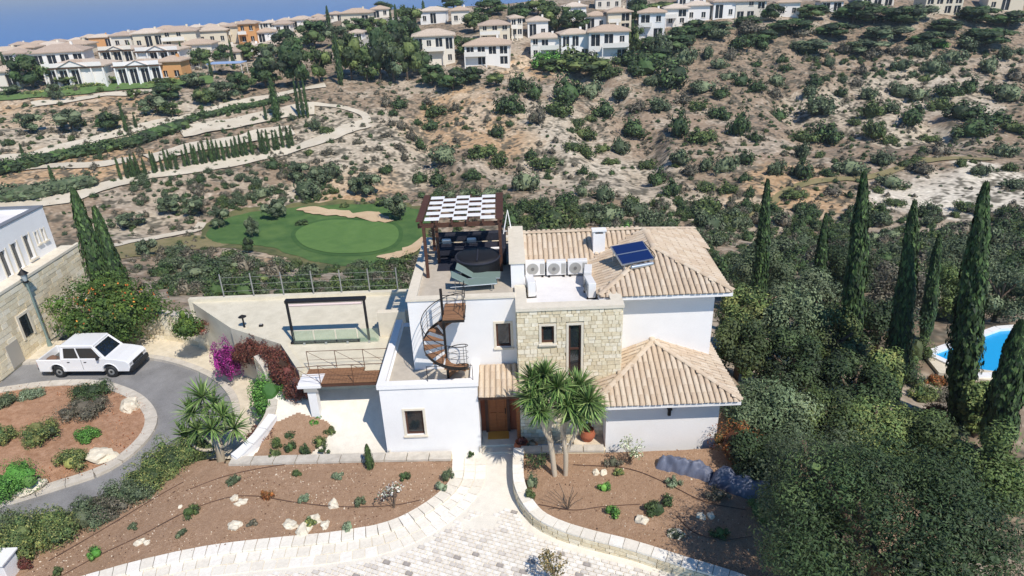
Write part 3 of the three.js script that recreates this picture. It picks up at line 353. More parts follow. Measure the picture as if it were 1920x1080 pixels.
// road and planted island
const roadOuter = [[-46, -31.5], ...curve2([[-27.5, -31.2], [-23, -31.4], [-19.7, -31.3], [-16.9, -30.1], [-14.56, -28.3], [-13.1, -26.1], [-12.8, -24.3], [-13.5, -23], [-14.9, -21.8], [-16.9, -19.9], [-19.3, -18.6], [-24, -16.6]], 44), [-46, -10]];
struct('asphalt_road', flatPoly(roadOuter, -1.0), M.asphalt);
const islandLine = curve2([[-31, -21], [-26.5, -18.6], [-22.6, -19.2], [-20.33, -20.36], [-18.74, -21.17], [-17.14, -22.2], [-16.53, -23.92], [-16.81, -25.48], [-18.06, -27.05], [-19.48, -28.06], [-21.21, -28.8], [-23.46, -28.95], [-25.86, -28.49], [-30, -27]], 80, true);
{ const inner = islandLine.slice(0, -1); const soilH = (x, z) => -0.93 + 0.14 * smooth(0, 2, edgeDist(x, z, inner)) + 0.05 * fbm(x * 1.5, z * 1.5); struct('island_soil', gridPoly(offsetLine([...inner, inner[0]], 0), soilH, 0.2), M.orangeSoil); }
{ // broad concrete kerb in cast lengths
  const kb = thing('island_kerb', 'broad pale concrete kerb around the orange soil island', 'kerb'); const n = islandLine.length - 1;
  for (let i = 0; i < n; i += 2) { const seg = [islandLine[i], islandLine[(i + 1) % n], islandLine[(i + 2) % n]]; const m = new THREE.Vector2(seg[2][0] - seg[0][0], seg[2][1] - seg[0][1]); const s0 = [lerp(seg[0][0], seg[1][0], 0.02), lerp(seg[0][1], seg[1][1], 0.02)]; mesh('kerb_stone', wallGeo([s0, seg[1], [lerp(seg[2][0], seg[1][0], 0.02), lerp(seg[2][1], seg[1][1], 0.02)]], 0.52, -1.05, -0.87), M.kerb, kb); }
}
const walkOut = curve2([[-27, -33.4], [-22.5, -33.6], [-19.6, -33.3], [-17.2, -32.3], [-14.8, -30.6], [-12.4, -27.6], [-11.3, -25.2], [-11.0, -23.4], [-11.7, -22.4]], 40);
const walkIn = roadOuter.slice(2, 36);
struct('pavement', flatPoly([...walkIn.filter(p => p[1] < -22.3 && p[0] > -27), ...walkOut.slice().reverse()], -0.87), M.pave);
{ const kb = thing('road_kerb', 'pale kerb along the outer curve of the asphalt road', 'kerb'); const l = roadOuter.slice(1, 46).filter(p => p[1] < -22.3 || p[0] > -15); for (let i = 0; i + 2 < l.length; i += 2) mesh('kerb_stone', wallGeo([l[i], l[i + 1], [lerp(l[i + 2][0], l[i + 1][0], 0.03), lerp(l[i + 2][1], l[i + 1][1], 0.03)]], 0.34, -1.05, -0.855), M.kerb, kb); }
// boundary wall behind the pavement
function copedWall(name, label, line, w, y0, y1, { stones = 0.55, mats = M.stoneTex, face = 0, courses = 0, cope = 0.08, copeMat = M.kerb, body = M.joint, proud = 0.06 } = {}) {
  const t = thing(name, label, 'wall'); const f = typeof y1 === 'function' ? y1 : () => y1, f0 = typeof y0 === 'function' ? y0 : () => y0; mesh('wall_body', wallGeo(line, w, y0, u => f(u) - cope), body, t);
  const c = new THREE.CatmullRomCurve3(line.map(p => V(p[0], 0, p[1])), false, 'centripetal'), len = c.getLength(), n = Math.round(len / stones), R = rng(line.length * 7 + n);
  for (let i = 0; i < n; i++) { const u0 = (i + 0.02) / n, u1 = (i + 0.98) / n, mid = (u0 + u1) / 2; const seg = [u0, mid, u1].map(u => { const p = c.getPointAt(clamp(u, 0, 1)); return [p.x, p.z]; }); const y = f(mid) + (R() - 0.5) * 0.012; mesh('coping_stone', wallGeo(seg, w + proud, u => f(lerp(u0, u1, u)) - cope + 0.004, u => f(lerp(u0, u1, u)) + (R() - 0.5) * 0.006), Array.isArray(copeMat) ? copeMat[Math.floor(R() * copeMat.length)] : copeMat, t); }
  if (face) for (let k = 0; k < courses; k++) { let s = -R() * 0.3; while (s < len) { const l = 0.3 + R() * 0.28, u0 = clamp((s + 0.012) / len, 0, 1), u1 = clamp((s + l - 0.012) / len, 0, 1); s += l; if (u1 - u0 < 0.005) continue; const mid = (u0 + u1) / 2, p = c.getPointAt(mid), tg = c.getTangentAt(mid), hh = (f(mid) - cope - f0(mid)) / courses, g = new THREE.BoxGeometry((u1 - u0) * len, hh - 0.02, 0.06); g.rotateY(-Math.atan2(tg.z, tg.x)); g.translate(p.x - tg.z * face * (w / 2 + 0.005 + R() * 0.015), f0(mid) + hh * (k + 0.5), p.z + tg.x * face * (w / 2 + 0.005 + R() * 0.015)); mesh('face_stone', metreUV(g), mats[Math.floor(R() * mats.length)], t); } }
  return t;
}
copedWall('garden_wall', 'low stone wall with pale coping along the pavement behind the pickup', walkOut.slice(4, 26), 0.4, -0.9, u => lerp(0.55, 1.1, u), { face: 1, courses: 5, stones: 0.8 });
copedWall('garden_wall', 'curved white stone wall beside the bright green bush', curve2([[-11.9, -26.9], [-11.2, -26.0], [-10.6, -24.6], [-10.4, -23.4], [-10.6, -22.4]], 14), 0.35, -0.9, u => lerp(1.5, 0.45, u), { face: 1, courses: 6, stones: 0.7 });
// raised terrace with the steel frame
struct('raised_terrace', slabPoly([[-17.2, -32.3], [-5.2, -32.3], [-5.2, -24.6], [-9.2, -24.6], [-10.7, -27.1], [-13.7, -28.9]], -1.4, 1.8), M.patio);
struct('terrace_edge', [wallGeo([[-17.3, -32.35], [-5.3, -32.35]], 0.3, -3, 1.98), wallGeo([[-13.72, -28.92], [-10.72, -27.12], [-9.2, -24.66]], 0.25, 0.5, 1.95)], M.patio);
// side court below the footbridge, rising to the back
const rampH = (x, z) => 0.02 + 0.95 * smooth(-21.6, -25, z) + 0.012 * fbm(x * 3, z * 3);
struct('side_court', gridPoly([[-10.6, -21.3], [-5.1, -21.3], [-5.1, -26.4], [-9.3, -26.4], [-10.6, -24]], rampH, 0.2), M.drive);
struct('front_apron', flatPoly([[-11.2, -21.35], [-11.4, -20.95], [-2.3, -20.75], [-2.4, -20.4], [-1.0, -20.4], [0.2, -20.6], [0.2, -23], [-11, -23]], 0.012), M.drive);
const frontKerb = curve2([[-11.3, -20.98], [-8, -20.92], [-5, -20.86], [-2.6, -20.78]], 20);
copedWall('front_kerb', 'long straight white kerb between the left bed and the white block', frontKerb, 0.4, -0.5, 0.2, { stones: 0.9, cope: 0.1 });
// drive between the two beds
const leftEdge = curve2([at(855, 862), at(850, 903), at(822, 935), at(742, 982), at(650, 1003), at(500, 1019), at(400, 1031), at(300, 1051), at(200, 1077), at(60, 1120), at(-100, 1180)].map(p => [p[0], p[2]]), 60);
const rightEdge = curve2([[0.02, -20.55], [-0.03, -19.5], [0.0, -18.7], [0.2, -17.95], [0.62, -17.2], [1.3, -16.68], [2.13, -16.27], [3.44, -15.75], [4.96, -15.0], [6.4, -14.3], [8.5, -13], [11, -11]], 50);
const driveOutline = [[-2.4, -20.95], ...leftEdge, [-20, -6], [12, -6], ...rightEdge.slice().reverse(), [0.05, -20.95]];
struct('driveway', flatPoly(driveOutline, 0.0), M.drive);
{ // pale setts edging the left bed in two rows
  const t = thing('bed_edging', 'curved double row of pale setts between the left bed and the drive', 'edging'); const R = rng(61);
  for (const [off, w, top] of [[-0.1, 0.46, 0.12], [-0.54, 0.42, 0.05], [-0.96, 0.4, 0.03]]) { const l = offsetLine(leftEdge, off), c = new THREE.CatmullRomCurve3(l.map(p => V(p[0], 0, p[1])), false, 'centripetal'), len = c.getLength(), n = Math.round(len / 0.4); for (let i = 0; i < n * 0.86; i++) { const u = [(i + 0.03) / n, (i + 0.5) / n, (i + 0.97) / n].map(u => { const p = c.getPointAt(u); return [p.x, p.z]; }); mesh('sett', wallGeo(u, w - 0.02, -0.05, top + (R() - 0.5) * 0.008), M.sett[Math.floor(R() * 3)], t); } }
}
{ // pavers
  const t = thing('paved_drive', 'drive of pale and grey paving stones at the foot of the picture', 'paving'); const R = rng(62), cols = [[232, 225, 212], [237, 231, 220], [228, 220, 207], [240, 235, 225], [210, 202, 191], [166, 158, 150]].map((c, i) => new THREE.MeshStandardMaterial({ map: speck(c, 22, 70 + i, 1.6, 6, 0.5), roughness: 0.95 }));
  const ang = 0.38, ca = Math.cos(ang), sa = Math.sin(ang), L = 0.26, W = 0.155, list = [], g0 = [0, 1, 2].map(i => { const g = new THREE.BoxGeometry(L - 0.028 - i * 0.006, 0.08, W - 0.026 - i * 0.004); return metreUV(g); });
  const band = leftEdge.concat(); for (let j = -150; j < 150; j++) for (let i = -110; i < 110; i++) { const a = (i + (j % 2 ? 0.5 : 0)) * L, b = j * W, x = a * ca - b * sa - 2, z = a * sa + b * ca - 13; if (z < -18.1 || z > -9 || x < -17 || x > 9) continue; if (!inside(x, z, driveOutline)) continue; if (edgeDist(x, z, leftEdge, false) < 1.35 || edgeDist(x, z, rightEdge, false) < 0.45) continue; if (z < -17.6 + 0.9 * noise(x * 0.7, z) + 0.08 * Math.abs(x)) continue; list.push([x, z]); }
  list.sort((p, q) => Math.hypot(p[0], p[1] + 15.6) - Math.hypot(q[0], q[1] + 15.6)); const rest = [], vis = list.filter(p => p[1] < -14.4), oth = list.filter(p => p[1] >= -14.4);
  vis.concat(oth).forEach(([x, z], i) => { const r = R(), k = r < 0.3 ? 0 : r < 0.55 ? 1 : r < 0.75 ? 2 : r < 0.87 ? 3 : r < 0.95 ? 4 : 5, gi = Math.floor(R() * 3), y = -0.006 + R() * 0.012, tn = ang + (R() - 0.5) * 0.06; if (i < 300) { const m = mesh('paver', g0[gi], cols[k], t); m.position.set(x, y, z); m.rotation.y = -tn; } else { const g = g0[gi].clone(); g.rotateY(-tn); g.translate(x, y, z); (rest[k] ||= []).push(g); } });
  rest.forEach((l, k) => { const m = mesh('pavers', l, cols[k], t); m.userData.kind = 'stuff'; });
}
// beds
const leftBed = [...curve2([[-2.75, -20.7], [-5, -20.72], [-8, -20.78], [-11.2, -20.85]], 12), [-12.4, -21.3], [-13.6, -21.2], [-14.9, -19.8], [-16.4, -18.4], [-18.6, -17.0], [-22, -15.5], [-22, -12], ...leftEdge.slice().reverse()];
const leftBedH = (x, z) => lerp(0.07, -0.62, smooth(-11.2, -17, x)) + 0.05 * fbm(x * 1.3, z * 1.3, 3) + 0.02;
struct('left_bed_soil', gridPoly(leftBed, leftBedH, 0.12), M.mulch);
const rightBed = [...rightEdge, [14, -11], [14, -24], [8.2, -24], [8.2, -20.45], [3.3, -20.45], [3.2, -20.6], [0.2, -20.6]];
const rightBedH = (x, z) => 0.34 + 0.05 * fbm(x * 1.3, z * 1.3 + 9, 3) - 0.9 * smooth(8.2, 13, x);
struct('right_bed_soil', gridPoly(rightBed, rightBedH, 0.12), M.mulch);
copedWall('retaining_wall', 'low curved retaining wall of pale stone blocks around the right bed', rightEdge.slice(0, 44), 0.34, -0.05, u => lerp(0.62, 0.46, smooth(0, 0.3, u)), { face: 1, courses: 3, stones: 0.46, copeMat: M.sett });
copedWall('bed_kerb', 'straight white kerb along the foot of the stone tower', curve2([[0.1, -20.62], [1.6, -20.6], [3.3, -20.52]], 8), 0.3, 0, 0.5, { stones: 0.75 });
// pebbles and bark lying on the soil
{ const R = rng(66), g = new THREE.IcosahedronGeometry(1, 0); const mk = (n, pts, col, name, label) => { const im = new THREE.InstancedMesh(g, mat([255, 255, 255], 1), pts.length), m4 = new THREE.Matrix4(), q = new THREE.Quaternion(), e = new THREE.Euler(); pts.forEach((p, i) => { e.set(R() * 6, R() * 6, R() * 6); q.setFromEuler(e); const s = 0.01 + 0.024 * R() * R(); im.setMatrixAt(i, m4.compose(V(p[0], p[1] + s * 0.4, p[2]), q, V(s * (0.8 + R()), s * 0.8, s * (0.8 + R() * 0.6)))); const c = col[Math.floor(R() * col.length)]; im.setColorAt(i, srgb(...c)); }); im.name = name; tag(im, label, 'pebbles', null, 'stuff'); fin(im); scene.add(im); };
  const scat = (poly, hf, n) => { const xs = poly.map(p => p[0]), zs = poly.map(p => p[1]), x0 = Math.min(...xs), x1 = Math.max(...xs), z0 = Math.min(...zs), z1 = Math.max(...zs), o = []; for (let i = 0; i < n * 8 && o.length < n; i++) { const x = lerp(x0, x1, R()), z = lerp(z0, z1, R()); if (inside(x, z, poly) && noise(x * 0.8, z * 0.8) + R() * 0.7 > 0.2) o.push([x, hf(x, z), z]); } return o; };
  const cols = [[206, 186, 160], [176, 148, 120], [222, 208, 186], [120, 92, 72], [150, 122, 98], [96, 74, 60]];
  mk(0, scat(leftBed, leftBedH, 3400), cols, 'bed_pebbles', 'pebbles and bark scattered over the left bed'); mk(0, scat(rightBed, rightBedH, 2400), cols, 'bed_pebbles_001', 'pebbles and bark scattered over the right bed');
  mk(0, scat(islandLine, () => -0.82, 2500), [[196, 136, 96], [170, 108, 72], [210, 160, 120], [140, 90, 62]], 'island_gravel', 'loose gravel on the orange island soil'); }
// ---------- the villa ----------
const villa = thing('villa', 'two storey white villa with stone tower and tiled hip roofs', 'villa');
M.white = M.render_;
M.wood = new THREE.MeshStandardMaterial({ map: noiseTex(256, 81, (u, v, R) => { const n = fbm(u * 3, v * 40, 3) * 40 + (R() - 0.5) * 14; return [150 + n, 88 + n * 0.8, 44 + n * 0.6]; }, 0.8), roughness: 0.6 });
M.darkWood = new THREE.MeshStandardMaterial({ map: noiseTex(256, 82, (u, v, R) => { const n = fbm(u * 3, v * 40, 3) * 26 + (R() - 0.5) * 10; return [82 + n, 52 + n * 0.8, 38 + n * 0.6]; }, 0.8), roughness: 0.7 });
M.deckWood = new THREE.MeshStandardMaterial({ map: noiseTex(256, 83, (u, v, R) => { const n = fbm(u * 3, v * 40, 3) * 40 + (R() - 0.5) * 24; return [142 + n, 104 + n * 0.8, 74 + n * 0.6]; }, 0.9), roughness: 0.8 });
M.iron = mat([40, 38, 38], 0.5, { metalness: 0.4 });
M.rust = mat([104, 72, 52], 0.8);
M.glass = new THREE.MeshPhysicalMaterial({ color: srgb(40, 46, 50), roughness: 0.06, metalness: 0, clearcoat: 1, clearcoatRoughness: 0.03 });
M.coping = new THREE.MeshStandardMaterial({ map: speck([222, 212, 192], 16, 84, 0.7, 6, 0.5), roughness: 0.95 });
M.deckTile = new THREE.MeshStandardMaterial({ map: speck([188, 178, 162], 18, 85, 0.6, 6, 0.5), roughness: 0.95 });
M.roofFlat = new THREE.MeshStandardMaterial({ map: speck([228, 224, 220], 16, 86, 0.3, 4, 0.3), roughness: 0.9 });
M.terra = mat([150, 84, 56], 0.9);
M.tile = [[200, 180, 156], [205, 187, 164], [195, 174, 149], [208, 191, 168], [197, 176, 150], [203, 184, 159]].map((c, i) => new THREE.MeshStandardMaterial({ map: speck(c, 24, 90 + i, 2.5, 5, 0.5), roughness: 0.92 }));
// walls (openings are cut as pieces round them)
function wallFront(x0, x1, y0, y1, z0, zf, holes) { // slab facing +z with openings [x0,x1,y0,y1]
  const xs = [...new Set([x0, x1, ...holes.flatMap(h => [h[0], h[1]])])].sort((a, b) => a - b), out = [];
  for (let i = 0; i < xs.length - 1; i++) { const m = (xs[i] + xs[i + 1]) / 2; const hs = holes.filter(h => m > h[0] && m < h[1]).sort((a, b) => a[2] - b[2]); let y = y0; for (const h of hs) { if (h[2] > y) out.push(bx(xs[i], xs[i + 1], y, h[2], z0, zf)); y = h[3]; } if (y < y1) out.push(bx(xs[i], xs[i + 1], y, y1, z0, zf)); }
  return out;
}
function windowPart(parent, x0, x1, y0, y1, z, { mull = 1, sill = true, frameMat = M.darkWood, bar = 0 } = {}) { // set into an opening whose face is at z
  const d = z - 0.16, f = 0.07, w = mesh('window', [bx(x0, x1, y0, y0 + f, d, d + 0.07), bx(x0, x1, y1 - f, y1, d, d + 0.07), bx(x0, x0 + f, y0 + f, y1 - f, d, d + 0.07), bx(x1 - f, x1, y0 + f, y1 - f, d, d + 0.07), ...(mull > 1 ? [bx((x0 + x1) / 2 - 0.025, (x0 + x1) / 2 + 0.025, y0 + f, y1 - f, d, d + 0.06)] : []), ...(bar ? [bx(x0 + f, x1 - f, bar - 0.04, bar + 0.04, d, d + 0.06)] : [])], frameMat, parent);
  mesh('pane', bx(x0 + f, x1 - f, y0 + f, y1 - f, d + 0.02, d + 0.03), M.glass, w);
  mesh('reveal', [bx(x0 - 0.09, x0 - 0.002, y0 - 0.002, y1 + 0.09, z, z + 0.025), bx(x1 + 0.002, x1 + 0.09, y0 - 0.002, y1 + 0.09, z, z + 0.025), bx(x0 - 0.002, x1 + 0.002, y1 + 0.002, y1 + 0.09, z, z + 0.025)], M.coping, w);
  if (sill) mesh('sill', rbx(x0 - 0.12, x1 + 0.12, y0 - 0.09, y0 - 0.004, z - 0.14, z + 0.07, 0.015), M.coping, w);
  return w;
}
const FR = -21.15; // front of the white block
mesh('block_wall', [...wallFront(-5.15, -1.45, 0, 3.12, FR - 0.3, FR, [[-4.3, -3.6, 0.95, 2.1]]), bx(-5.15, -4.85, 0, 3.12, -26.4, FR - 0.3), bx(-1.75, -1.45, 0, 3.12, -22.5, FR - 0.3), bx(-4.85, -1.75, 0, 0.9, -26.4, -26.1), bx(-4.85, -1.75, 0.9, 3.12, -26.4, -26.1)], M.white, villa);
windowPart(villa, -4.3, -3.6, 0.95, 2.1, FR);
mesh('terrace_floor', bx(-4.9, -1.7, 2.95, 3.08, -22.5, FR - 0.22), M.deckTile, villa);
mesh('terrace_floor', bx(-4.9, -3.97, 2.95, 3.082, -26.2, -22.5), M.deckTile, villa);
mesh('parapet_coping', [bx(-5.22, -1.40, 3.12, 3.3, FR - 0.25, FR + 0.06), bx(-5.22, -4.92, 3.12, 3.3, -26.4, FR - 0.25), bx(-1.72, -1.40, 3.12, 3.3, -22.5, FR - 0.25)], M.white, villa);
// upper white wall under the roof terrace
const UW = -22.5;
mesh('upper_wall', [...wallFront(-3.95, 0.1, 2.4, 6.08, UW - 0.3, UW, [[-0.68, -0.12, 3.95, 5.0]]), bx(-3.95, -3.65, 2.9, 6.08, -29, UW - 0.3), bx(-3.65, 0.1, 0, 5.9, -29, -28.7)], M.white, villa);
windowPart(villa, -0.68, -0.12, 3.95, 5.0, UW);
mesh('roof_terrace_floor', bx(-3.66, 0.1, 5.84, 5.96, -28.8, UW - 0.28), M.deckTile, villa);
mesh('parapet_coping', [bx(-4.0, 0.1, 6.08, 6.16, UW - 0.28, UW + 0.05), bx(-4.0, -3.62, 6.08, 6.16, -29.05, UW - 0.28), bx(-3.62, 0.1, 5.9, 6.12, -29.05, -28.75)], M.coping, villa);
mesh('party_wall', [bx(-0.02, 0.5, 5.0, 6.98, -27.6, -23.6), bx(-0.25, 0.1, 5.9, 6.35, -27.4, -26.2)], M.white, villa);
mesh('party_wall_coping', bx(-0.08, 0.56, 6.98, 7.05, -27.65, -23.55), M.coping, villa);
// stone tower: a recessed bed of mortar with every stone of the front standing proud
const TF = -21.5, tw = mesh('stone_wall', [...wallFront(0.16, 3.98, 0, 5.9, TF - 0.34, TF - 0.03, [[1.02, 1.48, 4.62, 5.36], [2.02, 2.48, 3.1, 5.36]]), bx(0.16, 0.46, 0, 6.0, -25.6, TF - 0.34), bx(3.7, 3.98, 0, 5.9, -23.2, TF - 0.34)], M.joint, villa);
{
  const R = rng(91), holes = [[0.92, 1.58, 4.5, 5.46], [1.92, 2.58, 3.0, 5.46]]; let count = 0; const rest = [];
  const courses = []; let y = 6.0; while (y > 0.02) { const h = 0.12 + R() * 0.09; courses.push([Math.max(0.01, y - h), y]); y -= h; }
  for (const [cy0, cy1] of courses) { let x = 0.13 - R() * 0.1; while (x < 4.0) { const l = 0.14 + R() * 0.2, x0 = Math.max(0.13, x), x1 = Math.min(4.0, x + l); x += l; if (x1 - x0 < 0.06) continue; const segs = []; let a = x0; for (const h of holes) if (cy1 > h[2] && cy0 < h[3]) { if (x1 > h[0] && x0 < h[1]) { if (x0 < h[0] - 0.05) segs.push([x0, h[0]]); if (x1 > h[1] + 0.05) segs.push([h[1], x1]); a = null; } } if (a !== null) segs.push([x0, x1]); for (const [s0, s1] of segs) { const d = 0.004 + R() * 0.018, j = () => (R() - 0.5) * 0.025; const g = bx(s0 + 0.008, s1 - 0.008, cy0 + 0.008, cy1 - 0.008, TF - 0.06, TF + d); const p = g.attributes.position, sk = [j(), j(), j(), j()]; for (let i = 0; i < p.count; i++) { const k = (p.getX(i) > (s0 + s1) / 2 ? 1 : 0) + (p.getY(i) > (cy0 + cy1) / 2 ? 2 : 0); p.setY(i, p.getY(i) + sk[k] * 0.6); p.setX(i, p.getX(i) + sk[3 - k] * 0.5); } g.computeVertexNormals(); const mi = Math.floor(R() * 6); if (cy0 > 3.0 && count < 300) { mesh('stone', g, M.stoneTex[mi], tw); count++; } else (rest[mi] ||= []).push(g); } } }
  // side faces of the tower
  for (const [cy0, cy1] of courses) { let z = -25.6; while (z < TF - 0.05) { const l = 0.2 + R() * 0.26, z1 = Math.min(TF - 0.04, z + l); (rest[Math.floor(R() * 6)] ||= []).push(bx(0.12 - R() * 0.025, 0.2, cy0 + 0.008, cy1 - 0.008, z + 0.008, z1 - 0.008)); if (z > -23.1) (rest[Math.floor(R() * 6)] ||= []).push(bx(3.92, 4.0 + R() * 0.02, cy0 + 0.008, cy1 - 0.008, z + 0.008, z1 - 0.008)); z = z1; } }
  rest.forEach((l, k) => { const m = mesh('stones', l, M.stoneTex[k], tw); m.userData.kind = 'stuff'; });
}
windowPart(villa, 1.02, 1.48, 4.62, 5.36, TF + 0.02);
windowPart(villa, 2.02, 2.48, 3.1, 5.36, TF + 0.02, { bar: 4.3, sill: false });
mesh('tower_roof', bx(0.46, 3.7, 5.55, 5.7, -25.6, TF - 0.34), M.roofFlat, villa);
mesh('parapet_coping', [bx(0.1, 4.04, 6.0, 6.12, TF - 0.42, TF + 0.06), bx(0.1, 0.52, 6.0, 6.12, -23.5, TF - 0.42), bx(3.6, 4.04, 5.9, 6.12, -22.6, TF - 0.42)], M.coping, villa);
mesh('tower_parapet', [bx(0.46, 3.7, 5.7, 6.0, TF - 0.40, TF - 0.33), bx(3.6, 3.7, 5.7, 5.9, -22.6, TF - 0.4)], M.white, villa);
// upper right wing and lower right wing
mesh('upper_wing_wall', [bx(3.99, 7.8, 2.4, 6.0, -23.3, -23.0), bx(7.5, 7.8, 0, 6.0, -29, -23.3), bx(3.3, 7.5, 0, 6.0, -29, -28.7), bx(3.3, 3.6, 5.5, 6.0, -28.7, -25.6), bx(0.5, 3.3, 0, 6.0, -27.9, -27.6)], M.white, villa);
mesh('lower_wing_wall', [bx(3.38, 7.66, 0, 2.72, -21.05, -20.75), bx(7.36, 7.66, -2, 2.72, -25, -21.05), bx(3.38, 3.66, 0, 2.72, -23, -21.05)], M.white, villa);
mesh('foundation', [bx(-5.1, 7.7, -4, -0.02, -29, -21.3)], M.white, villa);
// recess with a second door between tower and lower wing
mesh('recess_wall', [bx(2.3, 3.38, 0, 2.72, -23.1, -22.9)], M.terra, villa);
{ const d = mesh('side_door', [bx(2.5, 3.25, 0.03, 2.1, -22.9, -22.84)], M.wood, villa); mesh('handle', rod([3.14, 1.0, -22.82], [3.14, 1.15, -22.82], 0.015), M.iron, d); }
mesh('recess_floor', bx(2.2, 3.38, 0.0, 0.3, -22.9, -20.62), M.pave, villa);
// porch: small tiled canopy, wooden door, step
mesh('porch_wall', [bx(-1.45, 0.16, 0, 2.5, -22.6, -22.3)], M.terra, villa);
{ const d = mesh('front_door', [bx(-1.15, -0.4, 0.16, 2.2, -22.30, -22.22)], M.wood, villa); for (const [x0, x1, y0, y1] of [[-1.07, -0.82, 0.3, 1.1], [-0.73, -0.48, 0.3, 1.1], [-1.07, -0.82, 1.25, 2.05], [-0.73, -0.48, 1.25, 2.05]]) mesh('panel', rbx(x0, x1, y0, y1, -22.23, -22.20, 0.01), M.wood, d); mesh('handle', rod([-0.46, 1.05, -22.18], [-0.46, 1.3, -22.18], 0.018), M.iron, d); mesh('door_frame', [bx(-1.27, -1.152, 0.16, 2.32, -22.30, -22.18), bx(-0.398, -0.28, 0.16, 2.32, -22.30, -22.18), bx(-1.152, -0.398, 2.202, 2.32, -22.30, -22.18)], M.darkWood, d); }
mesh('porch_side', bx(-0.02, 0.12, 0.1, 2.5, -22.3, -21.5), M.wood, villa);
mesh('porch_beam', [bx(-1.44, 0.12, 2.52, 2.68, -21.2, -21.05), bx(-1.44, 0.12, 2.6, 2.66, -22.5, -21.2)], M.darkWood, villa);
mesh('door_step', [rbx(-1.44, 0.12, 0.0, 0.16, -22.7, -21.35, 0.02), rbx(-1.42, 0.2, 0.0, 0.08, -21.35, -21.0, 0.02)], M.coping, villa);
// ---- tiled roofs ----
const tileGeoCache = {}; let tileCount = 0; const tileRest = [];
function barrel(r, l, seg = 5) { const pos = [], idx = []; for (let k = 0; k < 2; k++) for (let i = 0; i <= seg; i++) { const a = Math.PI * i / seg, rr = r * (k ? 0.86 : 1); pos.push(Math.cos(a) * rr, Math.sin(a) * rr * 0.52, k ? -l / 2 : l / 2); } for (let i = 0; i < seg; i++) idx.push(i, i + 1, seg + 1 + i, i + 1, seg + 2 + i, seg + 1 + i); const c0 = pos.length / 3; pos.push(0, 0, l / 2); for (let i = 0; i < seg; i++) idx.push(c0, i + 1, i); const g = new THREE.BufferGeometry(); g.setAttribute('position', new THREE.Float32BufferAttribute(pos, 3)); g.setIndex(idx); g.computeVertexNormals(); const h = g.toNonIndexed(); const p = h.attributes.position, u = []; for (let i = 0; i < p.count; i++) u.push(p.getX(i), p.getZ(i)); h.setAttribute('uv', new THREE.Float32BufferAttribute(u, 2)); return h; }
const tileG = barrel(0.09, 0.46), ridgeG = barrel(0.12, 0.42, 6);
function roofFace(roof, poly, down, R, singles, name = 'tile') { // poly: 3-d corners, down: unit vector in plan the slope falls to
  const P0 = poly.map(p => V(...p)), n = new THREE.Vector3().crossVectors(P0[1].clone().sub(P0[0]), P0[2].clone().sub(P0[0])).normalize(); if (n.y < 0) n.negate();
  const dn = V(down[0], 0, down[1]); dn.y = -(n.x * dn.x + n.z * dn.z) / n.y; dn.normalize(); const side = new THREE.Vector3().crossVectors(n, dn).normalize(); // side x dn
  const o = P0[0], uv = P0.map(p => [p.clone().sub(o).dot(side), p.clone().sub(o).dot(dn)]); const a0 = Math.min(...uv.map(p => p[0])), a1 = Math.max(...uv.map(p => p[0])), b0 = Math.min(...uv.map(p => p[1])), b1 = Math.max(...uv.map(p => p[1]));
  const basis = new THREE.Matrix4().makeBasis(side, n, dn); const q0 = new THREE.Quaternion().setFromRotationMatrix(basis); const sp = 0.213, cl = 0.37;
  const nc = Math.floor((a1 - a0) / sp), out = [];
  for (let c = 0; c <= nc; c++) for (let r = 0; r * cl < b1 - b0 + cl; r++) { const a = a0 + (c + 0.5) * sp, b = b1 - (r + 0.42) * cl; if (!inside(a, b + 0.05, uv)) continue; const p = o.clone().addScaledVector(side, a + (R() - 0.5) * 0.012).addScaledVector(dn, b + (R() - 0.5) * 0.02).addScaledVector(n, 0.035 + R() * 0.008); const q = q0.clone().multiply(new THREE.Quaternion().setFromEuler(new THREE.Euler(0.045 + (R() - 0.5) * 0.02, (R() - 0.5) * 0.04, (R() - 0.5) * 0.04))); out.push([p, q]); }
  for (const [p, q] of out) { const mi = Math.floor(R() * 6); if (singles && tileCount < 300) { const m = mesh(name, tileG, M.tile[mi], roof); m.position.copy(p); m.quaternion.copy(q); tileCount++; } else { const g = tileG.clone(); g.applyQuaternion(q); g.translate(p.x, p.y, p.z); (tileRest[mi] ||= []).push(g); } }
}
function hipTiles(roof, a, b, R) { const A = V(...a), B = V(...b), d = B.clone().sub(A), L = d.length(), n = Math.round(L / 0.36); d.normalize(); const z = d.clone(), x = new THREE.Vector3().crossVectors(V(0, 1, 0), z).normalize(), y = new THREE.Vector3().crossVectors(z, x); const q = new THREE.Quaternion().setFromRotationMatrix(new THREE.Matrix4().makeBasis(x, y, z)); for (let i = 0; i < n; i++) { const m = mesh('ridge_tile', ridgeG, M.tile[Math.floor(R() * 6)], roof); m.position.copy(A).addScaledVector(z, (i + 0.5) / n * L); m.position.y += 0.07; m.quaternion.copy(q); } }
function deckGeo(faces, th = 0.06) { const q = []; for (const f of faces) { const t = f.map(p => p), b = f.map(p => [p[0], p[1] - th, p[2]]); if (f.length === 4) q.push(t, b.slice().reverse()); else q.push([t[0], t[1], t[2], t[2]], [b[2], b[1], b[0], b[0]]); for (let i = 0; i < f.length; i++) { const j = (i + 1) % f.length; q.push([b[i], b[j], t[j], t[i]]); } } return quadGeo(q); }
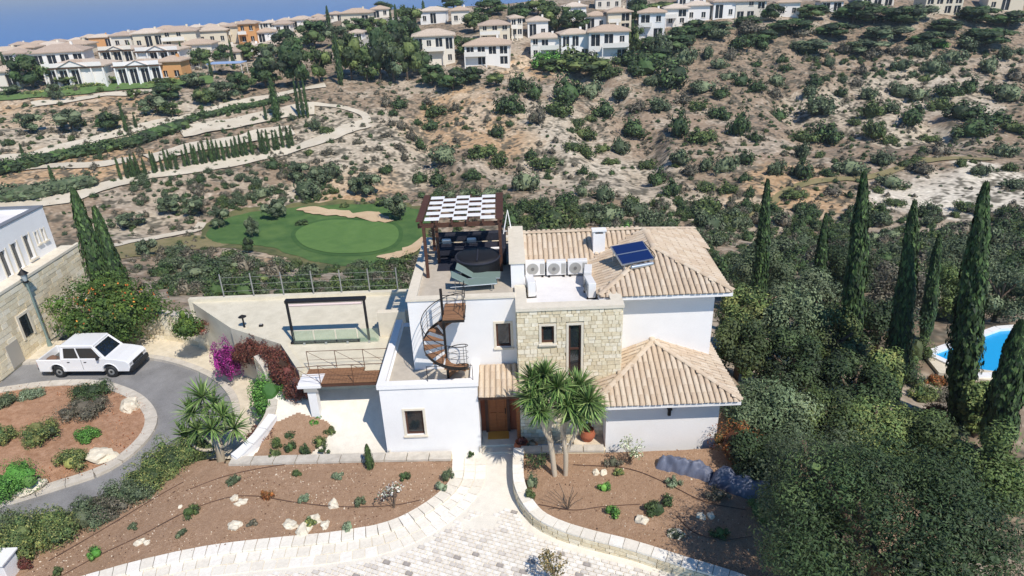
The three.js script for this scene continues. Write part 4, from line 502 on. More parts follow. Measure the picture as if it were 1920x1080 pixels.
{ // lower hip roof
  const R = rng(95), e = 2.74, x0 = 2.76, x1 = 8.16, zf = -20.08, ap = [5.46, 3.76, -22.78], rb = [5.46, 3.76, -23.0], zb = -25.4;
  const FL = [x0, e, zf], FRt = [x1, e, zf], BR = [x1, e, zb], WL = [x0, e, -23.0], RB = [7.72, 2.9, zb];
  const faces = [[FL, FRt, ap], [WL, FL, ap, rb], [FRt, BR, [7.82, 2.88, zb], [7.82, 2.88, -23.0]], [FRt, [7.82, 2.88, -23.0], rb, ap]];
  const roof = mesh('lower_roof', deckGeo(faces), M.tile[2], villa);
  roofFace(roof, faces[0], [0, 1], R, true); roofFace(roof, faces[3], [1, 0], R, true); roofFace(roof, faces[2], [1, 0], R, false); roofFace(roof, faces[1], [-1, 0], R, true);
  hipTiles(roof, ap, FRt, R); hipTiles(roof, ap, FL, R); hipTiles(roof, rb, ap, R);
  mesh('fascia', [bx(x0 - 0.02, x1 + 0.02, e - 0.2, e - 0.05, zf - 0.1, zf + 0.0), bx(x1 - 0.08, x1 + 0.02, e - 0.2, e - 0.05, zb, zf - 0.1), bx(x0 - 0.02, x0 + 0.08, e - 0.2, e - 0.05, -21.4, zf - 0.1), bx(x0, x1, e - 0.2, e - 0.15, -20.75, zf - 0.1)], M.white, villa);
}
{ // upper roof: hipped wing in front, ridge running left behind the tower
  const R = rng(96), e = 6.04, x0 = 3.26, x1 = 8.24, zf = -22.38, zb = -29.1, rx = 5.75, ry = 6.86, az = -24.87, jz = -27.1;
  const FL = [x0, e, zf], FRt = [x1, e, zf], BR = [x1 + 0.3, e, zb], AP = [rx, ry, az], J = [rx, ry, jz], JB = [rx + 0.1, ry, jz - 0.2];
  const AL = [0.5, ry, jz], ALf = [0.5, 6.16, -25.55], V0 = [x0 + 0.05, 6.16, -25.55], BLk = [0.5, e, zb], BRk = [x1 + 0.3, e, zb];
  const faces = [[FL, FRt, AP], [FRt, BR, J, AP], [ALf, V0, J, AL], [V0, FL, AP, J], [AL, J, BRk, BLk]];
  const roof = mesh('upper_roof', deckGeo(faces), M.tile[2], villa);
  roofFace(roof, faces[0], [0, 1], R, true); roofFace(roof, faces[2], [0, 1], R, true); roofFace(roof, faces[1], [1, 0], R, false); roofFace(roof, faces[3], [-1, 0], R, false);
  hipTiles(roof, AP, FRt, R); hipTiles(roof, AP, FL, R); hipTiles(roof, J, AP, R); hipTiles(roof, J, AL, R); hipTiles(roof, J, BRk, R);
  mesh('fascia', [bx(x0 - 0.02, x1 + 0.02, e - 0.2, e - 0.05, zf - 0.1, zf), bx(x1 - 0.05, x1 + 0.05, e - 0.2, e - 0.05, zb, zf - 0.1), bx(x0 - 0.02, x0 + 0.08, e - 0.2, e - 0.05, -25.6, zf - 0.1), bx(x0, x1, e - 0.2, e - 0.15, -23.0, zf - 0.1)], M.white, villa);
  mesh('verge', bx(0.5, 5.7, 5.9, 6.12, -25.62, -25.5), M.white, villa);
  mesh('chimney', [bx(3.45, 3.53, 6.3, 7.3, -26.4, -25.9), bx(3.87, 3.95, 6.3, 7.3, -26.4, -25.9), bx(3.53, 3.87, 6.3, 7.3, -26.4, -26.32), bx(3.53, 3.87, 6.3, 7.18, -25.98, -25.9), bx(3.4, 4.0, 7.3, 7.37, -26.2, -25.86), bx(3.53, 3.87, 6.5, 6.6, -26.32, -25.98)], M.white, roof);
}
{ // porch canopy
  const R = rng(97), f = [[-1.42, 2.72, -21.0], [0.14, 2.72, -21.0], [0.14, 3.2, -22.48], [-1.42, 3.2, -22.48]]; const roof = mesh('porch_roof', deckGeo([f]), M.tile[2], villa); roofFace(roof, f, [0, 1], R, false);
  tileRest.forEach((l, k) => { const m = mesh('tiles', l, M.tile[k], roof); m.userData.kind = 'stuff'; });
}
{ // wall lights
  for (const [x, y, z, n] of [[5.75, 1.75, -20.74]]) { const w = mesh('wall_lamp', [rbx(x - 0.06, x + 0.06, y, y + 0.28, z, z + 0.1, 0.02), rbx(x - 0.09, x + 0.09, y + 0.28, y + 0.32, z, z + 0.14, 0.01)], M.iron, villa); }
  for (const x of [-5.05, -1.5, 0.3]) mesh('downpipe', rod([x, 0.05, -21.1 - (x > 0 ? 0.3 : 0)], [x, 0.3, -21.1 - (x > 0 ? 0.3 : 0)], 0.03), M.coping, villa);
}
// ---------- things on and around the villa ----------
M.navy = mat([38, 40, 52], 0.8); M.black = mat([26, 26, 30], 0.6); M.plastic = mat([228, 226, 222], 0.6); M.grille = mat([168, 166, 160], 0.6); M.alu = mat([190, 196, 200], 0.35, { metalness: 0.8 });
M.whitePaint = mat([240, 238, 234], 0.5); M.frost = new THREE.MeshPhysicalMaterial({ color: srgb(232, 242, 236), roughness: 0.04, transmission: 0.96, thickness: 0, ior: 1.45 });
M.fanDark = mat([112, 110, 106], 0.7); M.clay = mat([168, 96, 66], 0.85); M.clayPale = mat([196, 150, 116], 0.85);
{ // spiral staircase
  const C = [-2.56, -21.62], r = 0.82, n = 15, y0 = 3.2, dy = 0.184, da = 0.535, a0 = -Math.PI / 2; // a: 0 = east, +90 = towards the camera
  const t = thing('spiral_staircase', 'dark iron spiral staircase with wooden treads on the lower terrace', 'staircase', [C[0], 0, C[1]]);
  mesh('pole', [rod([0, 3.08, 0], [0, 6.95, 0], 0.05, 0.05, 10), rod([0, 3.08, 0], [0, 3.11, 0], 0.14, 0.14, 12)], M.iron, t);
  const pt = (a, rr, y) => [Math.cos(a) * rr, y, Math.sin(a) * rr], outer = [], rail = [];
  for (let i = 0; i < n; i++) { const a = a0 + i * da, y = y0 + i * dy, b = a + da * 0.92, top = [pt(a, 0.06, y), pt(a, r, y), pt(b, r, y), pt(b, 0.06, y)], bot = top.map(p => [p[0], p[1] - 0.045, p[2]]); mesh('tread', quadGeo([top.slice().reverse(), bot, ...[0, 1, 2, 3].map(k => [bot[k], top[k], top[(k + 1) % 4], bot[(k + 1) % 4]])]), M.deckWood, t); }
  const yAt = a => y0 + (a - a0) / da * dy, aEnd = a0 + n * da; for (let k = 0; k <= 60; k++) { const a = lerp(a0, aEnd, k / 60); outer.push(pt(a, r, yAt(a) - 0.06)); rail.push(pt(a, r, yAt(a) + 0.85)); }
  const st = []; for (let k = 0; k < 60; k++) { const A = outer[k], B = outer[k + 1]; st.push([[A[0], A[1] - 0.07, A[2]], [B[0], B[1] - 0.07, B[2]], [B[0], B[1] + 0.07, B[2]], [A[0], A[1] + 0.07, A[2]]]); } mesh('stringer', quadGeo(st), M.iron, t);
  mesh('handrail', tube(rail, 0.017, 90, 6), M.iron, t); for (let i = 0; i <= n; i += 2) { const a = a0 + i * da; mesh('baluster', rod(pt(a, r, yAt(a) - 0.05), pt(a, r, yAt(a) + 0.85), 0.01), M.iron, t); }
  for (const s of [0.32, 0.62]) mesh('mid_rail', tube(rail.map(p => [p[0], p[1] - s * 0.85, p[2]]), 0.008, 90, 5), M.iron, t);
  // landing to the roof terrace
  mesh('landing', [bx(0.02, 0.78, 5.86, 5.93, -0.9, 0.35)], M.deckWood, t); mesh('landing_frame', [bx(0.0, 0.8, 5.76, 5.855, 0.28, 0.36), bx(0.74, 0.8, 5.76, 5.855, -0.9, 0.28)], M.iron, t);
  mesh('landing_rail', [rod([0.78, 5.9, 0.34], [0.78, 6.85, 0.34], 0.014), rod([0.78, 5.9, -0.85], [0.78, 6.85, -0.85], 0.014), rod([0.03, 6.85, 0.34], [0.78, 6.85, 0.34], 0.014), rod([0.78, 6.85, 0.34], [0.78, 6.85, -0.85], 0.014), rod([0.78, 6.4, 0.34], [0.78, 6.4, -0.85], 0.008), rod([0.03, 6.4, 0.34], [0.78, 6.4, 0.34], 0.008)], M.iron, t);
}
{ // low rail along the terrace edge
  const t = thing('terrace_railing', 'thin dark rail on posts along the edge of the lower terrace', 'railing'); for (const x of [-3.3, -1.6]) mesh('post', rod([x, 3.3, -21.28], [x, 3.95, -21.28], 0.014), M.iron, t); mesh('rail', [rod([-3.3, 3.94, -21.28], [-1.6, 3.94, -21.28], 0.011)], M.iron, t);
}
{ // roof pergola
  const y = 8.12, t = thing('roof_pergola', 'brown timber pergola with staggered white slats on the roof terrace', 'pergola'); const x0 = -3.62, x1 = -0.28, z0 = -27.9, z1 = -24.9;
  for (const [x, z] of [[x0 + 0.22, z1], [x0 + 0.22, z0], [x1 - 0.12, z1 - 0.4], [x1 - 0.12, z0], [x0 + 0.55, z1 - 1.5]]) mesh('post', bx(x - 0.06, x + 0.06, 5.96, y, z - 0.06, z + 0.06), M.darkWood, t);
  mesh('beam', [bx(x0, x1, y, y + 0.16, z1 - 0.06, z1 + 0.06)], M.darkWood, t); mesh('beam', [bx(x0, x1, y, y + 0.16, z0 - 0.06, z0 + 0.06)], M.darkWood, t);
  for (let i = 0; i <= 5; i++) { const x = lerp(x0 + 0.15, x1 - 0.15, i / 5); mesh('rafter', bx(x - 0.04, x + 0.04, y + 0.162, y + 0.30, z0 - 0.25, z1 + 0.25), M.darkWood, t); }
  const nx = 5, nz = 9, W = (x1 - x0 - 0.6) / nx, D = (z1 - z0 + 0.1) / nz; for (let j = 0; j < nz; j++) for (let i = 0; i < nx; i++) { if ((i + j) % 2) continue; const cx = x0 + 0.3 + (i + 0.5) * W, cz = z0 + (j + 0.5) * D; mesh('slat', rbx(cx - W * 0.53, cx + W * 0.53, y + 0.305, y + 0.335, cz - D * 0.5, cz + D * 0.48, 0.01), M.whitePaint, t); }
  for (let j = 0; j < nz; j++) mesh('batten', bx(x0 + 0.05, x1 - 0.05, y + 0.302, y + 0.303 + 0.01, z0 + (j + 0.5) * D - 0.03, z0 + (j + 0.5) * D + 0.03), M.darkWood, t);
  mesh('edge_board', bx(x0 - 0.04, x0 + 0.22, y + 0.31, y + 0.35, z0 - 0.2, z1 + 0.2), M.darkWood, t); mesh('edge_board', bx(x1 - 0.26, x1 + 0.04, y + 0.31, y + 0.35, z0 - 0.2, z1 + 0.2), M.darkWood, t);
}
{ // covered hot tub, sofa, loungers on the roof terrace
  const hb = thing('hot_tub', 'round black covered hot tub under the roof pergola', 'hot tub', [-1.35, 5.96, -25.3]); const pr = [[0.02, 0], [0.80, 0], [0.86, 0.1], [0.9, 0.62], [0.86, 0.74], [0.7, 0.8], [0.01, 0.84]].map(p => new THREE.Vector2(...p)); mesh('tub_shell', new THREE.LatheGeometry(pr, 28), M.black, hb); mesh('cover_strap', [bx(-0.03, 0.03, 0.80, 0.86, -0.8, 0.8)], M.navy, hb); { const g = new THREE.TorusGeometry(0.9, 0.05, 8, 28); g.rotateX(Math.PI / 2); g.translate(0, 0.7, 0); mesh('rim', g, M.navy, hb); }
  const so = thing('corner_sofa', 'dark navy corner sofa in the pergola shade', 'sofa', [-1.9, 5.96, -27.2]); mesh('seat', [rbx(-1.3, 1.5, 0.05, 0.42, -0.5, 0.3, 0.06), rbx(0.75, 1.5, 0.05, 0.418, 0.3, 1.4, 0.06)], M.navy, so); mesh('backrest', [rbx(-1.3, 1.5, 0.42, 0.85, -0.75, -0.5, 0.07)], M.navy, so); mesh('backrest', [rbx(1.5, 1.72, 0.05, 0.85, -0.75, 1.4, 0.07)], M.navy, so); for (const [x, z] of [[-0.9, -0.3], [0.2, -0.32], [1.25, 0.9]]) { const c = rbx(-0.2, 0.2, 0, 0.12, -0.17, 0.17, 0.05); c.rotateX(-0.9); c.translate(x, 0.5, z); mesh('cushion', c, M.plastic, so); }
  const rg = mesh('dark_rug', rbx(-3.1, -0.5, 5.965, 5.985, -27.9, -25.5, 0.008), M.navy); tag(rg, 'dark navy rug spread under the roof pergola', 'rug');
  const mk = (pos, turn, label) => { const l = thing('sun_lounger', label, 'sun lounger', pos, turn, 'loungers on the roof terrace'); const frame = mat([120, 138, 130], 0.6); mesh('frame', [rod([-0.3, 0.3, -0.9], [-0.3, 0.3, 0.9], 0.02), rod([0.3, 0.3, -0.9], [0.3, 0.3, 0.9], 0.02), rod([-0.3, 0.3, 0.9], [0.3, 0.3, 0.9], 0.02)], M.alu, l); for (const [x, z] of [[-0.3, -0.7], [0.3, -0.7], [-0.3, 0.7], [0.3, 0.7]]) mesh('leg', rod([x, 0, z], [x, 0.3, z], 0.018), M.alu, l); mesh('bed', rbx(-0.29, 0.29, 0.3, 0.34, -0.2, 0.9, 0.015), frame, l); const b = rbx(-0.29, 0.29, 0, 0.04, -0.75, 0, 0.015); b.rotateX(0.55); b.translate(0, 0.32, -0.2); mesh('headrest', b, frame, l); return l; };
  mk([-1.5, 5.96, -23.6], Math.PI / 2 + 0.1, 'grey green sun lounger nearest the edge of the roof terrace'); mk([-1.35, 5.96, -24.25], Math.PI / 2 - 0.05, 'grey green sun lounger beside the black hot tub');
}
{ // leaning white frame by the party wall
  const t = thing('white_stand', 'white tapering stand at the back of the party wall', 'stand', [-0.15, 6.4, -27.5]); const top = [0.08, 1.45, 0]; for (const [x, z] of [[-0.3, 0.2], [0.35, 0.2], [-0.3, -0.3], [0.35, -0.3]]) mesh('leg', rod([x, -0.4, z], top, 0.035, 0.02), M.whitePaint, t); for (const k of [0.25, 0.5]) mesh('rung', rod([lerp(-0.3, 0.08, k), -0.4 + 1.85 * k, lerp(0.2, 0, k)], [lerp(0.35, 0.08, k), -0.4 + 1.85 * k, lerp(0.2, 0, k)], 0.02), M.whitePaint, t);
}
// air conditioners on the tower roof
function acUnit(pos, turn, label) { const t = thing('air_conditioner', label, 'air conditioner', pos, turn, 'outdoor air conditioning units on the tower roof'); mesh('casing', rbx(-0.4, 0.4, 0.08, 0.68, -0.15, 0.15, 0.02), M.plastic, t); mesh('foot', bx(-0.34, -0.26, 0, 0.08, -0.18, 0.18), M.iron, t); mesh('foot', bx(0.26, 0.34, 0, 0.08, -0.18, 0.18), M.iron, t); const f = mesh('fan_grille', (() => { const g = new THREE.CylinderGeometry(0.24, 0.24, 0.03, 20); g.rotateX(Math.PI / 2); g.translate(-0.1, 0.38, 0.16); return g; })(), M.grille, t); mesh('hub', (() => { const g = new THREE.CylinderGeometry(0.07, 0.07, 0.03, 12); g.rotateX(Math.PI / 2); g.translate(-0.1, 0.38, 0.185); return g; })(), M.fanDark, f); for (let k = 0; k < 3; k++) { const g = new THREE.TorusGeometry(0.11 + k * 0.055, 0.008, 4, 20); g.translate(-0.1, 0.38, 0.18); mesh('guard_ring', g, M.grille, f); } mesh('service_panel', rbx(0.2, 0.38, 0.15, 0.6, 0.148, 0.165, 0.008), M.grille, t); return t; }
acUnit([0.98, 5.7, -25.25], 0, 'leftmost air conditioner in the back row on the tower roof'); acUnit([1.85, 5.7, -25.2], 0, 'middle air conditioner in the back row on the tower roof'); acUnit([2.72, 5.7, -25.2], 0, 'right air conditioner in the back row on the tower roof'); acUnit([0.72, 5.7, -23.5], Math.PI / 2 + 0.1, 'lone air conditioner against the left parapet of the tower'); acUnit([3.05, 5.7, -24.3], -Math.PI / 2 - 0.15, 'farther side air conditioner by the tiled roof edge'); acUnit([3.0, 5.7, -23.2], -Math.PI / 2 + 0.1, 'nearer side air conditioner by the tiled roof edge');
for (const [x, z, l] of [[1.9, -22.2, 'left flat vent cap behind the tower parapet'], [3.0, -22.2, 'right flat vent cap behind the tower parapet']]) { const t = thing('vent_cap', l, 'vent', [x, 5.7, z], 0, 'vent caps on the tower roof'); mesh('stem', bx(-0.12, 0.12, 0, 0.2, -0.06, 0.06), M.grille, t); mesh('hood', rbx(-0.18, 0.18, 0.2, 0.26, -0.09, 0.09, 0.02), M.plastic, t); }
{ // solar water heater
  const t = thing('solar_water_heater', 'dark blue solar panel with storage tank on the tiled roof', 'solar panel', [4.8, 6.6, -24.3], 0.34); t.scale.setScalar(0.86); const tilt = g => { g.rotateX(0.42); g.translate(0, 0.42, 0); return g; };
  const panel = new THREE.MeshPhysicalMaterial({ color: srgb(24, 42, 88), roughness: 0.18, clearcoat: 1, clearcoatRoughness: 0.05 });
  mesh('frame', [tilt(bx(-0.85, 0.85, -0.05, 0.0, -0.62, 0.62))], M.alu, t); mesh('collector', tilt(bx(-0.79, 0.79, 0.0, 0.03, 0.02, 0.57)), panel, t); mesh('collector', tilt(bx(-0.79, 0.79, 0.0, 0.03, -0.57, -0.03)), panel, t); mesh('divider', tilt(bx(-0.8, 0.8, 0.0, 0.045, -0.028, 0.018)), M.alu, t);
  for (const x of [-0.7, 0.7]) { mesh('strut', rod([x, 0.1, 0.55], [x, -0.25, 0.55], 0.02), M.alu, t); mesh('strut', rod([x, 0.66, -0.55], [x, -0.1, -0.55], 0.02), M.alu, t); }
  { const g = new THREE.CapsuleGeometry(0.1, 1.0, 6, 14); g.rotateZ(Math.PI / 2); g.translate(0.1, 0.05, 0.72); mesh('storage_tank', g, M.alu, t); } mesh('pipe', tube([[0.8, 0.2, 0.55], [0.95, 0.25, 0.4], [0.9, 0.6, -0.6]], 0.02, 12, 5), M.iron, t);
}
{ // black steel frame on the raised terrace
  const z = -27.4, y = 1.8, t = thing('steel_frame_canopy', 'black steel frame canopy standing on the raised pale terrace', 'canopy'); const X0 = -10.3, X1 = -6.78; for (const x of [X0, X1]) { mesh('post', bx(x - 0.05, x + 0.05, y, y + 2.05, z - 0.05, z + 0.05), M.black, t);  }
  mesh('top_beam', bx(X0 - 0.08, X1 + 0.08, y + 2.05, y + 2.17, z - 0.22, z + 0.06), M.black, t);
  mesh('rolled_blind', (() => { const g = new THREE.CylinderGeometry(0.07, 0.07, X1 - X0 - 0.2, 10); g.rotateZ(Math.PI / 2); g.translate((X0 + X1) / 2, y + 1.93, z); return g; })(), mat([226, 206, 200], 0.9), t); mesh('floor_track', bx(X0 - 0.1, X1 - 0.4, y + 0.004, y + 0.1, z + 0.06, z + 0.2), M.black, t);
  const gp = thing('glass_balustrade', 'greenish glass panels along the front of the black steel frame', 'balustrade'); for (let i = 0; i < 4; i++) { const x = lerp(X0 + 0.1, X1 + 0.6, i / 4), w = (X1 - X0 + 0.5) / 4 - 0.06; mesh('glass_panel', bx(x, x + w, y + 0.1, y + 0.75, z + 0.3, z + 0.31), M.frost, gp); mesh('clamp', bx(x + w / 2 - 0.05, x + w / 2 + 0.05, y, y + 0.12, z + 0.28, z + 0.33), M.alu, gp); }
}
{ // footbridge: two wooden decks, landing, pillar, thin rusty rails
  const t = thing('footbridge', 'wooden plank footbridge with rusty rails beside the white block', 'footbridge'); const deck = (x0, x1, z0, z1, y) => { const n = Math.round((x1 - x0) / 0.145), R = rng(n); for (let i = 0; i < n; i++) { const a = lerp(x0, x1, i / n), b = lerp(x0, x1, (i + 1) / n) - 0.012; mesh('plank', bx(a, b, y - 0.035 + R() * 0.006, y + R() * 0.006, z0, z1), M.deckWood, t); } mesh('joist', [bx(x0, x1, y - 0.2, y - 0.045, z1 - 0.1, z1 - 0.03), bx(x0, x1, y - 0.2, y - 0.045, z0 + 0.03, z0 + 0.1)], M.darkWood, t); };
  deck(-7.95, -5.25, -24.0, -23.15, 2.2); deck(-8.9, -6.5, -24.75, -24.15, 1.92);
  mesh('landing_slab', rbx(-8.95, -7.98, 1.98, 2.14, -24.0, -23.1, 0.02), M.white, t); mesh('pillar', bx(-8.6, -8.25, 0.1, 1.98, -23.55, -23.2), M.white, t); mesh('pillar_cap', bx(-8.7, -8.15, 1.8, 1.98, -23.65, -23.12), M.grille, t);
  const rail = (pts, h) => { for (const [x, y, z] of pts) mesh('rail_post', rod([x, y - 0.1, z], [x, y + h, z], 0.016), M.rust, t); for (let i = 0; i + 1 < pts.length; i++) { const [a, b] = [pts[i], pts[i + 1]]; mesh('rail_bar', rod([a[0], a[1] + h, a[2]], [b[0], b[1] + h, b[2]], 0.014), M.rust, t); mesh('rail_brace', rod([a[0], a[1] + h, a[2]], [b[0], b[1] + 0.05, b[2]], 0.009), M.rust, t); mesh('rail_bar', rod([a[0], a[1] + h * 0.5, a[2]], [b[0], b[1] + h * 0.5, b[2]], 0.008), M.rust, t); } };
  rail([[-8.9, 2.14, -23.12], [-7.95, 2.2, -23.12], [-6.6, 2.2, -23.12], [-5.3, 2.2, -23.12]], 0.85); rail([[-8.9, 1.92, -24.8], [-7.7, 1.92, -24.8], [-6.5, 1.92, -24.8], [-5.4, 1.92, -24.8]], 0.85);
  const s = thing('garden_steps', 'white steps from the raised terrace up to the lower roof terrace', 'steps'); for (let i = 0; i < 8; i++) mesh('step', rbx(-5.15 - 1.15, -5.15 + 0.15, 1.8, 1.8 + 0.16 * (8 - i), -27.6 - 0.3 * i - 0.3, -27.6 - 0.3 * i, 0.012), M.coping, s);
}
{ // wire fence on the far edge of the raised terrace
  const t = thing('wire_fence', 'wire fence on thin grey posts along the far terrace edge', 'fence'); const xs = [-15.4, -13.8, -12.2, -10.6, -9.1, -7.6, -6.1]; const fm = mat([150, 150, 146], 0.6); for (const x of xs) mesh('post', rod([x, 1.95, -32.35], [x, 3.3, -32.35], 0.035), fm, t); for (const h of [2.3, 2.7, 3.1]) mesh('wire', rod([xs[0], h, -32.35], [xs[6], h, -32.35], 0.008, 0.008, 4), fm, t);
  for (const [p, l] of [[at(459, 615, 1.8), 'dark mushroom topped garden lamp on the pale terrace'], [at(490, 612, 1.8), 'small dark garden light lying right of the mushroom lamp']]) { const b = thing('garden_lamp', l, 'garden lamp', p); if (l.startsWith('dark')) { mesh('stem', rod([0, 0, 0], [0, 0.62, 0], 0.05, 0.04, 8), M.iron, b); mesh('cap', (() => { const g = new THREE.ConeGeometry(0.2, 0.12, 12); g.translate(0, 0.68, 0); return g; })(), M.iron, b); mesh('foot', rod([0, 0, 0], [0, 0.04, 0], 0.11, 0.11, 10), M.coping, b); } else { mesh('housing', rbx(-0.1, 0.1, 0, 0.12, -0.07, 0.07, 0.03), M.iron, b); mesh('lens', rbx(-0.07, 0.07, 0.12, 0.135, -0.05, 0.05, 0.005), M.grille, b); } }
}
// pots and mat at the door
{ const pot = (x, z, y, s, label, m, plant) => { const t = thing('flower_pot', label, 'flower pot', [x, y, z], 0, 'clay pots by the door'); const pr = [[0.01, 0], [0.16, 0], [0.24, 0.14], [0.26, 0.26], [0.2, 0.36], [0.22, 0.4], [0.19, 0.4], [0.17, 0.34], [0.01, 0.32]].map(p => new THREE.Vector2(p[0] * s, p[1] * s)); mesh('pot', new THREE.LatheGeometry(pr, 18), m, t); const g = bushGeo(Math.round(x * 100 + 900), PAL[plant], { rx: 0.2 * s, rz: 0.2 * s, h: 0.32 * s, n: 140, leaf: 0.09 * s, clumps: 5 }); g.translate(0, 0.33 * s, 0); mesh('plant', g, leafMat, t); };
  pot(0.14, -21.05, 0.05, 1.15, 'larger clay pot of red flowers by the door step', M.clay, 'red'); pot(0.55, -20.9, 0.05, 1.05, 'smaller clay pot beside the red flower pot', M.clayPale, 'grey'); pot(2.75, -21.3, 0.3, 1.2, 'clay pot standing in the shaded side entrance', M.clay, 'rust');
  const m = rbx(-1.2, -0.35, 0.162, 0.185, -22.2, -21.7, 0.01); tag(mesh('door_mat', m, mat([206, 150, 62], 1)), 'straw coloured mat before the wooden front door', 'door mat'); }
// ---- pickup ----
{
  const c = at(176, 699, -1), t = thing('pickup_truck', 'white double cab pickup truck parked on the curved road', 'pickup truck', [-22.0, -1.0, -30.3], -0.06); t.scale.set(0.93, 0.98, 0.93); const W = 0.86, paint = new THREE.MeshPhysicalMaterial({ color: srgb(238, 238, 238), roughness: 0.35, clearcoat: 0.8, clearcoatRoughness: 0.08 }), dark = mat([34, 36, 38], 0.6), glass = new THREE.MeshPhysicalMaterial({ color: srgb(28, 34, 40), roughness: 0.05, clearcoat: 1 });
  const arch = (sh, x, r) => { sh.lineTo(x - r, 0.42); sh.absarc(x, 0.42, r, Math.PI, 0, true); };
  const side = (x0, x1, top) => { const s = new THREE.Shape(); s.moveTo(x0, 0.42); if (x0 < -1.6) { arch(s, -1.5, 0.43); } if (x1 > 1) { arch(s, 1.48, 0.43); } s.lineTo(x1, 0.42); for (const p of top) s.lineTo(...p); s.closePath(); return s; };
  const ext = (sh, d, z) => { const g = new THREE.ExtrudeGeometry(sh, { depth: d, bevelEnabled: true, bevelThickness: 0.03, bevelSize: 0.03, bevelSegments: 2, curveSegments: 12 }); g.translate(0, 0, z); return metreUV(g); };
  mesh('body', ext(side(-1.14, 2.5, [[2.6, 0.6], [2.6, 0.84], [2.46, 0.98], [1.9, 1.08], [1.32, 1.14], [-1.14, 1.12]]), W * 2 - 0.06, -W + 0.03), paint, t);
  const bed = mesh('load_bed', [ext(side(-2.55, -1.18, [[-1.18, 1.06], [-2.55, 1.06]]), 0.05, W - 0.08), ext(side(-2.55, -1.18, [[-1.18, 1.06], [-2.55, 1.06]]), 0.05, -W + 0.03), bx(-2.58, -2.5, 0.5, 1.07, -W + 0.09, W - 0.09)], paint, t); mesh('bed_floor', bx(-2.5, -1.18, 0.62, 0.68, -W + 0.09, W - 0.09), mat([92, 94, 92], 0.8), bed); mesh('bed_liner', [bx(-1.25, -1.2, 0.68, 1.04, -W + 0.09, W - 0.09)], mat([120, 124, 122], 0.7), bed);
  // cab
  const B = [[-1.14, 1.13], [1.36, 1.13]], T = [[-1.02, 1.8], [0.78, 1.8]], wb = W - 0.01, wt = W - 0.15; const q = [[B[0][0], B[0][1], wb], [B[1][0], B[1][1], wb], [T[1][0], T[1][1], wt], [T[0][0], T[0][1], wt]], qr = q.map(p => [p[0], p[1], -p[2]]);
  mesh('cab', quadGeo([q, [qr[1], qr[0], qr[3], qr[2]], [q[1], qr[1], qr[2], q[2]], [qr[0], q[0], q[3], qr[3]], [q[3], q[2], qr[2], qr[3]]]), paint, t); mesh('roof_panel', rbx(-1.08, 0.82, 1.76, 1.89, -wt - 0.03, wt + 0.03, 0.055), paint, t);
  for (const s of [1, -1]) { mesh('pillar_trim', [rod([1.36, 1.13, s * wb], [0.78, 1.82, s * wt], 0.035), rod([-1.14, 1.13, s * wb], [-1.02, 1.82, s * wt], 0.035)], paint, t); mesh('wheel_arch', [[1.48], [-1.5]].map(([x]) => { const g = new THREE.TorusGeometry(0.45, 0.03, 6, 18, Math.PI); g.translate(x, 0.42, s * (W + 0.0)); return g; }), paint, t); mesh('sill', rbx(-1.0, 0.98, 0.36, 0.44, s * (W - 0.05) - 0.05, s * (W - 0.05) + 0.05, 0.02), dark, t); }
  const bil = (Q, u, v) => { const a = Q[0].map((c, i) => lerp(c, Q[1][i], u)), b = Q[3].map((c, i) => lerp(c, Q[2][i], u)); return a.map((c, i) => lerp(c, b[i], v)); }, win = (name, Q, u0, u1, v0, v1, off) => mesh(name, quadGeo([[bil(Q, u0, v0), bil(Q, u1, v0), bil(Q, u1 - 0.0, v1), bil(Q, u0, v1)].map(p => [p[0] + off[0], p[1] + off[1], p[2] + off[2]])]), glass, t);
  for (const s of [1, -1]) { const Q = s > 0 ? q : [qr[0], qr[1], qr[2], qr[3]]; win('side_window', Q, 0.07, 0.41, 0.1, 0.9, [0, 0.004, 0.012 * s]); win('side_window', Q, 0.45, 0.93, 0.1, 0.9, [0, 0.004, 0.012 * s]); }
  win('windscreen', [q[1], qr[1], qr[2], q[2]], 0.07, 0.93, 0.1, 0.9, [0.012, 0.008, 0]); win('rear_window', [qr[0], q[0], q[3], qr[3]], 0.12, 0.88, 0.25, 0.85, [-0.012, 0.004, 0]);
  for (const [x, z] of [[1.48, W - 0.1], [-1.5, W - 0.1], [1.48, -W + 0.1], [-1.5, -W + 0.1]]) { const w = mesh('wheel', (() => { const g = new THREE.TorusGeometry(0.25, 0.105, 10, 24); g.scale(1, 1, 1.05); g.translate(x, 0.355, z); return g; })(), dark, t); mesh('rim', (() => { const g = new THREE.CylinderGeometry(0.2, 0.2, 0.14, 18); g.rotateX(Math.PI / 2); g.translate(x, 0.355, z); return g; })(), M.alu, w); mesh('hub', (() => { const g = new THREE.CylinderGeometry(0.07, 0.07, 0.17, 12); g.rotateX(Math.PI / 2); g.translate(x, 0.355, z); return g; })(), dark, w); }
  mesh('front_bumper', rbx(2.44, 2.74, 0.36, 0.64, -W + 0.02, W - 0.02, 0.08), dark, t); mesh('grille', rbx(2.56, 2.65, 0.66, 0.84, -0.5, 0.5, 0.02), dark, t); mesh('rear_bumper', rbx(-2.72, -2.6, 0.42, 0.58, -W + 0.1, W - 0.1, 0.03), dark, t);
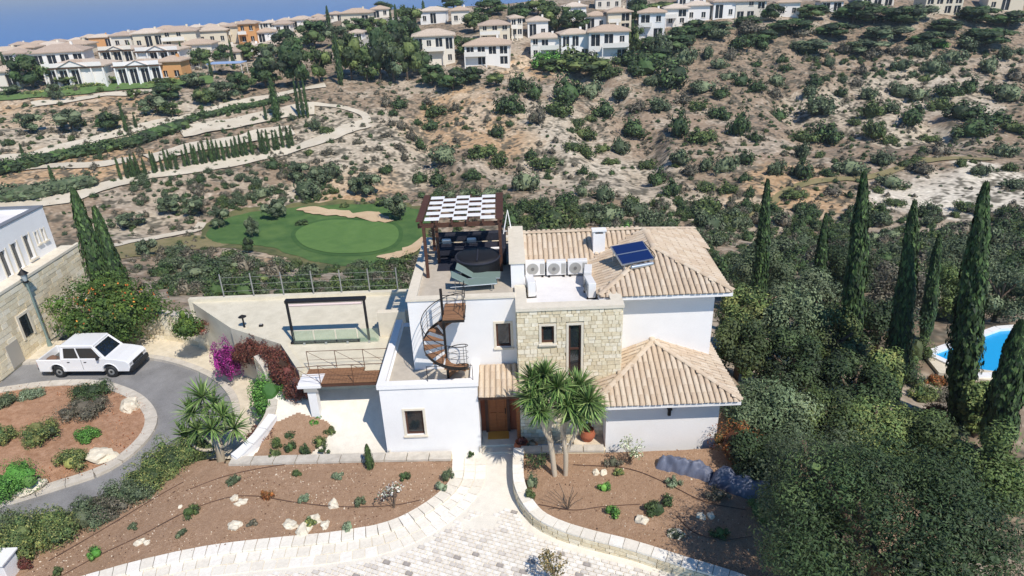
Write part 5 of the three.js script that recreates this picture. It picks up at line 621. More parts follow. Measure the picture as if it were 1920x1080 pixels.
  for (const s of [1, -1]) { mesh('headlight', rbx(2.48, 2.63, 0.68, 0.86, s * 0.66 - 0.15, s * 0.66 + 0.15, 0.03), new THREE.MeshPhysicalMaterial({ color: srgb(210, 216, 220), roughness: 0.1, clearcoat: 1 }), t); mesh('tail_light', rbx(-2.61, -2.57, 0.66, 0.96, s * 0.78 - 0.06, s * 0.78 + 0.06, 0.015), mat([150, 24, 20], 0.3), t); mesh('mirror', rbx(0.98, 1.1, 1.16, 1.32, s * (W + 0.12) - 0.08, s * (W + 0.12) + 0.08, 0.03), dark, t); for (const x of [-0.75, 0.2]) mesh('door_handle', rbx(x - 0.07, x + 0.07, 0.95, 0.99, s * (W + 0.015) - 0.015, s * (W + 0.015) + 0.015, 0.008), dark, t); mesh('door_seam', [bx(-0.02, -0.008, 0.5, 1.1, s * (W + 0.0) - 0.006, s * (W + 0.001) + 0.006)], dark, t); }
  mesh('underbody', bx(-2.4, 2.3, 0.3, 0.44, -W + 0.25, W - 0.25), dark, t);
  const R = rng(3); for (const [x, z, s, m, l] of [[-2.1, 0.25, 0.26, mat([120, 92, 74], 0.9), 'brown sack in the load bed of the pickup'], [-1.8, -0.35, 0.22, mat([176, 168, 156], 0.9), 'pale bundle in the load bed of the pickup'], [-1.55, 0.3, 0.2, mat([96, 84, 78], 0.9), 'dark bundle in the load bed behind the cab']]) { const g = new THREE.IcosahedronGeometry(s, 2), p = g.attributes.position; for (let i = 0; i < p.count; i++) { const k = 1 + 0.35 * noise(p.getX(i) * 5 + x * 9, p.getY(i) * 5, p.getZ(i) * 5); p.setXYZ(i, p.getX(i) * k * 1.3, p.getY(i) * k * 0.7, p.getZ(i) * k); } g.computeVertexNormals(); const o = tag(mesh('load_bundle', g, m), l, 'bundle', 'load in the pickup'); o.position.copy(t.localToWorld ? V(x * 0.93, 0.8, z * 0.93).applyEuler(t.rotation).add(t.position) : V(0, 0, 0)); }
}
// ---- street lamp and the neighbouring house ----
{
  const b = at(94, 648, -0.87), t = thing('street_lamp', 'grey green street lamp with lantern beside the neighbouring stone house', 'street lamp', b), m = mat([122, 140, 134], 0.6); mesh('base', rod([0, 0, 0], [0, 0.35, 0], 0.13, 0.1, 10), m, t); mesh('pole', rod([0, 0.35, 0], [0, 3.9, 0], 0.065, 0.05, 10), m, t); mesh('lantern', [rod([0, 4.0, 0], [0, 4.4, 0], 0.1, 0.19, 6)], mat([176, 186, 190], 0.2), t); mesh('lantern_hood', [(() => { const g = new THREE.ConeGeometry(0.27, 0.3, 6); g.translate(0, 4.55, 0); return g; })(), rod([0, 3.9, 0], [0, 4.0, 0], 0.13, 0.13, 6), rod([0, 4.68, 0], [0, 4.85, 0], 0.03, 0.01, 6)], M.iron, t);
  const h = thing('neighbour_house', 'white and stone house with flat roof at the left edge', 'house'); const pale = M.white;
  const X = -27.5; const onX = (px, py) => { const d = ray(px, py), k = X / d[0]; return [CAM_H + d[1] * k, d[2] * k]; };
  const wins = [[12, 495, 0.5, 1.5], [33, 480, 0.5, 1.5], [55, 463, 0.5, 1.4], [70, 446, 0.22, 0.7], [82, 440, 0.22, 0.7]].map(([px, py, w, hh]) => { const [y, z] = onX(px, py); return [z - w / 2, z + w / 2, y - hh / 2, y + hh / 2]; });
  // facade facing +x: cut as strips in z
  const zs = [...new Set([-38.1, -20, ...wins.flatMap(w => [w[0], w[1]])])].sort((a, b) => a - b), fac = []; for (let i = 0; i < zs.length - 1; i++) { const m2 = (zs[i] + zs[i + 1]) / 2, hs = wins.filter(w => m2 > w[0] && m2 < w[1]); let y = 2.6; for (const w of hs) { fac.push(bx(X - 0.3, X, y, w[2], zs[i], zs[i + 1])); y = w[3]; } fac.push(bx(X - 0.3, X, y, 5.65, zs[i], zs[i + 1])); }
  mesh('upper_wall', [...fac, bx(-40, X - 0.3, 2.6, 5.65, -38.1, -37.8)], pale, h); mesh('flat_roof', bx(-40, X - 0.3, 5.3, 5.42, -37.8, -20), M.roofFlat, h); mesh('roof_coping', [bx(X - 0.34, X + 0.04, 5.65, 5.72, -38.14, -20), bx(-40, X - 0.34, 5.65, 5.72, -38.14, -37.76)], mat([120, 124, 130], 0.8), h);
  for (const w of wins) { const o = mesh('window', [bx(X - 0.2, X - 0.16, w[2], w[3], w[0], w[1])], M.glass, h); mesh('surround', [bx(X, X + 0.03, w[2], w[3] + 0.08, w[0] - 0.08, w[0]), bx(X, X + 0.03, w[2], w[3] + 0.08, w[1], w[1] + 0.08)], M.coping, o); mesh('sill', bx(X, X + 0.12, w[2] - 0.08, w[2], w[0] - 0.1, w[1] + 0.1), M.coping, o); }
  const LX = -26.4; const lw = mesh('lower_stone_wall', [bx(LX - 0.4, LX - 0.03, -1.2, 2.95, -38.5, -20), bx(X, LX - 0.4, -1.2, 2.95, -38.5, -38.2)], M.joint, h); const R = rng(19); let y = -0.9, n = 0; const rest = []; while (y < 2.9) { const hh = 0.22 + R() * 0.12; let z = -38.5; while (z < -29) { const l = 0.3 + R() * 0.4; const g = bx(LX - 0.06, LX + 0.005 + R() * 0.03, y + 0.01, Math.min(2.94, y + hh) - 0.01, z + 0.01, z + l - 0.01); if (n < 250 && z < -30.5) { mesh('stone', g, M.stoneTex[Math.floor(R() * 6)], lw); n++; } else rest.push(g); z += l; } y += hh; } if (rest.length) mesh('stones', rest, M.stoneTex[3], lw).userData.kind = 'stuff';
  mesh('ledge', bx(X, LX, 2.95, 3.02, -38.5, -20), M.coping, h); mesh('parapet_rail', [bx(LX - 0.14, LX + 0.05, 3.02, 3.16, -38.55, -20)], M.coping, h);
  { const o = mesh('arched_window', bx(LX, LX + 0.05, 0.2, 1.4, -32.6, -31.9), M.glass, h); mesh('surround', [bx(LX, LX + 0.08, 0.1, 1.55, -32.75, -32.6), bx(LX, LX + 0.08, 0.1, 1.55, -31.9, -31.75), bx(LX, LX + 0.08, 1.4, 1.55, -32.6, -31.9)], M.coping, o); }
  mesh('gate', [bx(LX + 0.02, LX + 0.06, -0.8, 0.5, -31.3, -30.4)], mat([176, 170, 158], 0.8), h);
}
// ---- lower garden pool on the right ----
{
  const p = thing('swimming_pool', 'bright blue swimming pool with white coping beyond the cypresses', 'swimming pool'); const O = [[25.6, -35.3], [32.4, -38.2], [34.6, -34.2], [29.6, -32.2], [25.9, -33.2]].map(v => [v[0], v[1]]);
  const ring = [at(1738, 664, -5), at(1870, 617, -5), at(1960, 610, -5), at(1975, 690, -5), at(1905, 703, -5), at(1830, 706, -5)].map(q => [q[0], q[2]]), cx = centroid(ring), shrink = ring.map(q => [lerp(q[0], cx[0], 0.06), lerp(q[1], cx[1], 0.06)]);
  mesh('pool_floor', flatPoly(shrink, -6.4), mat([20, 148, 212], 0.6), p); const side = []; for (let i = 0; i < shrink.length; i++) { const a = shrink[i], b = shrink[(i + 1) % shrink.length]; side.push([[a[0], -6.4, a[1]], [b[0], -6.4, b[1]], [b[0], -4.9, b[1]], [a[0], -4.9, a[1]]]); } mesh('pool_side', quadGeo(side), mat([20, 148, 212], 0.6), p);
  mesh('water', flatPoly(shrink, -5.06), new THREE.MeshPhysicalMaterial({ color: srgb(40, 164, 222), roughness: 0.12, ior: 1.33, bumpMap: bumpy(301, 6, 0.5), bumpScale: 0.02 }), p);
  for (let i = 0; i < ring.length; i++) { const a = ring[i], b = ring[(i + 1) % ring.length], n = Math.max(2, Math.round(Math.hypot(b[0] - a[0], b[1] - a[1]) / 0.9)); for (let k = 0; k < n; k++) mesh('coping_stone', wallGeo([[lerp(a[0], b[0], (k + 0.01) / n), lerp(a[1], b[1], (k + 0.01) / n)], [lerp(a[0], b[0], (k + 0.99) / n), lerp(a[1], b[1], (k + 0.99) / n)]], 0.42, -5.2, -4.88), M.whitePaint, p); }
  struct('pool_deck', slabPoly([[25.2, -35.0], [24.9, -33.0], [28.6, -31.4], [36, -31.4], [36, -33.5], [29.6, -32.4], [26.3, -33.6], [25.5, -35.0]], -5.25, -4.99), M.pave);
}
// low rendered wall at the back of the right bed, in the shade of the trees
// heaps under slate blue tarpaulin along the back of the right bed
{ const tarp = new THREE.MeshStandardMaterial({ map: speck([100, 106, 124], 26, 340, 1.2, 6, 0.4), roughness: 0.55 });
  const heap = (label, a, b, w, h, seed) => { const n = 34, m = 14, pos = [], idx = [], L = Math.hypot(b[0] - a[0], b[1] - a[1]), ux = (b[0] - a[0]) / L, uz = (b[1] - a[1]) / L; for (let i = 0; i <= n; i++) for (let k = 0; k <= m; k++) { const u = i / n, v = k / m * 2 - 1, e = Math.min(1, Math.min(u, 1 - u) * 9), f = 1 - Math.pow(Math.abs(v), 2.6), q = noise(u * 9 + seed, v * 2.2), fold = noise(u * 26 + seed, v * 3.1, 4.2); const x = a[0] + ux * L * u - uz * v * w / 2 * (0.85 + 0.25 * q), z = a[1] + uz * L * u + ux * v * w / 2 * (0.85 + 0.25 * q); pos.push(x, rightBedH(x, z) - 0.03 + h * f * Math.sqrt(e) * (0.82 + 0.35 * q) + 0.05 * fold * f, z); if (i < n && k < m) { const c = i * (m + 1) + k; idx.push(c, c + 1, c + m + 1, c + 1, c + m + 2, c + m + 1); } } const g = new THREE.BufferGeometry(); g.setAttribute('position', new THREE.Float32BufferAttribute(pos, 3)); g.setAttribute('uv', new THREE.Float32BufferAttribute(pos.filter((_, i) => i % 3 !== 1), 2)); g.setIndex(idx); g.computeVertexNormals(); tag(mesh('tarpaulin_heap', upward(g), tarp), label, 'tarpaulin', 'covered heaps in the right bed'); };
  heap('slate blue covered heap nearer the lower wing wall', [5.15, -19.7], [7.0, -18.8], 0.75, 0.55, 3); heap('slate blue covered heap nearer the olive trees', [6.9, -18.75], [9.2, -17.2], 0.9, 0.7, 8); }
// ---- rocks, hoses ----
function rockMesh(name, label, pos, s, seed, group, m = M.rock) { const g = mergeVertices(new THREE.IcosahedronGeometry(1, 2).deleteAttribute('uv').deleteAttribute('normal')), p = g.attributes.position; for (let i = 0; i < p.count; i++) { const v = V(p.getX(i), p.getY(i), p.getZ(i)); let k = 0.85 + 0.5 * noise(v.x * 1.2 + seed, v.y * 1.2, v.z * 1.2) + 0.18 * noise(v.x * 4 + seed, v.y * 4, v.z * 4); v.multiplyScalar(k); v.x = Math.round(v.x * 5) / 5 * 0.4 + v.x * 0.6; v.y = Math.round(v.y * 4) / 4 * 0.4 + v.y * 0.6; p.setXYZ(i, v.x * s[0], Math.max(v.y * s[1], -0.3 * s[1]), v.z * s[2]); } const h = g.toNonIndexed(); h.computeVertexNormals(); const u = [], q = h.attributes.position; for (let i = 0; i < q.count; i++) u.push(q.getX(i) + q.getY(i), q.getZ(i) + q.getY(i)); h.setAttribute('uv', new THREE.Float32BufferAttribute(u, 2)); const o = tag(mesh(name, h, m), label, 'rock', group); o.position.set(...pos); o.rotation.y = seed; return o; }
[[245, 762, 0.62, 0.4, 'largest white boulder at the kerb of the island'], [188, 856, 0.7, 0.36, 'white boulder low on the island beside the round bush'], [60, 918, 0.6, 0.32, 'white boulder at the lower left kerb of the island']].forEach(([px, py, w, h, l], i) => { const p = at(px, py, -0.85); rockMesh('boulder', l, [p[0], -0.8, p[2]], [w, h, w * 0.75], i + 2, 'boulders on the island'); });
[[440, 935, 0.2, 'pale rock pair left of the middle of the left bed'], [452, 943, 0.22, 'squarish pale rock beside the rock pair in the left bed'], [625, 946, 0.26, 'blocky pale rock in the centre of the left bed'], [262, 1018, 0.2, 'flat pale stone in the lower left bed'], [276, 1018, 0.16, 'small pale stone next to the flat one in the lower left bed'], [338, 951, 0.1, 'tiny white stone above the lower hose in the left bed'], [545, 985, 0.3, 'left slab of the pale rock cluster in the left bed'], [570, 995, 0.34, 'front slab of the pale rock cluster in the left bed'], [590, 975, 0.3, 'rear slab of the pale rock cluster in the left bed'], [610, 985, 0.22, 'right slab of the pale rock cluster in the left bed'], [440, 987, 0.3, 'low buried rock at the drive side of the left bed']].forEach(([px, py, s, l], i) => { const q = at(px, py, -0.05), y = leftBedH(q[0], q[2]); const p = at(px, py, y); rockMesh('garden_rock', l, [p[0], leftBedH(p[0], p[2]) + 0.02, p[2]], [s, s * 0.6, s * 0.8], i * 1.7 + 5, 'rocks in the left bed'); });
[[1117, 884, 0.18, 'left of the two pale rocks under the palm'], [1131, 884, 0.18, 'right of the two pale rocks under the palm'], [1205, 975, 0.26, 'pale rock below the dark green clump in the right bed'], [1315, 966, 0.2, 'left pale rock by the hose in the right bed'], [1333, 965, 0.18, 'right pale rock by the hose in the right bed'], [1268, 1000, 0.3, 'low pale rock at the retaining wall of the right bed']].forEach(([px, py, s, l], i) => { const p = at(px, py, 0.4); rockMesh('garden_rock', l, [p[0], rightBedH(p[0], p[2]) + 0.02, p[2]], [s, s * 0.7, s * 0.8], i * 2.3 + 11, 'rocks in the right bed'); });
function hose(label, pts, hf, y) { const c = pts.map(([px, py]) => { const p = at(px, py, y); return [p[0], hf(p[0], p[2]) + 0.03, p[2]]; }); tag(mesh('irrigation_hose', tube(c, 0.015, 60, 6), mat([98, 74, 60], 0.8)), label, 'hose', 'irrigation hoses in the beds'); }
hose('upper brown irrigation hose across the left bed', [[350, 925], [420, 902], [480, 888], [560, 876], [640, 872]], leftBedH, -0.1); hose('middle brown irrigation hose curving through the left bed', [[100, 1075], [180, 1040], [260, 1012], [350, 972], [430, 945], [480, 942], [560, 955], [640, 963], [740, 960], [790, 950]], leftBedH, -0.2);
hose('lower left irrigation hose beside the roadside shrubs', [[90, 1050], [170, 1010], [250, 970], [300, 945], [350, 922]], leftBedH, -0.5); hose('irrigation hose crossing the right bed below the palm', [[1010, 945], [1075, 955], [1130, 948], [1200, 943]], rightBedH, 0.4); hose('irrigation hose running from the palm to the low white wall', [[1075, 870], [1180, 878], [1250, 905], [1320, 938], [1400, 955]], rightBedH, 0.4); hose('irrigation hose at the lower end of the right bed', [[1268, 965], [1300, 995], [1350, 1010], [1410, 1005]], rightBedH, 0.4);
// ---------- planting near the villa ----------
function bush(name, label, pos, w, h, kind, seed, opt = {}, group) { const g = bushGeo(seed, PAL[kind], { rx: w / 2 * 1.12, rz: w / 2 * (opt.deep || 1), h: h * 1.12, n: Math.round((opt.n || 900) * 1.7), leaf: (opt.leaf || 0.11) * 0.82, clumps: opt.clumps || 12, thin: opt.thin || 0.5, core: opt.core || 0.45, heart: 0.42 }); const m = tag(mesh(name, g, leafMat), label, opt.cat || 'bush', group); m.position.set(...pos); return m; }
function cypress(base, h, r, seed, label, group, n = 1500) { const t = thing('cypress_tree', label, 'cypress', base, seed, group); mesh('crown', cypressGeo(seed, n, h, r), leafMat, t); mesh('trunk', rod([0, -0.4, 0], [0, h * 0.12, 0], r * 0.16, r * 0.12, 7), barkMat, t); return t; }
const gy = (x, z) => height(x, z);
{ // tall cypresses right of the villa: top pixel, base pixel, distance, half width
  [[1440, 335, 1435, 43, 0.5, 'slim cypress nearest the tiled roof'], [1549, 400, 1541, 44, 0.42, 'small slim cypress second from the tiled roof'], [1622, 318, 1592, 33, 0.58, 'dark tall cypress third from the tiled roof'], [1716, 372, 1697, 29.5, 0.5, 'leafy cypress left of the blue pool'], [1850, 335, 1798, 27, 0.66, 'tallest cypress standing before the blue pool'], [1762, 440, 1742, 37, 0.4, 'thin cypress in shade behind the pool cypress'], [1916, 600, 1884, 23.5, 0.66, 'cypress cut by the right edge of the picture']].forEach(([tx, ty, bx_, D, r, l], i) => { const T = atD(tx, ty, D), z = -D, y = gy(T[0] + 0.5, z), h = T[1] - y, lean = [0.05, 0.06, 0.1, 0.12, 0.145, 0.1, 0.1][i], t = cypress([T[0] + h * lean, y, z], h * 1.003, r * 1.12, 400 + i, l, 'tall cypresses right of the villa', Math.round(7000 * r + 1800)); t.rotation.set(0, 0, lean); });
  [[135, 352, 36, 0.72, 'taller cypress behind the orange flecked tree'], [176, 386, 36.5, 0.66, 'shorter cypress right of the taller one on the left']].forEach(([tx, ty, D, r, l], i) => { const T = atD(tx, ty, D), y = gy(T[0], -D); cypress([T[0], y, -D], T[1] - y, r, 420 + i, l, 'cypress pair behind the pickup', 4500); });
}
function tree(name, label, cat, base, { h, rx, ry, rz, kind, n = 5000, leaf = 0.14, clumps = 36, seed, r = 0.14, cr = 0.3, thin = 0.45, bark = barkMat, limbs = 4, low, core = 0.3, tint = 1 }, group) { const t = thing(name, label, cat, base, 0, group); mesh('crown', crownGeo(seed, PAL[kind].map(c => c.map(v => v * tint)), { rx, ry, rz: rz || rx, cy: h - ry, n, leaf, clumps, cr, thin, low: low ?? -0.75, core }), leafMat, t); mesh('trunk', trunkGeo(seed + 1, h - ry * 0.4, r, limbs, rx * 0.5), bark, t); return t; }
{ // dense trees on the right: crown centre pixel, distance, half width, half height, kind
  const L = [[1405, 585, 34, 2.0, 1.7, 'hedge', 'light green tree against the right wall of the villa'], [1480, 590, 33, 2.1, 1.9, 'olive', 'grey green tree below the slim cypress'], [1385, 655, 28.5, 1.5, 1.6, 'lentisc', 'dark green tree at the right end of the lower roof'], [1530, 560, 39, 2.2, 2.0, 'olive', 'olive tree behind the second cypress'], [1560, 640, 32, 2.0, 1.9, 'lentisc', 'broad tree between the second and third cypress'], [1650, 610, 35, 2.0, 1.8, 'dark', 'dark tree right of the third cypress'], [1690, 550, 41, 2.4, 2.0, 'grey', 'dull brownish tree above the leafy cypress'], [1480, 680, 28, 1.9, 1.6, 'dark', 'dark tree in shade right of the lower roof'], [1600, 720, 26.5, 2.0, 1.6, 'dark', 'dark shaded tree in the hollow left of the pool'], [1760, 545, 43, 2.6, 2.0, 'lentisc', 'broad green tree above the pool'], [1880, 545, 40, 2.4, 2.0, 'olive', 'olive tree above the right end of the pool'], [1655, 700, 28, 1.2, 1.4, 'hedge', 'pale leafed tree at the left end of the pool'], [1430, 500, 46, 2.4, 1.9, 'olive', 'olive tree beside the top of the upper roof'], [1590, 500, 50, 2.6, 2.0, 'dark', 'dark tree between cypresses low on the slope'], [1800, 490, 50, 2.6, 2.0, 'olive', 'olive tree right of the tall pool cypress'],
    [1440, 790, 21.5, 2.0, 1.5, 'olive', 'rounded olive tree right of the lower wing'], [1540, 800, 22, 1.9, 1.6, 'lentisc', 'green tree second in the row below the pool'], [1640, 810, 22, 1.9, 1.6, 'hedge', 'olive green tree third in the row below the pool'], [1735, 845, 21, 1.7, 1.6, 'lentisc', 'bushy tree below the pool cypress'], [1860, 900, 19, 1.7, 1.8, 'lentisc', 'bushy tree at the right edge below the pool'], [1850, 745, 25.5, 1.0, 0.8, 'hedge', 'low yellowish bush between pool and right cypress'], [1430, 865, 19, 1.3, 1.1, 'dark', 'dark bush behind the low white wall']];
  L.forEach(([px, py, D, rx, ry, k, l], i) => { const c = atD(px, py, D), y = gy(c[0], c[2]), h = Math.max(ry * 1.9, c[1] + ry - y); tree('garden_tree', l, 'tree', [c[0], y, c[2]], { h, rx: rx * 0.93, ry: Math.max(ry, h * 0.42), kind: k, tint: [1.1, 1.15, 0.86, 1.05, 0.95, 0.9, 1.1, 0.88, 0.9, 1.1, 1.05, 1.1, 1.05, 0.9, 1.1, 1.25, 1.0, 1.18, 1.0, 1.2, 1.1, 0.9][i], seed: 500 + i * 3, n: D < 24 ? 15000 : 8500, leaf: D < 24 ? 0.13 : 0.18, clumps: 34, r: 0.15, thin: 0.5 }, 'dense trees right of the villa'); });
  const c = atD(1665, 990, 12.6), y = 0.0; tree('olive_tree', 'big dark olive tree filling the lower right corner', 'tree', [c[0], y, c[2]], { h: c[1] + 2.2, rx: 3.3, ry: 2.5, rz: 3.0, kind: 'dark', seed: 590, n: 80000, leaf: 0.105, clumps: 130, cr: 0.22, r: 0.26, thin: 0.36, limbs: 6, core: 0.15 });
  const c2 = atD(1545, 905, 15.8); tree('olive_tree', 'dark olive tree behind the big one beside the low white wall', 'tree', [c2[0], y, c2[2]], { h: c2[1] + 1.8, rx: 2.1, ry: 1.9, rz: 2.0, kind: 'olive', seed: 594, n: 18000, leaf: 0.12, clumps: 60, cr: 0.27, r: 0.18, thin: 0.36, limbs: 5, core: 0.18 });
  [[1760, 735, 1.5, 1.0, 'rust', 'ochre bush below the left end of the pool'], [1705, 755, 1.6, 1.2, 'hedge', 'yellow green bush at the foot of the leafy cypress'], [1850, 790, 1.6, 1.1, 'hedge', 'yellow green bush right of the tallest cypress'], [1770, 790, 1.4, 1.0, 'lentisc', 'green bush at the foot of the tallest cypress']].forEach(([px, py, w, h, k, l], i) => { const q = atD(px, py, 27.5 - i * 0.8), y2 = gy(q[0], q[2]); bush('slope_bush', l, [q[0], y2 - 0.1, q[2]], w, h, k, 615 + i, { n: 1200, leaf: 0.12 }, 'bushes below the pool'); });
  [[1712, 672, 2.0, 1.9, 'lentisc', 'dense green bush left of the pool coping'], [1700, 715, 1.9, 1.6, 'dark', 'dark bush below the dense one left of the pool'], [1752, 722, 1.1, 0.6, 'rust', 'low ochre bush on the bare ground by the pool'], [1722, 765, 1.7, 1.2, 'hedge', 'yellow green bush on the bare ground below the pool'], [1760, 770, 1.2, 0.8, 'grey', 'dry grey bush on the bare ground below the pool']].forEach(([px, py, w, h, k, l], i) => { const q = ground(px, py); bush('slope_bush', l, [q[0], q[1] - 0.1, q[2]], w, h, k, 625 + i, { n: 1500, leaf: 0.13 }, 'bushes below the pool'); });
  const o = at(1372, 850, 0.4); bush('rust_bush', 'rust coloured bush at the right end of the lower wing', [o[0], 0.3, o[2]], 1.7, 1.5, 'rust', 611, { n: 2200, leaf: 0.09 });
}
{ // orange flecked tree behind the pickup
  const c = atD(212, 580, 33.2); tree('flowering_tree', 'broad green tree flecked with orange behind the pickup', 'tree', [c[0], -0.9, c[2]], { h: c[1] + 2.0 + 0.9, rx: 3.5, ry: 1.9, rz: 2.4, kind: 'orangeTree', seed: 620, n: 15000, leaf: 0.16, clumps: 60, cr: 0.27, r: 0.2, thin: 0.5 }); { const t = scene.children[scene.children.length - 1], R = rng(625), L = new Leaves(); for (let i = 0; i < 210; i++) { const a = R() * 6.283, e = R() * 1.5 - 0.2, k = 0.86 + 0.16 * R(), q = [Math.cos(a) * Math.cos(e) * 3.4 * k, c[1] + 0.9 + Math.sin(e) * 1.85 * k, Math.sin(a) * Math.cos(e) * 2.35 * k]; const cl = noise(q[0] * 0.9, q[1] * 0.9, q[2] * 0.9); if (cl < 0.02) continue; L.leaf(...q, q[0], 1, q[2], 0.15, 0.09, R, tone(R, [[196, 112, 48], [176, 90, 42], [206, 140, 62]])); } mesh('blossom', L.geo(), leafMat, t); }
  const d = at(345, 600, 1.8); bush('flowering_bush', 'small orange flecked bush right of the broad tree', [d[0], 0.8, d[2]], 1.6, 1.5, 'orangeTree', 623, { n: 900, leaf: 0.14 });
}
{ // hedge of loose shrubs along the road
  const k = ['hedge', 'hedge', 'olive', 'grey', 'olive', 'hedge', 'hedge', 'lentisc', 'olive']; [[45, 1035, 1.9, 1.3], [105, 1005, 1.8, 1.2], [165, 985, 1.5, 1.0], [205, 965, 1.3, 0.9], [250, 945, 1.5, 1.1], [290, 915, 1.6, 1.3], [330, 890, 1.8, 1.6], [362, 868, 1.5, 1.3], [15, 1010, 1.4, 1.0]].forEach(([px, py, w, h], i) => { const p = at(px, py, -0.62); bush('roadside_shrub', ['large yellowish shrub at the lower left end of the roadside row', 'second shrub from the lower left in the roadside row', 'grey green shrub third from the lower left in the roadside row', 'low dry shrub in the middle of the roadside row', 'grey green shrub right of the low dry one in the roadside row', 'leafy shrub third from the yucca in the roadside row', 'tall yellow green shrub second from the yucca in the roadside row', 'dark shrub nearest the branching yucca in the roadside row', 'grey shrub at the left picture edge beside the road'][i], [p[0], -0.7, p[2]], w * 1.2, h * 1.2, k[i], 640 + i, { n: 3600, leaf: 0.1, clumps: 16, thin: 0.4 }, 'shrubs in a row along the road'); });
}
{ // island planting
  [[172, 742, 2.2, 0.75, 'dark', 'dark clipped bush at the far side of the island', 1], [165, 775, 2.2, 0.8, 'grey', 'grey green clipped bush in front of the dark one', 1], [75, 825, 1.8, 1.2, 'hedge', 'large olive green bush in the middle of the island', 1], [166, 825, 1.0, 0.75, 'bright', 'small bright green ball bush on the island', 1], [137, 875, 1.35, 0.8, 'hedge', 'rounded bush beside the low white boulder', 1], [40, 915, 2.3, 1.3, 'bright', 'broad bright green bush at the lower left of the island', 1], [62, 745, 1.1, 0.5, 'sage', 'pale blue grey bush at the far left of the island', 1], [12, 760, 1.0, 0.7, 'olive', 'small bush at the left edge of the island', 1], [5, 830, 1.1, 1.1, 'hedge', 'bush cut by the left picture edge on the island', 1]].forEach(([px, py, w, h, k, l], i) => { const p = at(px, py, -0.85); bush('island_bush', l, [p[0], -0.88, p[2]], w, h, k, 660 + i, { n: 1900, leaf: 0.085, clumps: 15, thin: 0.55 }, 'bushes on the island'); });
}
// yuccas: pale branching trunks with heads of long blades
function yuccaHead(L, x, y, z, r, n, R) { y += 0.18; for (let i = 0; i < n; i++) { const a = R() * 6.283, e = -0.4 + R() * 1.9, ce = Math.cos(e); L.blade([x, y, z], [Math.cos(a) * ce, Math.sin(e) + 0.15, Math.sin(a) * ce], [0, 1, 0.01], r * (0.75 + 0.4 * R()), 0.062, 0.13 + 0.12 * R(), tone(R, PAL.yucca)); } }
function yucca(name, label, base, trunks, heads, hr, seed, blades = 90) { const t = thing(name, label, 'yucca', base), R = rng(seed); trunks.forEach(([pts, r]) => { const g = tube(pts, r, 14, 8), p = g.attributes.position; for (let i = 0; i < p.count; i++) { const k = 1 + 0.12 * noise(p.getX(i) * 6, p.getY(i) * 9, p.getZ(i) * 6); p.setX(i, p.getX(i) * (0.5 + 0.5 * k) + p.getX(i) * 0); } mesh('trunk', g, barkPale, t); }); heads.forEach(([x, y, z, s]) => { const L = new Leaves(); yuccaHead(L, x, y, z, hr * (s || 1), blades, R); mesh('leaf_head', L.geo(), leafMat, t); }); return t; }
{
  const b = at(1035, 892, 0.35); // the pair before the tower
  yucca('yucca_tree', 'tall pale trunked yucca with green crown before the stone tower', [b[0] + 0.12, 0.3, b[2]], [[[[0, -0.2, 0], [-0.12, 1.2, -0.1], [-0.3, 2.4, -0.15], [-0.5, 3.3, -0.1]], 0.1], [[[-0.25, 2.0, -0.12], [0.0, 2.8, 0.0], [0.1, 3.5, 0.05]], 0.065], [[[-0.3, 2.3, -0.15], [-0.65, 2.9, 0.1], [-0.78, 3.25, 0.15]], 0.06], [[[-0.1, 1.5, -0.1], [-0.35, 2.2, 0.3], [-0.5, 2.9, 0.4]], 0.055]], [[-0.5, 3.55, -0.1, 1.1], [0.12, 3.7, 0.05, 1], [-0.8, 3.4, 0.15, 0.95], [-0.5, 3.05, 0.42, 0.95], [-0.2, 3.35, -0.5, 1], [-0.75, 3.8, -0.35, 0.95], [-0.3, 4.0, -0.3, 0.9], [-0.75, 2.9, -0.2, 0.8]], 0.76, 701, 150);
  const c = at(1060, 890, 0.35);
  yucca('yucca_tree', 'forked pale trunked yucca with green crown near the right wing', [c[0], 0.3, c[2]], [[[[0, -0.2, 0], [0.02, 1.0, 0], [-0.05, 2.0, -0.1], [0.15, 3.0, -0.05]], 0.09], [[[0.0, 1.0, 0], [0.35, 1.9, 0.05], [0.75, 2.7, 0.1]], 0.065], [[[0, 1.6, -0.05], [-0.15, 2.4, 0.25], [0.05, 3.0, 0.35]], 0.06]], [[0.15, 3.25, -0.05, 1.1], [0.8, 2.95, 0.12, 1.05], [0.05, 3.15, 0.4, 1], [0.5, 3.45, -0.3, 1], [0.75, 3.3, 0.4, 0.9], [0.35, 2.75, 0.45, 0.9], [0.95, 2.6, -0.1, 0.8]], 0.76, 702, 150);
  const d = at(412, 852, -0.4); // branching yucca by the road
  yucca('yucca_tree', 'low branching yucca beside the road bend', [d[0], -0.5, d[2]], [[[[0, -0.2, 0], [0.05, 0.5, 0], [0, 0.9, -0.05]], 0.17], [[[0, 0.5, 0], [-0.45, 1.2, 0.05], [-0.7, 1.7, -0.1]], 0.09], [[[0, 0.7, 0], [-0.2, 1.6, -0.2], [-0.25, 2.3, -0.35]], 0.09], [[[0.02, 0.6, 0], [0.35, 1.2, 0.1], [0.55, 1.6, 0]], 0.08], [[[0, 0.4, 0], [0.5, 0.75, 0.2], [0.95, 1.2, 0.2]], 0.08], [[[0, 0.4, 0], [-0.5, 0.6, 0.3], [-0.9, 1.0, 0.35]], 0.07]], [[-0.7, 1.9, -0.1], [-0.25, 2.5, -0.35, 1.1], [0.55, 1.8, 0], [0.98, 1.35, 0.2], [-0.95, 1.15, 0.35, 0.9], [-0.45, 1.4, 0.3, 0.9], [0.2, 1.5, 0.4, 0.9], [0.1, 2.1, -0.4, 1]], 0.85, 703, 85);
}
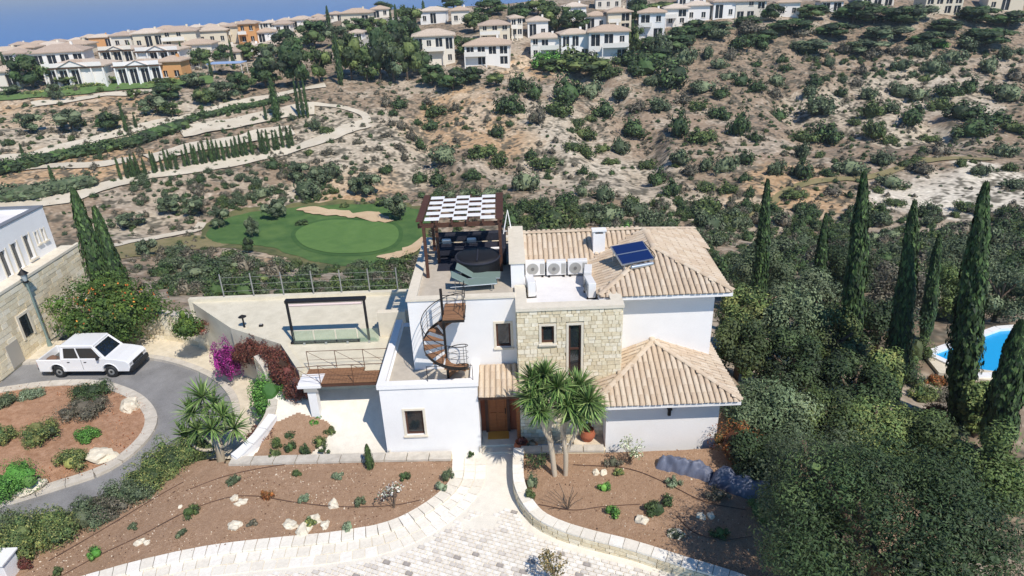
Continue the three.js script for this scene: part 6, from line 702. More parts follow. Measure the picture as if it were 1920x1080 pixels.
{ // red, purple and green bushes on the curved wall
  const B = (px, py, y, w, h, k, l, n = 1300, leaf = 0.1) => { const p = at(px, py, y); bush('garden_bush', l, [p[0], p[1] - 0.1, p[2]], w, h, k, Math.round(px * 3 + py), { n, leaf, clumps: 14 }, 'bushes along the curved wall'); };
  bush('bougainvillea', 'purple bougainvillea hanging over the pavement wall', [-14.1, -0.5, -28.1], 1.3, 2.3, 'purple', 755, { n: 2400, leaf: 0.1, clumps: 14 });
  { const c = new THREE.CatmullRomCurve3([V(-13.2, 0.9, -28.2), V(-12.3, 1.1, -27.6), V(-11.2, 1.3, -26.9), V(-10.2, 1.5, -25.3), V(-9.4, 1.3, -24.2)]); ['leftmost reddish bush of the hedge on the curved wall', 'second reddish bush of the hedge beside the bougainvillea', 'third reddish bush of the hedge on the curved wall', 'fourth reddish bush of the hedge on the curved wall', 'brownish bush in the middle of the curved hedge', 'sixth reddish bush of the hedge above the green bush', 'reddish bush of the hedge by the terrace corner', 'dark reddish bush left of the footbridge landing'].forEach((l, i) => { const p = c.getPointAt(i / 7); bush('hedge_bush', l, [p.x, p.y - 0.6, p.z], 1.2, 1.5, 'red', 760 + i, { n: 1700, leaf: 0.1, clumps: 14 }, 'reddish hedge along the curved wall'); }); }
  B(365, 618, 1.0, 1.5, 0.5, 'red', 'low reddish planting behind the pavement wall');
  B(512, 770, 0.0, 1.75, 2.1, 'bright', 'bright green bush in the corner of the curved wall', 3200, 0.12); B(490, 825, -0.1, 1.1, 0.8, 'red', 'dark red bush between the yucca and the side bed'); B(560, 770, 0.1, 0.8, 0.6, 'hedge', 'small green bush below the red hedge'); B(597, 800, 0.1, 0.7, 0.6, 'bright', 'green bush at the foot of the footbridge pillar'); B(577, 755, 0.2, 0.9, 0.7, 'dark', 'dark bush in the shade of the footbridge');
  const R = rng(31); [[520, 838, 'first'], [540, 822, 'second'], [515, 855, 'third'], [575, 850, 'fourth'], [600, 835, 'fifth'], [545, 845, 'sixth'], [620, 815, 'seventh']].forEach(([px, py], i) => { const p = at(px, py, 0.1); bush('clipped_plant', ['round clipped plant at the left end of the side bed', 'upright plant in the middle of the side bed', 'lowest round plant of the side bed by the kerb', 'creeping plant at the front of the side bed', 'creeping plant along the path edge of the side bed', 'small plant in the centre of the side bed', 'green plant at the top of the side bed path'][i], [p[0], 0.05, p[2]], 0.42 + 0.2 * R(), 0.4 + 0.2 * R(), i % 2 ? 'dark' : 'lentisc', 730 + i, { n: 420, leaf: 0.07, clumps: 7 }, 'plants in the side bed'); });
  struct('side_bed_soil', gridPoly([[-10.5, -21.25], [-8.3, -21.25], [-7.6, -22.6], [-8.0, -23.0], [-9.2, -23.4], [-10.3, -22.9]], (x, z) => rampH(x, z) + 0.09, 0.07), M.mulch);
  const cc = at(694, 878, 0.1), t = thing('slim_conifer', 'slim dark conifer at the front kerb left of the white block', 'conifer', [cc[0], 0.0, cc[2]]); mesh('crown', cypressGeo(455, 700, 1.25, 0.19, 0.1), leafMat, t); mesh('trunk', rod([0, -0.1, 0], [0, 0.2, 0], 0.03), barkMat, t);
}
copedWall('planter_wall', 'short white planter wall sloping down beside the branching yucca', curve2([[-10.2, -23.2], [-10.5, -22.3], [-10.9, -21.5], [-11.2, -21.1]], 10), 0.34, -0.8, u => lerp(0.75, 0.3, u), { stones: 0.8, copeMat: M.white, body: M.white });
{ // small plants of the beds
  const S = (px, py, w, h, k, l, right, o = {}) => { const y0 = right ? 0.38 : -0.02; let p = at(px, py, y0); const hf = right ? rightBedH : leftBedH; p = at(px, py, hf(p[0], p[2])); bush('bed_plant', l, [p[0], hf(p[0], p[2]) - 0.02, p[2]], w, h, k, Math.round(px * 7 + py), { n: o.n || 260, leaf: o.leaf || 0.075, clumps: o.clumps || 6, cat: 'plant', core: 0.6 }, right ? 'small plants in the right bed' : 'small plants in the left bed'); };
  S(440, 905, 0.55, 0.35, 'olive', 'grey green tuft below the branching yucca'); S(556, 893, 0.4, 0.3, 'lentisc', 'small green tuft near the straight kerb'); S(632, 896, 0.45, 0.25, 'sage', 'pale sage tuft near the straight kerb'); S(500, 935, 0.5, 0.45, 'rust', 'reddish green plant beside the middle hose'); S(574, 940, 0.5, 0.3, 'sage', 'pale sage tuft above the middle hose'); S(673, 944, 0.45, 0.3, 'olive', 'olive tuft right of the blocky rock'); S(355, 965, 0.75, 0.4, 'lentisc', 'green spreading plant on the middle hose'); S(340, 1002, 0.4, 0.25, 'olive', 'small olive tuft near the drive edging'); S(183, 1042, 0.6, 0.45, 'bright', 'bright green plant on the lower hose'); S(655, 992, 0.45, 0.35, 'sage', 'blue grey tuft nearest the drive in the left bed'); S(583, 983, 0.5, 0.35, 'hedge', 'yellow green plant among the pale rocks'); S(250, 990, 0.35, 0.25, 'olive', 'little tuft between the two hoses'); S(838, 900, 0.5, 0.6, 'olive', 'upright plant at the right tip of the left bed'); S(828, 918, 0.5, 0.4, 'sage', 'silvery plant at the right tip of the left bed'); S(757, 897, 0.45, 0.35, 'dark', 'dark twiggy plant behind the white flowered shrub'); S(105, 1075, 0.4, 0.3, 'lentisc', 'tuft at the lower left end of the bed'); S(470, 985, 0.4, 0.2, 'grey', 'dry tuft beside the buried rock');
  S(1132, 920, 0.45, 0.4, 'bright', 'green tuft in the middle of the right bed', 1); S(1262, 908, 0.6, 0.35, 'sage', 'silvery tuft beside the low white wall', 1); S(1151, 965, 0.55, 0.4, 'bright', 'bright green tuft left of the dark clump', 1); S(1232, 962, 0.95, 0.5, 'dark', 'dark green clump in the centre of the right bed', 1, { n: 600 }); S(1252, 945, 0.6, 0.45, 'dark', 'dark green plant behind the dark clump', 1); S(1268, 1008, 0.5, 0.3, 'olive', 'olive tuft above the retaining wall', 1); S(1350, 1003, 0.6, 0.35, 'lentisc', 'green tuft on the lower hose of the right bed', 1); S(1160, 890, 0.4, 0.25, 'hedge', 'small tuft right of the two pale rocks', 1); S(1150, 872, 0.7, 0.4, 'grey', 'dark greyish plant below the variegated shrub', 1); S(995, 915, 0.55, 0.6, 'olive', 'plant along the wall at the left end of the right bed', 1); S(992, 935, 0.5, 0.5, 'lentisc', 'second plant along the curved wall of the right bed', 1); S(1345, 935, 0.9, 0.5, 'grey', 'brown dry plant in front of the low white wall', 1); S(1420, 965, 1.0, 0.7, 'lentisc', 'green plant at the foot of the big olive tree', 1, { n: 500 });
  // shrubs with stems
  const stemmed = (px, py, h, w, pal, label, y, seed, twigs = 7, blob = 0.16) => { const p = at(px, py, y), t = thing('small_shrub', label, 'shrub', [p[0], y, p[2]]), R = rng(seed), L = new Leaves(), st = []; for (let i = 0; i < twigs; i++) { const a = R() * 6.283, e = [Math.cos(a) * w * (0.3 + 0.7 * R()) / 2, h * (0.6 + 0.4 * R()), Math.sin(a) * w * (0.3 + 0.7 * R()) / 2]; st.push(tube([[0, 0, 0], [e[0] * 0.35, e[1] * 0.5, e[2] * 0.35], e], 0.012, 6, 4)); if (pal) for (let k = 0; k < 34; k++) L.leaf(e[0] + (R() - 0.5) * blob * 2, e[1] + (R() - 0.5) * blob * 1.6, e[2] + (R() - 0.5) * blob * 2, R() - 0.5, R(), R() - 0.5, 0.1, 0.045, R, tone(R, pal)); } mesh('stems', st, barkMat, t); if (pal) mesh('foliage', L.geo(), leafMat, t); };
  stemmed(740, 955, 0.9, 0.9, [[196, 196, 182], [90, 104, 72], [110, 60, 50], [214, 210, 200]], 'bare stemmed shrub with white flowers in the left bed', 0.05, 41); stemmed(1180, 870, 0.95, 0.8, [[196, 204, 170], [120, 134, 92], [214, 216, 190]], 'pale variegated shrub against the lower wing wall', 0.38, 42, 10); stemmed(1065, 955, 0.9, 1.3, null, 'leafless twiggy shrub in the right bed', 0.38, 43, 10); stemmed(1040, 1090, 1.1, 0.9, [[150, 130, 84], [120, 108, 70], [98, 96, 60]], 'yellowish shrub at the foot of the picture on the drive', 0.02, 44, 12, 0.14); stemmed(1005, 880, 0.7, 0.7, PAL.dark, 'dark strap leaved plant at the foot of the yuccas', 0.38, 45, 8); stemmed(880, 858, 0.25, 0.3, PAL.dark, 'tiny weed at the foot of the white block', 0.03, 46, 4, 0.05); stemmed(610, 850, 0.2, 0.4, PAL.dark, 'small weed on the side path', 0.05, 47, 4, 0.06);
  // white gate pier with red flowers at the lower left corner
  const gp = at(8, 1075, -0.5), g = thing('gate_pier', 'white gate pier with a small tiled cap at the lower left corner', 'gate pier', [gp[0], -0.7, gp[2]]); mesh('pier', rbx(-0.55, 0.35, 0, 0.85, -0.35, 0.3, 0.03), M.white, g); mesh('cap', rbx(-0.62, 0.42, 0.85, 0.93, -0.42, 0.37, 0.02), M.white, g); const q = at(48, 1062, -0.5); bush('flower_bush', 'dark red flowers beside the white gate pier', [q[0], -0.62, q[2]], 0.5, 0.5, 'red', 791, { n: 400, leaf: 0.08 });
}
// ---------- houses across the valley ----------
const houseWall = [[232, 224, 208], [240, 235, 226], [224, 212, 188], [243, 240, 234]].map(c => mat(c, 0.95)), houseRoof = [[198, 180, 160], [190, 168, 146], [208, 192, 174], [182, 162, 144]].map((c, i) => new THREE.MeshStandardMaterial({ map: speck(c, 26, 330 + i, 0.5, 8, 0.6), roughness: 0.95 })), orangeWall = mat([216, 160, 104], 0.95), houseGlass = mat([44, 48, 54], 0.25), houseFrame = mat([236, 230, 218], 0.9), timber = mat([96, 70, 52], 0.9);
function hipGeo(w, d, y, rise, over) { const x = w / 2 + over, z = d / 2 + over, long = w >= d, a = long ? Math.max(0.3, x - z) : 0, b = long ? 0 : Math.max(0.3, z - x), R1 = long ? [-a, y + rise, 0] : [0, y + rise, -b], R2 = long ? [a, y + rise, 0] : [0, y + rise, b], A = [-x, y, z], B = [x, y, z], C = [x, y, -z], D = [-x, y, -z], low = p => [p[0], p[1] - 0.25, p[2]]; const q = long ? [[A, B, R2, R1], [C, D, R1, R2], [B, C, R2, R2], [D, A, R1, R1]] : [[A, B, R2, R2], [C, D, R1, R1], [B, C, R1, R2], [D, A, R2, R1]]; for (const [p, r] of [[A, B], [B, C], [C, D], [D, A]]) q.push([low(p), low(r), r, p]); q.push([low(A), low(D), low(C), low(B)]); return quadGeo(q); }
let hIndex = 0;
function hillHouse(label, px0, px1, base, eave, o = {}, group = 'villas across the valley') {
  const R = rng(900 + hIndex * 17); hIndex++; const g = ground((px0 + px1) / 2, o.foot || base), D = -g[2] + (o.back || 0), s = 1 / pxAt(D), pc = atD((px0 + px1) / 2, base, D), w = (px1 - px0) * s, h = (base - eave) * s * 1.02, d = o.deep || Math.max(5, w * 0.7), y0 = pc[1], tint = o.orange ? orangeWall : houseWall[o.tint ?? Math.floor(R() * 4)];
  const t = thing('hill_house', label, 'house', [pc[0], y0, pc[2] - d / 2], (R() - 0.5) * 0.3 - pc[0] * 0.0012 + (o.turn || 0), group); const floors = Math.max(1, Math.round(h / 3.0)), fh = h / floors, bays = Math.max(2, Math.round(w / 2.7)), bw = w / bays, holes = [], wins = [];
  const drop = Math.max(3, y0 - gy(pc[0], pc[2]) + 3);
  for (let f = 0; f < floors; f++) for (let b = 0; b < bays; b++) { if (R() < 0.14) continue; const cx = -w / 2 + (b + 0.5) * bw, big = o.arcade || R() < 0.45, ww = big ? bw * 0.66 : 0.9 + R() * 0.3, y = f * fh + (big ? 0.15 : 0.95), hh = big ? fh * 0.78 : Math.min(1.35, fh * 0.5); holes.push([cx - ww / 2, cx + ww / 2, y, y + hh]); wins.push([cx, ww, y, hh, big]); }
  mesh('wall', [...wallFront(-w / 2, w / 2, -drop, h, d / 2 - 0.35, d / 2, holes), bx(-w / 2, -w / 2 + 0.3, -drop, h, -d / 2, d / 2 - 0.35), bx(w / 2 - 0.3, w / 2, -drop, h, -d / 2, d / 2 - 0.35), bx(-w / 2 + 0.3, w / 2 - 0.3, -drop, h, -d / 2, -d / 2 + 0.3)], tint, t);
  for (const [cx, ww, y, hh, big] of wins) { const p = mesh('window', bx(cx - ww / 2, cx + ww / 2, y, y + hh, d / 2 - (big ? 0.32 : 0.26), d / 2 - (big ? 0.29 : 0.22)), houseGlass, t); mesh('frame', big ? [bx(cx - 0.06, cx + 0.06, y, y + hh, d / 2 - 0.28, d / 2 - 0.2), bx(cx - ww / 2, cx + ww / 2, y + hh - 0.12, y + hh, d / 2 - 0.28, d / 2 - 0.2)] : [bx(cx - ww / 2 - 0.1, cx + ww / 2 + 0.1, y - 0.12, y, d / 2, d / 2 + 0.1), bx(cx - 0.04, cx + 0.04, y, y + hh, d / 2 - 0.22, d / 2 - 0.16)], houseFrame, p); }
  if (o.pediment) { // low gable on the front with timber eaves and loggia columns
    mesh('roof', hipGeo(w, d, h, w * 0.09, 0.6), houseRoof[o.roof ?? 0], t); const gw = w * 0.22; mesh('gable', quadGeo([[[-gw, h - 0.1, d / 2 + 0.75], [gw, h - 0.1, d / 2 + 0.75], [0, h + gw * 0.42, d / 2 + 0.75], [0, h + gw * 0.42, d / 2 + 0.75]]]), tint, t); mesh('gable_roof', quadGeo([[[-gw - 0.4, h - 0.15, d / 2 + 1], [0, h + gw * 0.45, d / 2 + 1], [0, h + gw * 0.45, d / 2 - 3], [-gw - 0.4, h - 0.15, d / 2 - 3]], [[0, h + gw * 0.45, d / 2 + 1], [gw + 0.4, h - 0.15, d / 2 + 1], [gw + 0.4, h - 0.15, d / 2 - 3], [0, h + gw * 0.45, d / 2 - 3]]]), houseRoof[1], t); mesh('eaves_beam', [bx(-w / 2 - 0.3, w / 2 + 0.3, h - 0.5, h - 0.27, d / 2 + 0.3, d / 2 + 0.6)], timber, t); for (let b = 0; b <= bays; b++) mesh('column', bx(-w / 2 + b * bw - 0.14, -w / 2 + b * bw + 0.14, -0.4, h - 0.5, d / 2 + 0.3, d / 2 + 0.58), tint, t); mesh('balcony_front', bx(-w / 2, w / 2, fh - 0.1, fh + 0.75, d / 2 + 0.6, d / 2 + 0.72), tint, t);
  } else {
    mesh('roof', hipGeo(w, d, h, Math.min(w, d) * 0.19, 0.5), houseRoof[o.roof ?? Math.floor(R() * 4)], t);
    if (R() < 0.75 && floors > 1) { const b0 = Math.floor(R() * bays * 0.5), bwid = bw * Math.max(1, Math.ceil(bays * 0.5)), x0 = -w / 2 + b0 * bw, x1 = Math.min(w / 2, x0 + bwid); const bl = mesh('balcony', bx(x0, x1, fh - 0.15, fh, d / 2 + 0.002, d / 2 + 1.3), tint, t); mesh('parapet', bx(x0, x1, fh, fh + 0.85, d / 2 + 1.2, d / 2 + 1.3), houseFrame, bl); for (const x of [x0 + 0.12, x1 - 0.12]) mesh('pillar', bx(x - 0.12, x + 0.12, -drop, fh - 0.15, d / 2 + 1.05, d / 2 + 1.28), tint, bl); }
    if (R() < 0.5) mesh('chimney', bx(w * 0.2, w * 0.2 + 0.5, h, h + Math.min(w, d) * 0.24, -0.3, 0.3), tint, t);
  }
  return t;
}
hillHouse('cream villa behind the pines with tall narrow windows', 790, 838, 45, 22); hillHouse('cream villa with wide roof at the top of the pines', 846, 880, 45, 21); hillHouse('long low cream villa with terrace at the end of the pines', 777, 852, 122, 70, { tint: 0 }); hillHouse('double fronted villa above the pergola skyline', 900, 956, 82, 49); hillHouse('broad villa with shaded verandah left of the bare clearing', 874, 958, 122, 86, { tint: 1, arcade: true });
hillHouse('narrow white villa right of the double fronted one', 956, 978, 72, 36); hillHouse('square white villa above the bare clearing', 990, 1028, 72, 41); hillHouse('white villa on the left end of the lower row', 998, 1052, 112, 73, { tint: 1 }); hillHouse('white villa second in the lower row with arched upper floor', 1050, 1104, 113, 66, { tint: 3 }); hillHouse('largest white villa on the right end of the lower row', 1106, 1180, 116, 62, { tint: 1 }); hillHouse('small upper villa behind the lower row', 1100, 1138, 56, 31); hillHouse('tall upper villa above the right end of the lower row', 1138, 1182, 60, 25);
hillHouse('white villa standing alone on a tall base', 1200, 1248, 74, 27, { tint: 3 }); hillHouse('white terrace villa right of the tall based one', 1248, 1290, 50, 18, { tint: 1 }); hillHouse('stepped white villa in the upper right row', 1288, 1332, 40, 12); hillHouse('white villa with wide glazing in the upper right row', 1338, 1380, 35, 5, { tint: 3 }); hillHouse('cream villa right of the wide glazed one', 1382, 1436, 35, 4); hillHouse('white villa above the dark pines on the right', 1460, 1500, 32, 6); hillHouse('low white villa with pergola on the right skyline', 1540, 1580, 22, 3); hillHouse('half seen villa at the top edge right of the pergola villa', 1620, 1676, 12, -14); hillHouse('cream terrace house at the top right edge', 1735, 1802, 26, -6, { tint: 2, arcade: true }); hillHouse('cream house at the far top right corner', 1858, 1918, 20, -8, { tint: 2 });
hillHouse('pale villa deep behind the upper white row', 1058, 1098, 38, 14); hillHouse('villa roof at the top edge above the upper row', 1118, 1165, 18, -4); hillHouse('villa high behind the lone tall based one', 1180, 1205, 22, -2); hillHouse('villa at the top edge over the terrace villa', 1275, 1325, 8, -18); hillHouse('tiny villa among trees at the top centre', 1000, 1040, 18, 2);
const G2 = 'buildings of the resort village';
hillHouse('gabled resort house with arched ground floor, left of the pair', 92, 198, 161, 126, { pediment: true, arcade: true, tint: 1, deep: 8 }, G2); hillHouse('gabled resort house with arches beside the orange wall', 222, 302, 158, 123, { pediment: true, arcade: true, tint: 3, deep: 8 }, G2); hillHouse('orange rendered resort house right of the gabled pair', 303, 345, 152, 116, { orange: true }, G2); hillHouse('upper gabled resort house behind the left of the pair', 192, 250, 118, 94, { pediment: true, arcade: true, deep: 7, back: 6, foot: 135 }, G2); hillHouse('upper gabled resort house behind the orange wall', 262, 340, 118, 95, { pediment: true, arcade: true, deep: 7, back: 6, foot: 135 }, G2);
hillHouse('resort house with deep shaded balcony by the big dark tree', 10, 52, 122, 101, { arcade: true, back: 3 }, G2); hillHouse('long resort block with tiled roof behind the dark tree', 62, 150, 126, 99, { arcade: true, tint: 1, back: 2 }, G2); hillHouse('small resort house at the far left edge', -14, 37, 170, 135, { arcade: true, tint: 0 }, G2);
[[-20, 32, 112, 97, 'long low roofed block at the left skyline'], [34, 66, 106, 90, 'low roof left of centre on the left skyline'], [66, 116, 100, 87, 'wide tiled block on the left skyline'], [118, 166, 100, 84, 'plain pale block before the sea on the left'], [170, 208, 90, 71, 'orange tower block on the skyline'], [214, 250, 92, 68, 'pale block right of the orange tower'], [252, 304, 92, 64, 'tall pale block with tiled roof mid village'], [306, 366, 92, 61, 'broad pale block in the middle of the skyline'], [345, 400, 112, 84, 'cream block among the palms'], [370, 424, 84, 59, 'pale block left of the dark cypress on the skyline'], [400, 450, 120, 98, 'low pale block behind the village trees'], [424, 450, 80, 51, 'narrow pale block beside the orange one'], [451, 482, 84, 47, 'bright orange block at the right of the village'], [482, 514, 80, 61, 'cream block right of the bright orange one'], [515, 545, 64, 46, 'small cream house on the ridge'], [545, 580, 56, 38, 'pale house left of the brown roof'], [582, 616, 54, 38, 'brown roofed house on the ridge'], [616, 642, 40, 27, 'small house by the cypress on the ridge'], [642, 696, 50, 26, 'long cream house at the head of the road'], [696, 728, 34, 18, 'small cream house at the top of the road'], [380, 405, 62, 50, 'tiny far block at the sea edge'], [290, 330, 66, 55, 'far low block at the sea edge']].forEach(([a, b, c, d, l]) => hillHouse(l, a, b, c, d, { orange: /^(orange tower|bright orange)/.test(l), back: 0 }, G2));
[[20, 48, 94, 84], [52, 84, 91, 82], [90, 122, 88, 79], [128, 156, 86, 76], [152, 180, 81, 70], [205, 232, 78, 67], [232, 262, 74, 63], [268, 296, 72, 60], [330, 352, 66, 55], [352, 380, 64, 52], [404, 430, 60, 48], [434, 458, 58, 46], [462, 488, 54, 44], [492, 516, 52, 43], [520, 548, 48, 39], [556, 580, 44, 35], [585, 606, 40, 31], [610, 632, 36, 28], [350, 378, 132, 110], [372, 398, 104, 88], [455, 486, 104, 88], [488, 520, 98, 84], [410, 440, 104, 90], [655, 680, 78, 62], [700, 724, 92, 76], [540, 566, 84, 70]].forEach(([a, b, c, d], i) => hillHouse(['far pale roofed cottage', 'far cream cottage', 'far low white house', 'far tiled cottage'][i % 4] + ' ' + ['first from the left in the back rows', 'second from the left in the back rows', 'third from the left in the back rows', 'fourth from the left in the back rows', 'fifth from the left in the back rows', 'sixth from the left in the back rows', 'seventh from the left in the back rows', 'eighth from the left in the back rows', 'ninth from the left in the back rows', 'tenth from the left in the back rows', 'eleventh from the left in the back rows', 'twelfth from the left in the back rows', 'thirteenth from the left in the back rows', 'fourteenth from the left in the back rows', 'fifteenth from the left in the back rows', 'sixteenth from the left in the back rows', 'seventeenth from the left in the back rows', 'last on the right in the back rows', 'right of the orange resort house', 'behind the palm green tree', 'below the bright orange block', 'among dark trees under the ridge', 'behind the low pale block', 'left of the village road', 'right of the village road', 'under the small ridge house'][i], a, b, c, d, {}, G2));
// ---------- trees across the valley ----------
function protoTree(kind, seed, h, rx, ry, n = 700, leaf = 0.32) { const t = new THREE.Group(); const a = fin(new THREE.Mesh(crownGeo(seed, PAL[kind], { rx, ry, rz: rx, cy: h - ry, n, leaf, clumps: 16, cr: 0.42, thin: 0.6 }), leafMat)); a.name = 'crown'; const b = fin(new THREE.Mesh(trunkGeo(seed, h - ry * 0.5, 0.14, 3, rx * 0.4), barkMat)); b.name = 'trunk'; t.add(a, b); return t; }
const protos = { dark: [protoTree('dark', 801, 1, 0.5, 0.42), protoTree('dark', 802, 1, 0.46, 0.44)], olive: [protoTree('olive', 803, 1, 0.52, 0.4), protoTree('olive', 804, 1, 0.5, 0.42)], hedge: [protoTree('lentisc', 805, 1, 0.5, 0.42), protoTree('hedge', 806, 1, 0.48, 0.42)] };
{ // unit trees: leaf and trunk sizes follow the scale
  for (const [k, pr] of Object.entries(protos)) pr.forEach((t, v) => { const s = 810 + v; t.clear(); const a = fin(new THREE.Mesh(crownGeo(s + k.length * 7, PAL[k === 'hedge' ? 'lentisc' : k], { rx: 0.52, ry: 0.42, rz: 0.5, cy: 0.58, n: 620, leaf: 0.085, clumps: 15, cr: 0.42, thin: 0.6 }), leafMat)); a.name = 'crown'; const b = fin(new THREE.Mesh(trunkGeo(s, 0.75, 0.028, 3, 0.2), barkMat)); b.name = 'trunk'; t.add(a, b); });
  const cypProto = [0, 1, 2].map(v => { const t = new THREE.Group(), a = fin(new THREE.Mesh(cypressGeo(830 + v, 520, 6, 0.85, 0.4), leafMat)); a.name = 'crown'; const b = fin(new THREE.Mesh(rod([0, -0.3, 0], [0, 0.7, 0], 0.15, 0.12, 5), barkMat)); b.name = 'trunk'; t.add(a, b); return t; });
  const R = rng(88); let ci = 0; const put = (proto, name, label, cat, group, px, py, wpx, hpx) => { const g = ground(px, py), s = 1 / pxAt(-g[2]), c = proto.clone(); c.name = numbered(name); c.position.set(g[0], g[1] - 0.2, g[2]); c.scale.set(wpx * s, hpx * s, wpx * s); c.rotation.y = R() * 6.28; scene.add(c); tag(c, label, cat, group); return c; };
  const T = (k, px, py, w, h, label, group) => put(protos[k][(ci++) % 2], 'distant_tree', label, 'tree', group, px, py, w, h);
  const C = (px, py, w, h, label, group) => put(cypProto[(ci++) % 3], 'distant_cypress', label, 'cypress', group, px, py, w / 1.7, h / 6);
  // golf trees
  T('olive', 750, 412, 54, 62, 'dark tree in the fork of the upper bunker', 'trees round the golf green'); T('olive', 518, 412, 46, 46, 'rounded tree at the left end of the upper bunker', 'trees round the golf green'); T('olive', 690, 366, 52, 52, 'tree pair with red undergrowth above the upper bunker', 'trees round the golf green'); T('olive', 668, 364, 34, 40, 'smaller tree left of the red undergrowth', 'trees round the golf green'); T('olive', 412, 428, 42, 52, 'tree at the left corner of the fairway', 'trees round the golf green'); T('olive', 278, 480, 38, 42, 'lone rounded tree on the dry turf left of the green', 'trees round the golf green'); T('dark', 467, 474, 26, 40, 'dark green tree at the lower left of the fairway', 'trees round the golf green'); T('olive', 475, 446, 30, 50, 'slender tree inside the left fairway', 'trees round the golf green'); T('olive', 365, 405, 46, 46, 'tree left of the fairway corner', 'trees round the golf green'); T('olive', 320, 400, 50, 42, 'broad tree above the cart path', 'trees round the golf green'); T('hedge', 714, 387, 28, 22, 'clipped round tree ringed by a pale border', 'trees round the golf green'); T('dark', 568, 422, 22, 14, 'low dark bush at the left of the putting green', 'trees round the golf green'); T('olive', 560, 340, 44, 44, 'olive above the fairway left of the tree pair', 'trees round the golf green'); T('olive', 600, 345, 44, 42, 'olive above the upper bunker', 'trees round the golf green'); T('olive', 250, 425, 60, 34, 'low olive beside the cypress pair', 'trees round the golf green'); T('dark', 670, 535, 40, 38, 'dark tree behind the wire fence', 'trees round the golf green'); T('hedge', 480, 545, 50, 40, 'green tree behind the wire fence by the left posts', 'trees round the golf green'); T('olive', 380, 530, 70, 50, 'olive behind the fence right of the flecked tree', 'trees round the golf green'); T('olive', 420, 515, 60, 40, 'olive mass left of the fence posts', 'trees round the golf green'); T('dark', 745, 505, 36, 30, 'dark tree below the lower bunker', 'trees round the golf green');
  // row of little cypresses above the dirt road
  let rowN = 0; const NTH = n => { const u = ['first', 'second', 'third', 'fourth', 'fifth', 'sixth', 'seventh', 'eighth', 'ninth', 'tenth', 'eleventh', 'twelfth', 'thirteenth', 'fourteenth', 'fifteenth', 'sixteenth', 'seventeenth', 'eighteenth', 'nineteenth']; return n < 19 ? u[n] : n === 19 ? 'twentieth' : n < 29 ? 'twenty-' + u[n - 20] : n === 29 ? 'thirtieth' : 'thirty-' + u[n - 30]; }; const row = 39; for (let i = 0; i < row; i++) { const u = i / (row - 1), px = lerp(230, 549, u) + (R() - 0.5) * 5, py = lerp(338, 277, u) + (R() - 0.5) * 2; if (R() < 0.06) continue; C(px, py, 8 + R() * 3, 34 + R() * 20, `${NTH(rowN++)} cypress from the left in the row above the dirt road`, 'cypress row above the dirt road'); }
  [[238, 248, 10, 62, 'tall dark cypress on the upper road left of the olives'], [256, 240, 8, 30, 'short cypress beside the tall one on the upper road'], [190, 300, 10, 30, 'small cypress on the terraces at the left'], [102, 345, 12, 42, 'cypress at the left end of the dirt road'], [45, 295, 8, 30, 'cypress at the far left terrace'], [500, 228, 8, 40, 'thin cypress left of the large dark one'], [521, 226, 22, 82, 'large dark cypress at the bend of the upper road'], [562, 222, 9, 80, 'left of three slim cypresses at the upper road'], [570, 222, 9, 70, 'middle of three slim cypresses at the upper road'], [578, 220, 9, 76, 'right of three slim cypresses at the upper road'], [364, 70, 8, 30, 'cypress on the village skyline'], [345, 118, 9, 40, 'cypress beside the upper gabled house'], [250, 115, 9, 36, 'cypress between the upper gabled houses'], [398, 145, 9, 34, 'cypress by the blue awning'], [440, 130, 9, 55, 'tall cypress at the orange block'], [568, 45, 8, 34, 'cypress on the ridge behind the brown roof'], [620, 70, 12, 56, 'cypress at the left of the road'], [640, 160, 16, 95, 'tall dark cypress in the pines'], [745, 60, 10, 50, 'slim cypress right of the road head'], [760, 40, 9, 30, 'left skyline cypress at the top of the pines'], [778, 45, 9, 34, 'middle skyline cypress at the top of the pines'], [795, 30, 9, 28, 'right skyline cypress at the top of the pines'], [735, 60, 9, 40, 'slim cypress at the bend of the village road'], [955, 40, 9, 32, 'cypress at the top centre between villas'], [1185, 80, 10, 44, 'cypress right of the tall upper villa'], [10, 125, 10, 28, 'cypress before the far left resort house'], [150, 112, 9, 26, 'cypress right of the long resort block']].forEach(([px, py, w, h, l]) => C(px, py, w, h, l, 'single cypresses across the valley'));
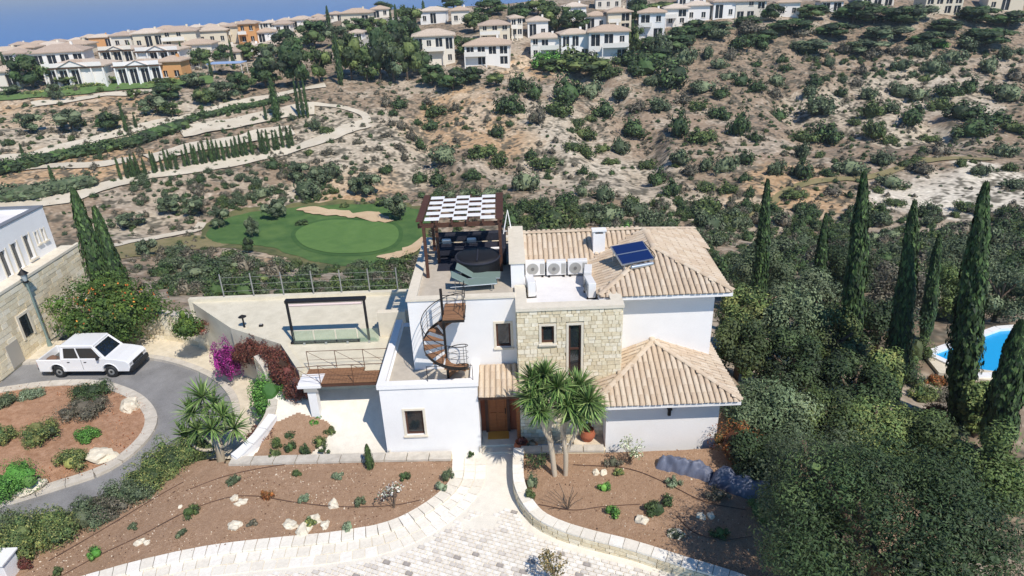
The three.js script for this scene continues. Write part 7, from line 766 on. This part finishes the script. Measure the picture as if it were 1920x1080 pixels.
  // pines and garden trees of the village: named by where they stand
  const places = [[62, 165, 62, 62, 'dark', 'big dark tree between the left resort houses'], [20, 178, 40, 20, 'olive', 'low trees before the far left resort house'], [130, 158, 40, 20, 'hedge', 'garden tree before the left gabled house'], [110, 190, 30, 40, 'olive', 'tree on the bank below the left gabled house'], [210, 158, 24, 18, 'hedge', 'garden tree between the gabled pair'], [310, 165, 50, 22, 'hedge', 'tree below the orange resort house'], [253, 185, 24, 22, 'hedge', 'rounded bush tree below the right gabled house'], [290, 190, 40, 26, 'olive', 'rounded tree on the bank right of the pale walk'], [318, 188, 50, 34, 'dark', 'dark tree on the bank below the orange wall'], [60, 250, 50, 44, 'olive', 'olive on the left bank above the upper road'], [135, 245, 60, 44, 'olive', 'olive cluster in the middle of the left bank'], [205, 245, 50, 40, 'dark', 'dark round tree left of the tall upper road cypress'], [295, 215, 50, 40, 'olive', 'olive right of the tall upper road cypress'], [325, 220, 40, 34, 'hedge', 'green tree on the bank near the upper road'], [385, 195, 44, 34, 'hedge', 'bright tree near the upper road'], [425, 190, 60, 44, 'olive', 'olive clump left of the large road cypress'], [455, 175, 50, 40, 'dark', 'dark tree above the upper road'], [370, 165, 50, 34, 'olive', 'tree before the blue awning'], [380, 128, 44, 40, 'hedge', 'palm green tree among the pale blocks'], [420, 118, 40, 36, 'dark', 'dark tree before the low pale block'], [475, 112, 56, 34, 'hedge', 'green tree below the bright orange block'], [500, 165, 60, 60, 'dark', 'dark tree left of the pines'], [520, 130, 50, 50, 'olive', 'bluish tree below the ridge houses'], [545, 110, 60, 56, 'dark', 'dark tree below the brown roofed house'], [560, 165, 60, 80, 'dark', 'tall dark tree over the three slim cypresses'], [600, 155, 50, 70, 'hedge', 'green tree right of the three slim cypresses'], [590, 90, 60, 50, 'dark', 'broad dark tree under the ridge'], [640, 90, 50, 46, 'olive', 'tree left of the village road'], [660, 150, 60, 90, 'hedge', 'mid green pine left of the road foot'], [690, 155, 50, 60, 'hedge', 'light pine at the road foot'], [715, 150, 60, 95, 'dark', 'dark pine right of the road foot'], [740, 155, 56, 80, 'olive', 'olive green pine in the middle of the pines'], [765, 150, 60, 85, 'hedge', 'green pine in the right of the pines'], [785, 140, 50, 60, 'dark', 'dark pine beside the long cream villa'], [740, 100, 60, 60, 'dark', 'upper dark pine right of the road'], [770, 90, 50, 60, 'dark', 'upper dark pine by the long cream villa'], [705, 65, 44, 34, 'hedge', 'rounded tree at the head of the road'], [765, 60, 50, 50, 'hedge', 'pine behind the upper cream villa'], [670, 60, 50, 26, 'dark', 'low dark tree before the long cream house'], [850, 168, 60, 44, 'dark', 'dark tree below the broad verandah villa'], [810, 160, 50, 40, 'dark', 'dark tree under the long low villa'], [885, 155, 50, 34, 'dark', 'dark tree left of the bare clearing'], [930, 160, 40, 26, 'hedge', 'tree on the left edge of the bare clearing'], [870, 105, 60, 40, 'hedge', 'garden tree between the long low and the broad villa'], [890, 60, 50, 40, 'hedge', 'tree behind the double fronted villa'], [850, 15, 50, 20, 'dark', 'tree at the top edge above the cream villas'], [920, 30, 60, 30, 'dark', 'tree mass at the top centre'], [975, 40, 50, 34, 'dark', 'dark tree at the top centre by the narrow villa'], [1010, 28, 60, 30, 'hedge', 'tree behind the square white villa'], [1045, 62, 60, 56, 'hedge', 'tall green tree between square villa and lower row'], [1075, 60, 56, 40, 'dark', 'dark tree behind the lower row'], [1190, 105, 40, 60, 'hedge', 'green tree right of the largest white villa'], [1215, 95, 50, 40, 'dark', 'dark tree under the tall based villa'], [1195, 45, 50, 50, 'dark', 'dark tree between upper villas'], [1240, 22, 60, 30, 'hedge', 'tree at the top edge over the terrace villa'], [1310, 65, 60, 44, 'dark', 'dark tree under the stepped villa'], [1280, 75, 60, 40, 'dark', 'dark tree under the terrace villa'], [1350, 60, 60, 34, 'olive', 'tree under the wide glazed villa'], [1400, 52, 50, 34, 'dark', 'dark tree under the right cream villa'], [1445, 40, 44, 50, 'dark', 'dark tree left of the villa above the right pines'], [1520, 35, 60, 40, 'dark', 'dark tree right of the villa above the right pines'], [1600, 40, 80, 60, 'dark', 'large dark pine at the right skyline'], [1640, 45, 70, 50, 'dark', 'dark pine second at the right skyline'], [1690, 48, 70, 56, 'dark', 'dark pine third at the right skyline'], [1720, 40, 60, 50, 'olive', 'olive pine left of the cream terrace house'], [1770, 60, 70, 40, 'dark', 'dark tree below the cream terrace house'], [1830, 45, 70, 50, 'dark', 'dark pine right of the cream terrace house'], [1890, 50, 70, 46, 'dark', 'dark pine at the right picture edge'], [1660, 75, 80, 44, 'olive', 'olive tree under the right skyline pines'], [1560, 70, 80, 44, 'dark', 'dark tree under the low pergola villa'], [1480, 62, 80, 40, 'dark', 'dark tree under the villa above the right pines'], [1740, 85, 80, 44, 'dark', 'dark tree in the belt below the cream terrace house'], [1850, 85, 90, 50, 'dark', 'dark tree in the belt at the right edge'], [1620, 100, 80, 40, 'olive', 'olive in the belt below the right pines'], [1520, 95, 70, 36, 'olive', 'olive in the belt left of the right pines'], [1430, 80, 60, 40, 'dark', 'dark tree below the right cream villa'], [1260, 95, 70, 44, 'dark', 'dark tree on the shoulder right of the lower row'], [1230, 120, 70, 50, 'dark', 'dark tree beside the stairs of the lower row'], [1110, 140, 80, 34, 'hedge', 'tree under the lower row at its right end'], [1030, 135, 60, 30, 'hedge', 'tree under the lower row at its left end'], [660, 45, 30, 22, 'dark', 'small dark tree at the long cream house'], [720, 22, 40, 20, 'dark', 'tree at the sea edge above the road'], [820, 14, 44, 18, 'hedge', 'tree line at the sea edge over the cream villas']];
  for (const [px, py, w, h, k, l] of places) T(k, px, py, w, px > 1200 ? h * 0.66 : h, l, 'trees among the houses across the valley');
  // hedges and terrace walls on the left bank
  const hedgeRow = (pts, n, label, k, w, h) => { const c = new THREE.CatmullRomCurve3(pts.map(([x, y]) => V(...ground(x, y)))), L = new Leaves(), RR = rng(n); for (let i = 0; i < n; i++) { const p = c.getPointAt(RR()), x = p.x + (RR() - 0.5) * w, z = p.z + (RR() - 0.5) * w, y = height(x, z) + Math.pow(RR(), 0.6) * h * (0.8 + 0.4 * noise(x * 0.3, z * 0.3)); L.leaf(x, y, z, RR() - 0.5, RR() + 0.2, RR() - 0.3, 0.5, 0.3, RR, tone(RR, PAL[k])); } for (let i = 0; i <= 60; i++) { const p = c.getPointAt(i / 60); L.core(p.x, height(p.x, p.z) + h * 0.35, p.z, w * 0.62, h * 0.42, w * 0.5, RR, tone(RR, PAL[k]), 1, 0.3); } tag(mesh('hedge', L.geo(), leafMat), label, 'hedge', 'hedges on the left bank'); };
  hedgeRow([[-10, 328], [60, 312], [130, 296], [210, 280], [290, 258], [340, 240]], 3600, 'long dark hedge below the upper road', 'dark', 2.6, 2.0); hedgeRow([[345, 232], [420, 212], [480, 200], [540, 188]], 1800, 'right hand dark hedge below the upper road', 'dark', 1.6, 1.2); hedgeRow([[0, 375], [50, 372], [110, 362], [165, 350]], 1800, 'grey green hedge at the left end of the dirt road', 'olive', 2.8, 2.2); hedgeRow([[45, 178], [120, 170], [200, 162]], 900, 'hedge along the resort lawn', 'hedge', 1.0, 0.8);
  struct('bank_terrace', drapePath(P([[340, 250], [400, 240], [470, 226], [540, 212], [590, 205]]), 5.0, 0.35), M.track); struct('bank_terrace', drapePath(P([[280, 300], [350, 282], [430, 268], [500, 254], [548, 246]]), 4.6, 0.35), M.track);
  const aw = at(0, 0, 0), ag = ground(430, 140), awn = thing('blue_awning', 'flat pale blue awning by the village trees', 'awning', [ag[0], ag[1], ag[2]]); mesh('canopy', rbx(-4, 4, 2.6, 2.8, -2, 2, 0.05), mat([150, 172, 206], 0.8), awn); for (const [x, z] of [[-3.8, 1.8], [3.8, 1.8], [-3.8, -1.8], [3.8, -1.8]]) mesh('post', rod([x, -0.5, z], [x, 2.6, z], 0.08), houseFrame, awn);
}
renderer.render(scene, camera);
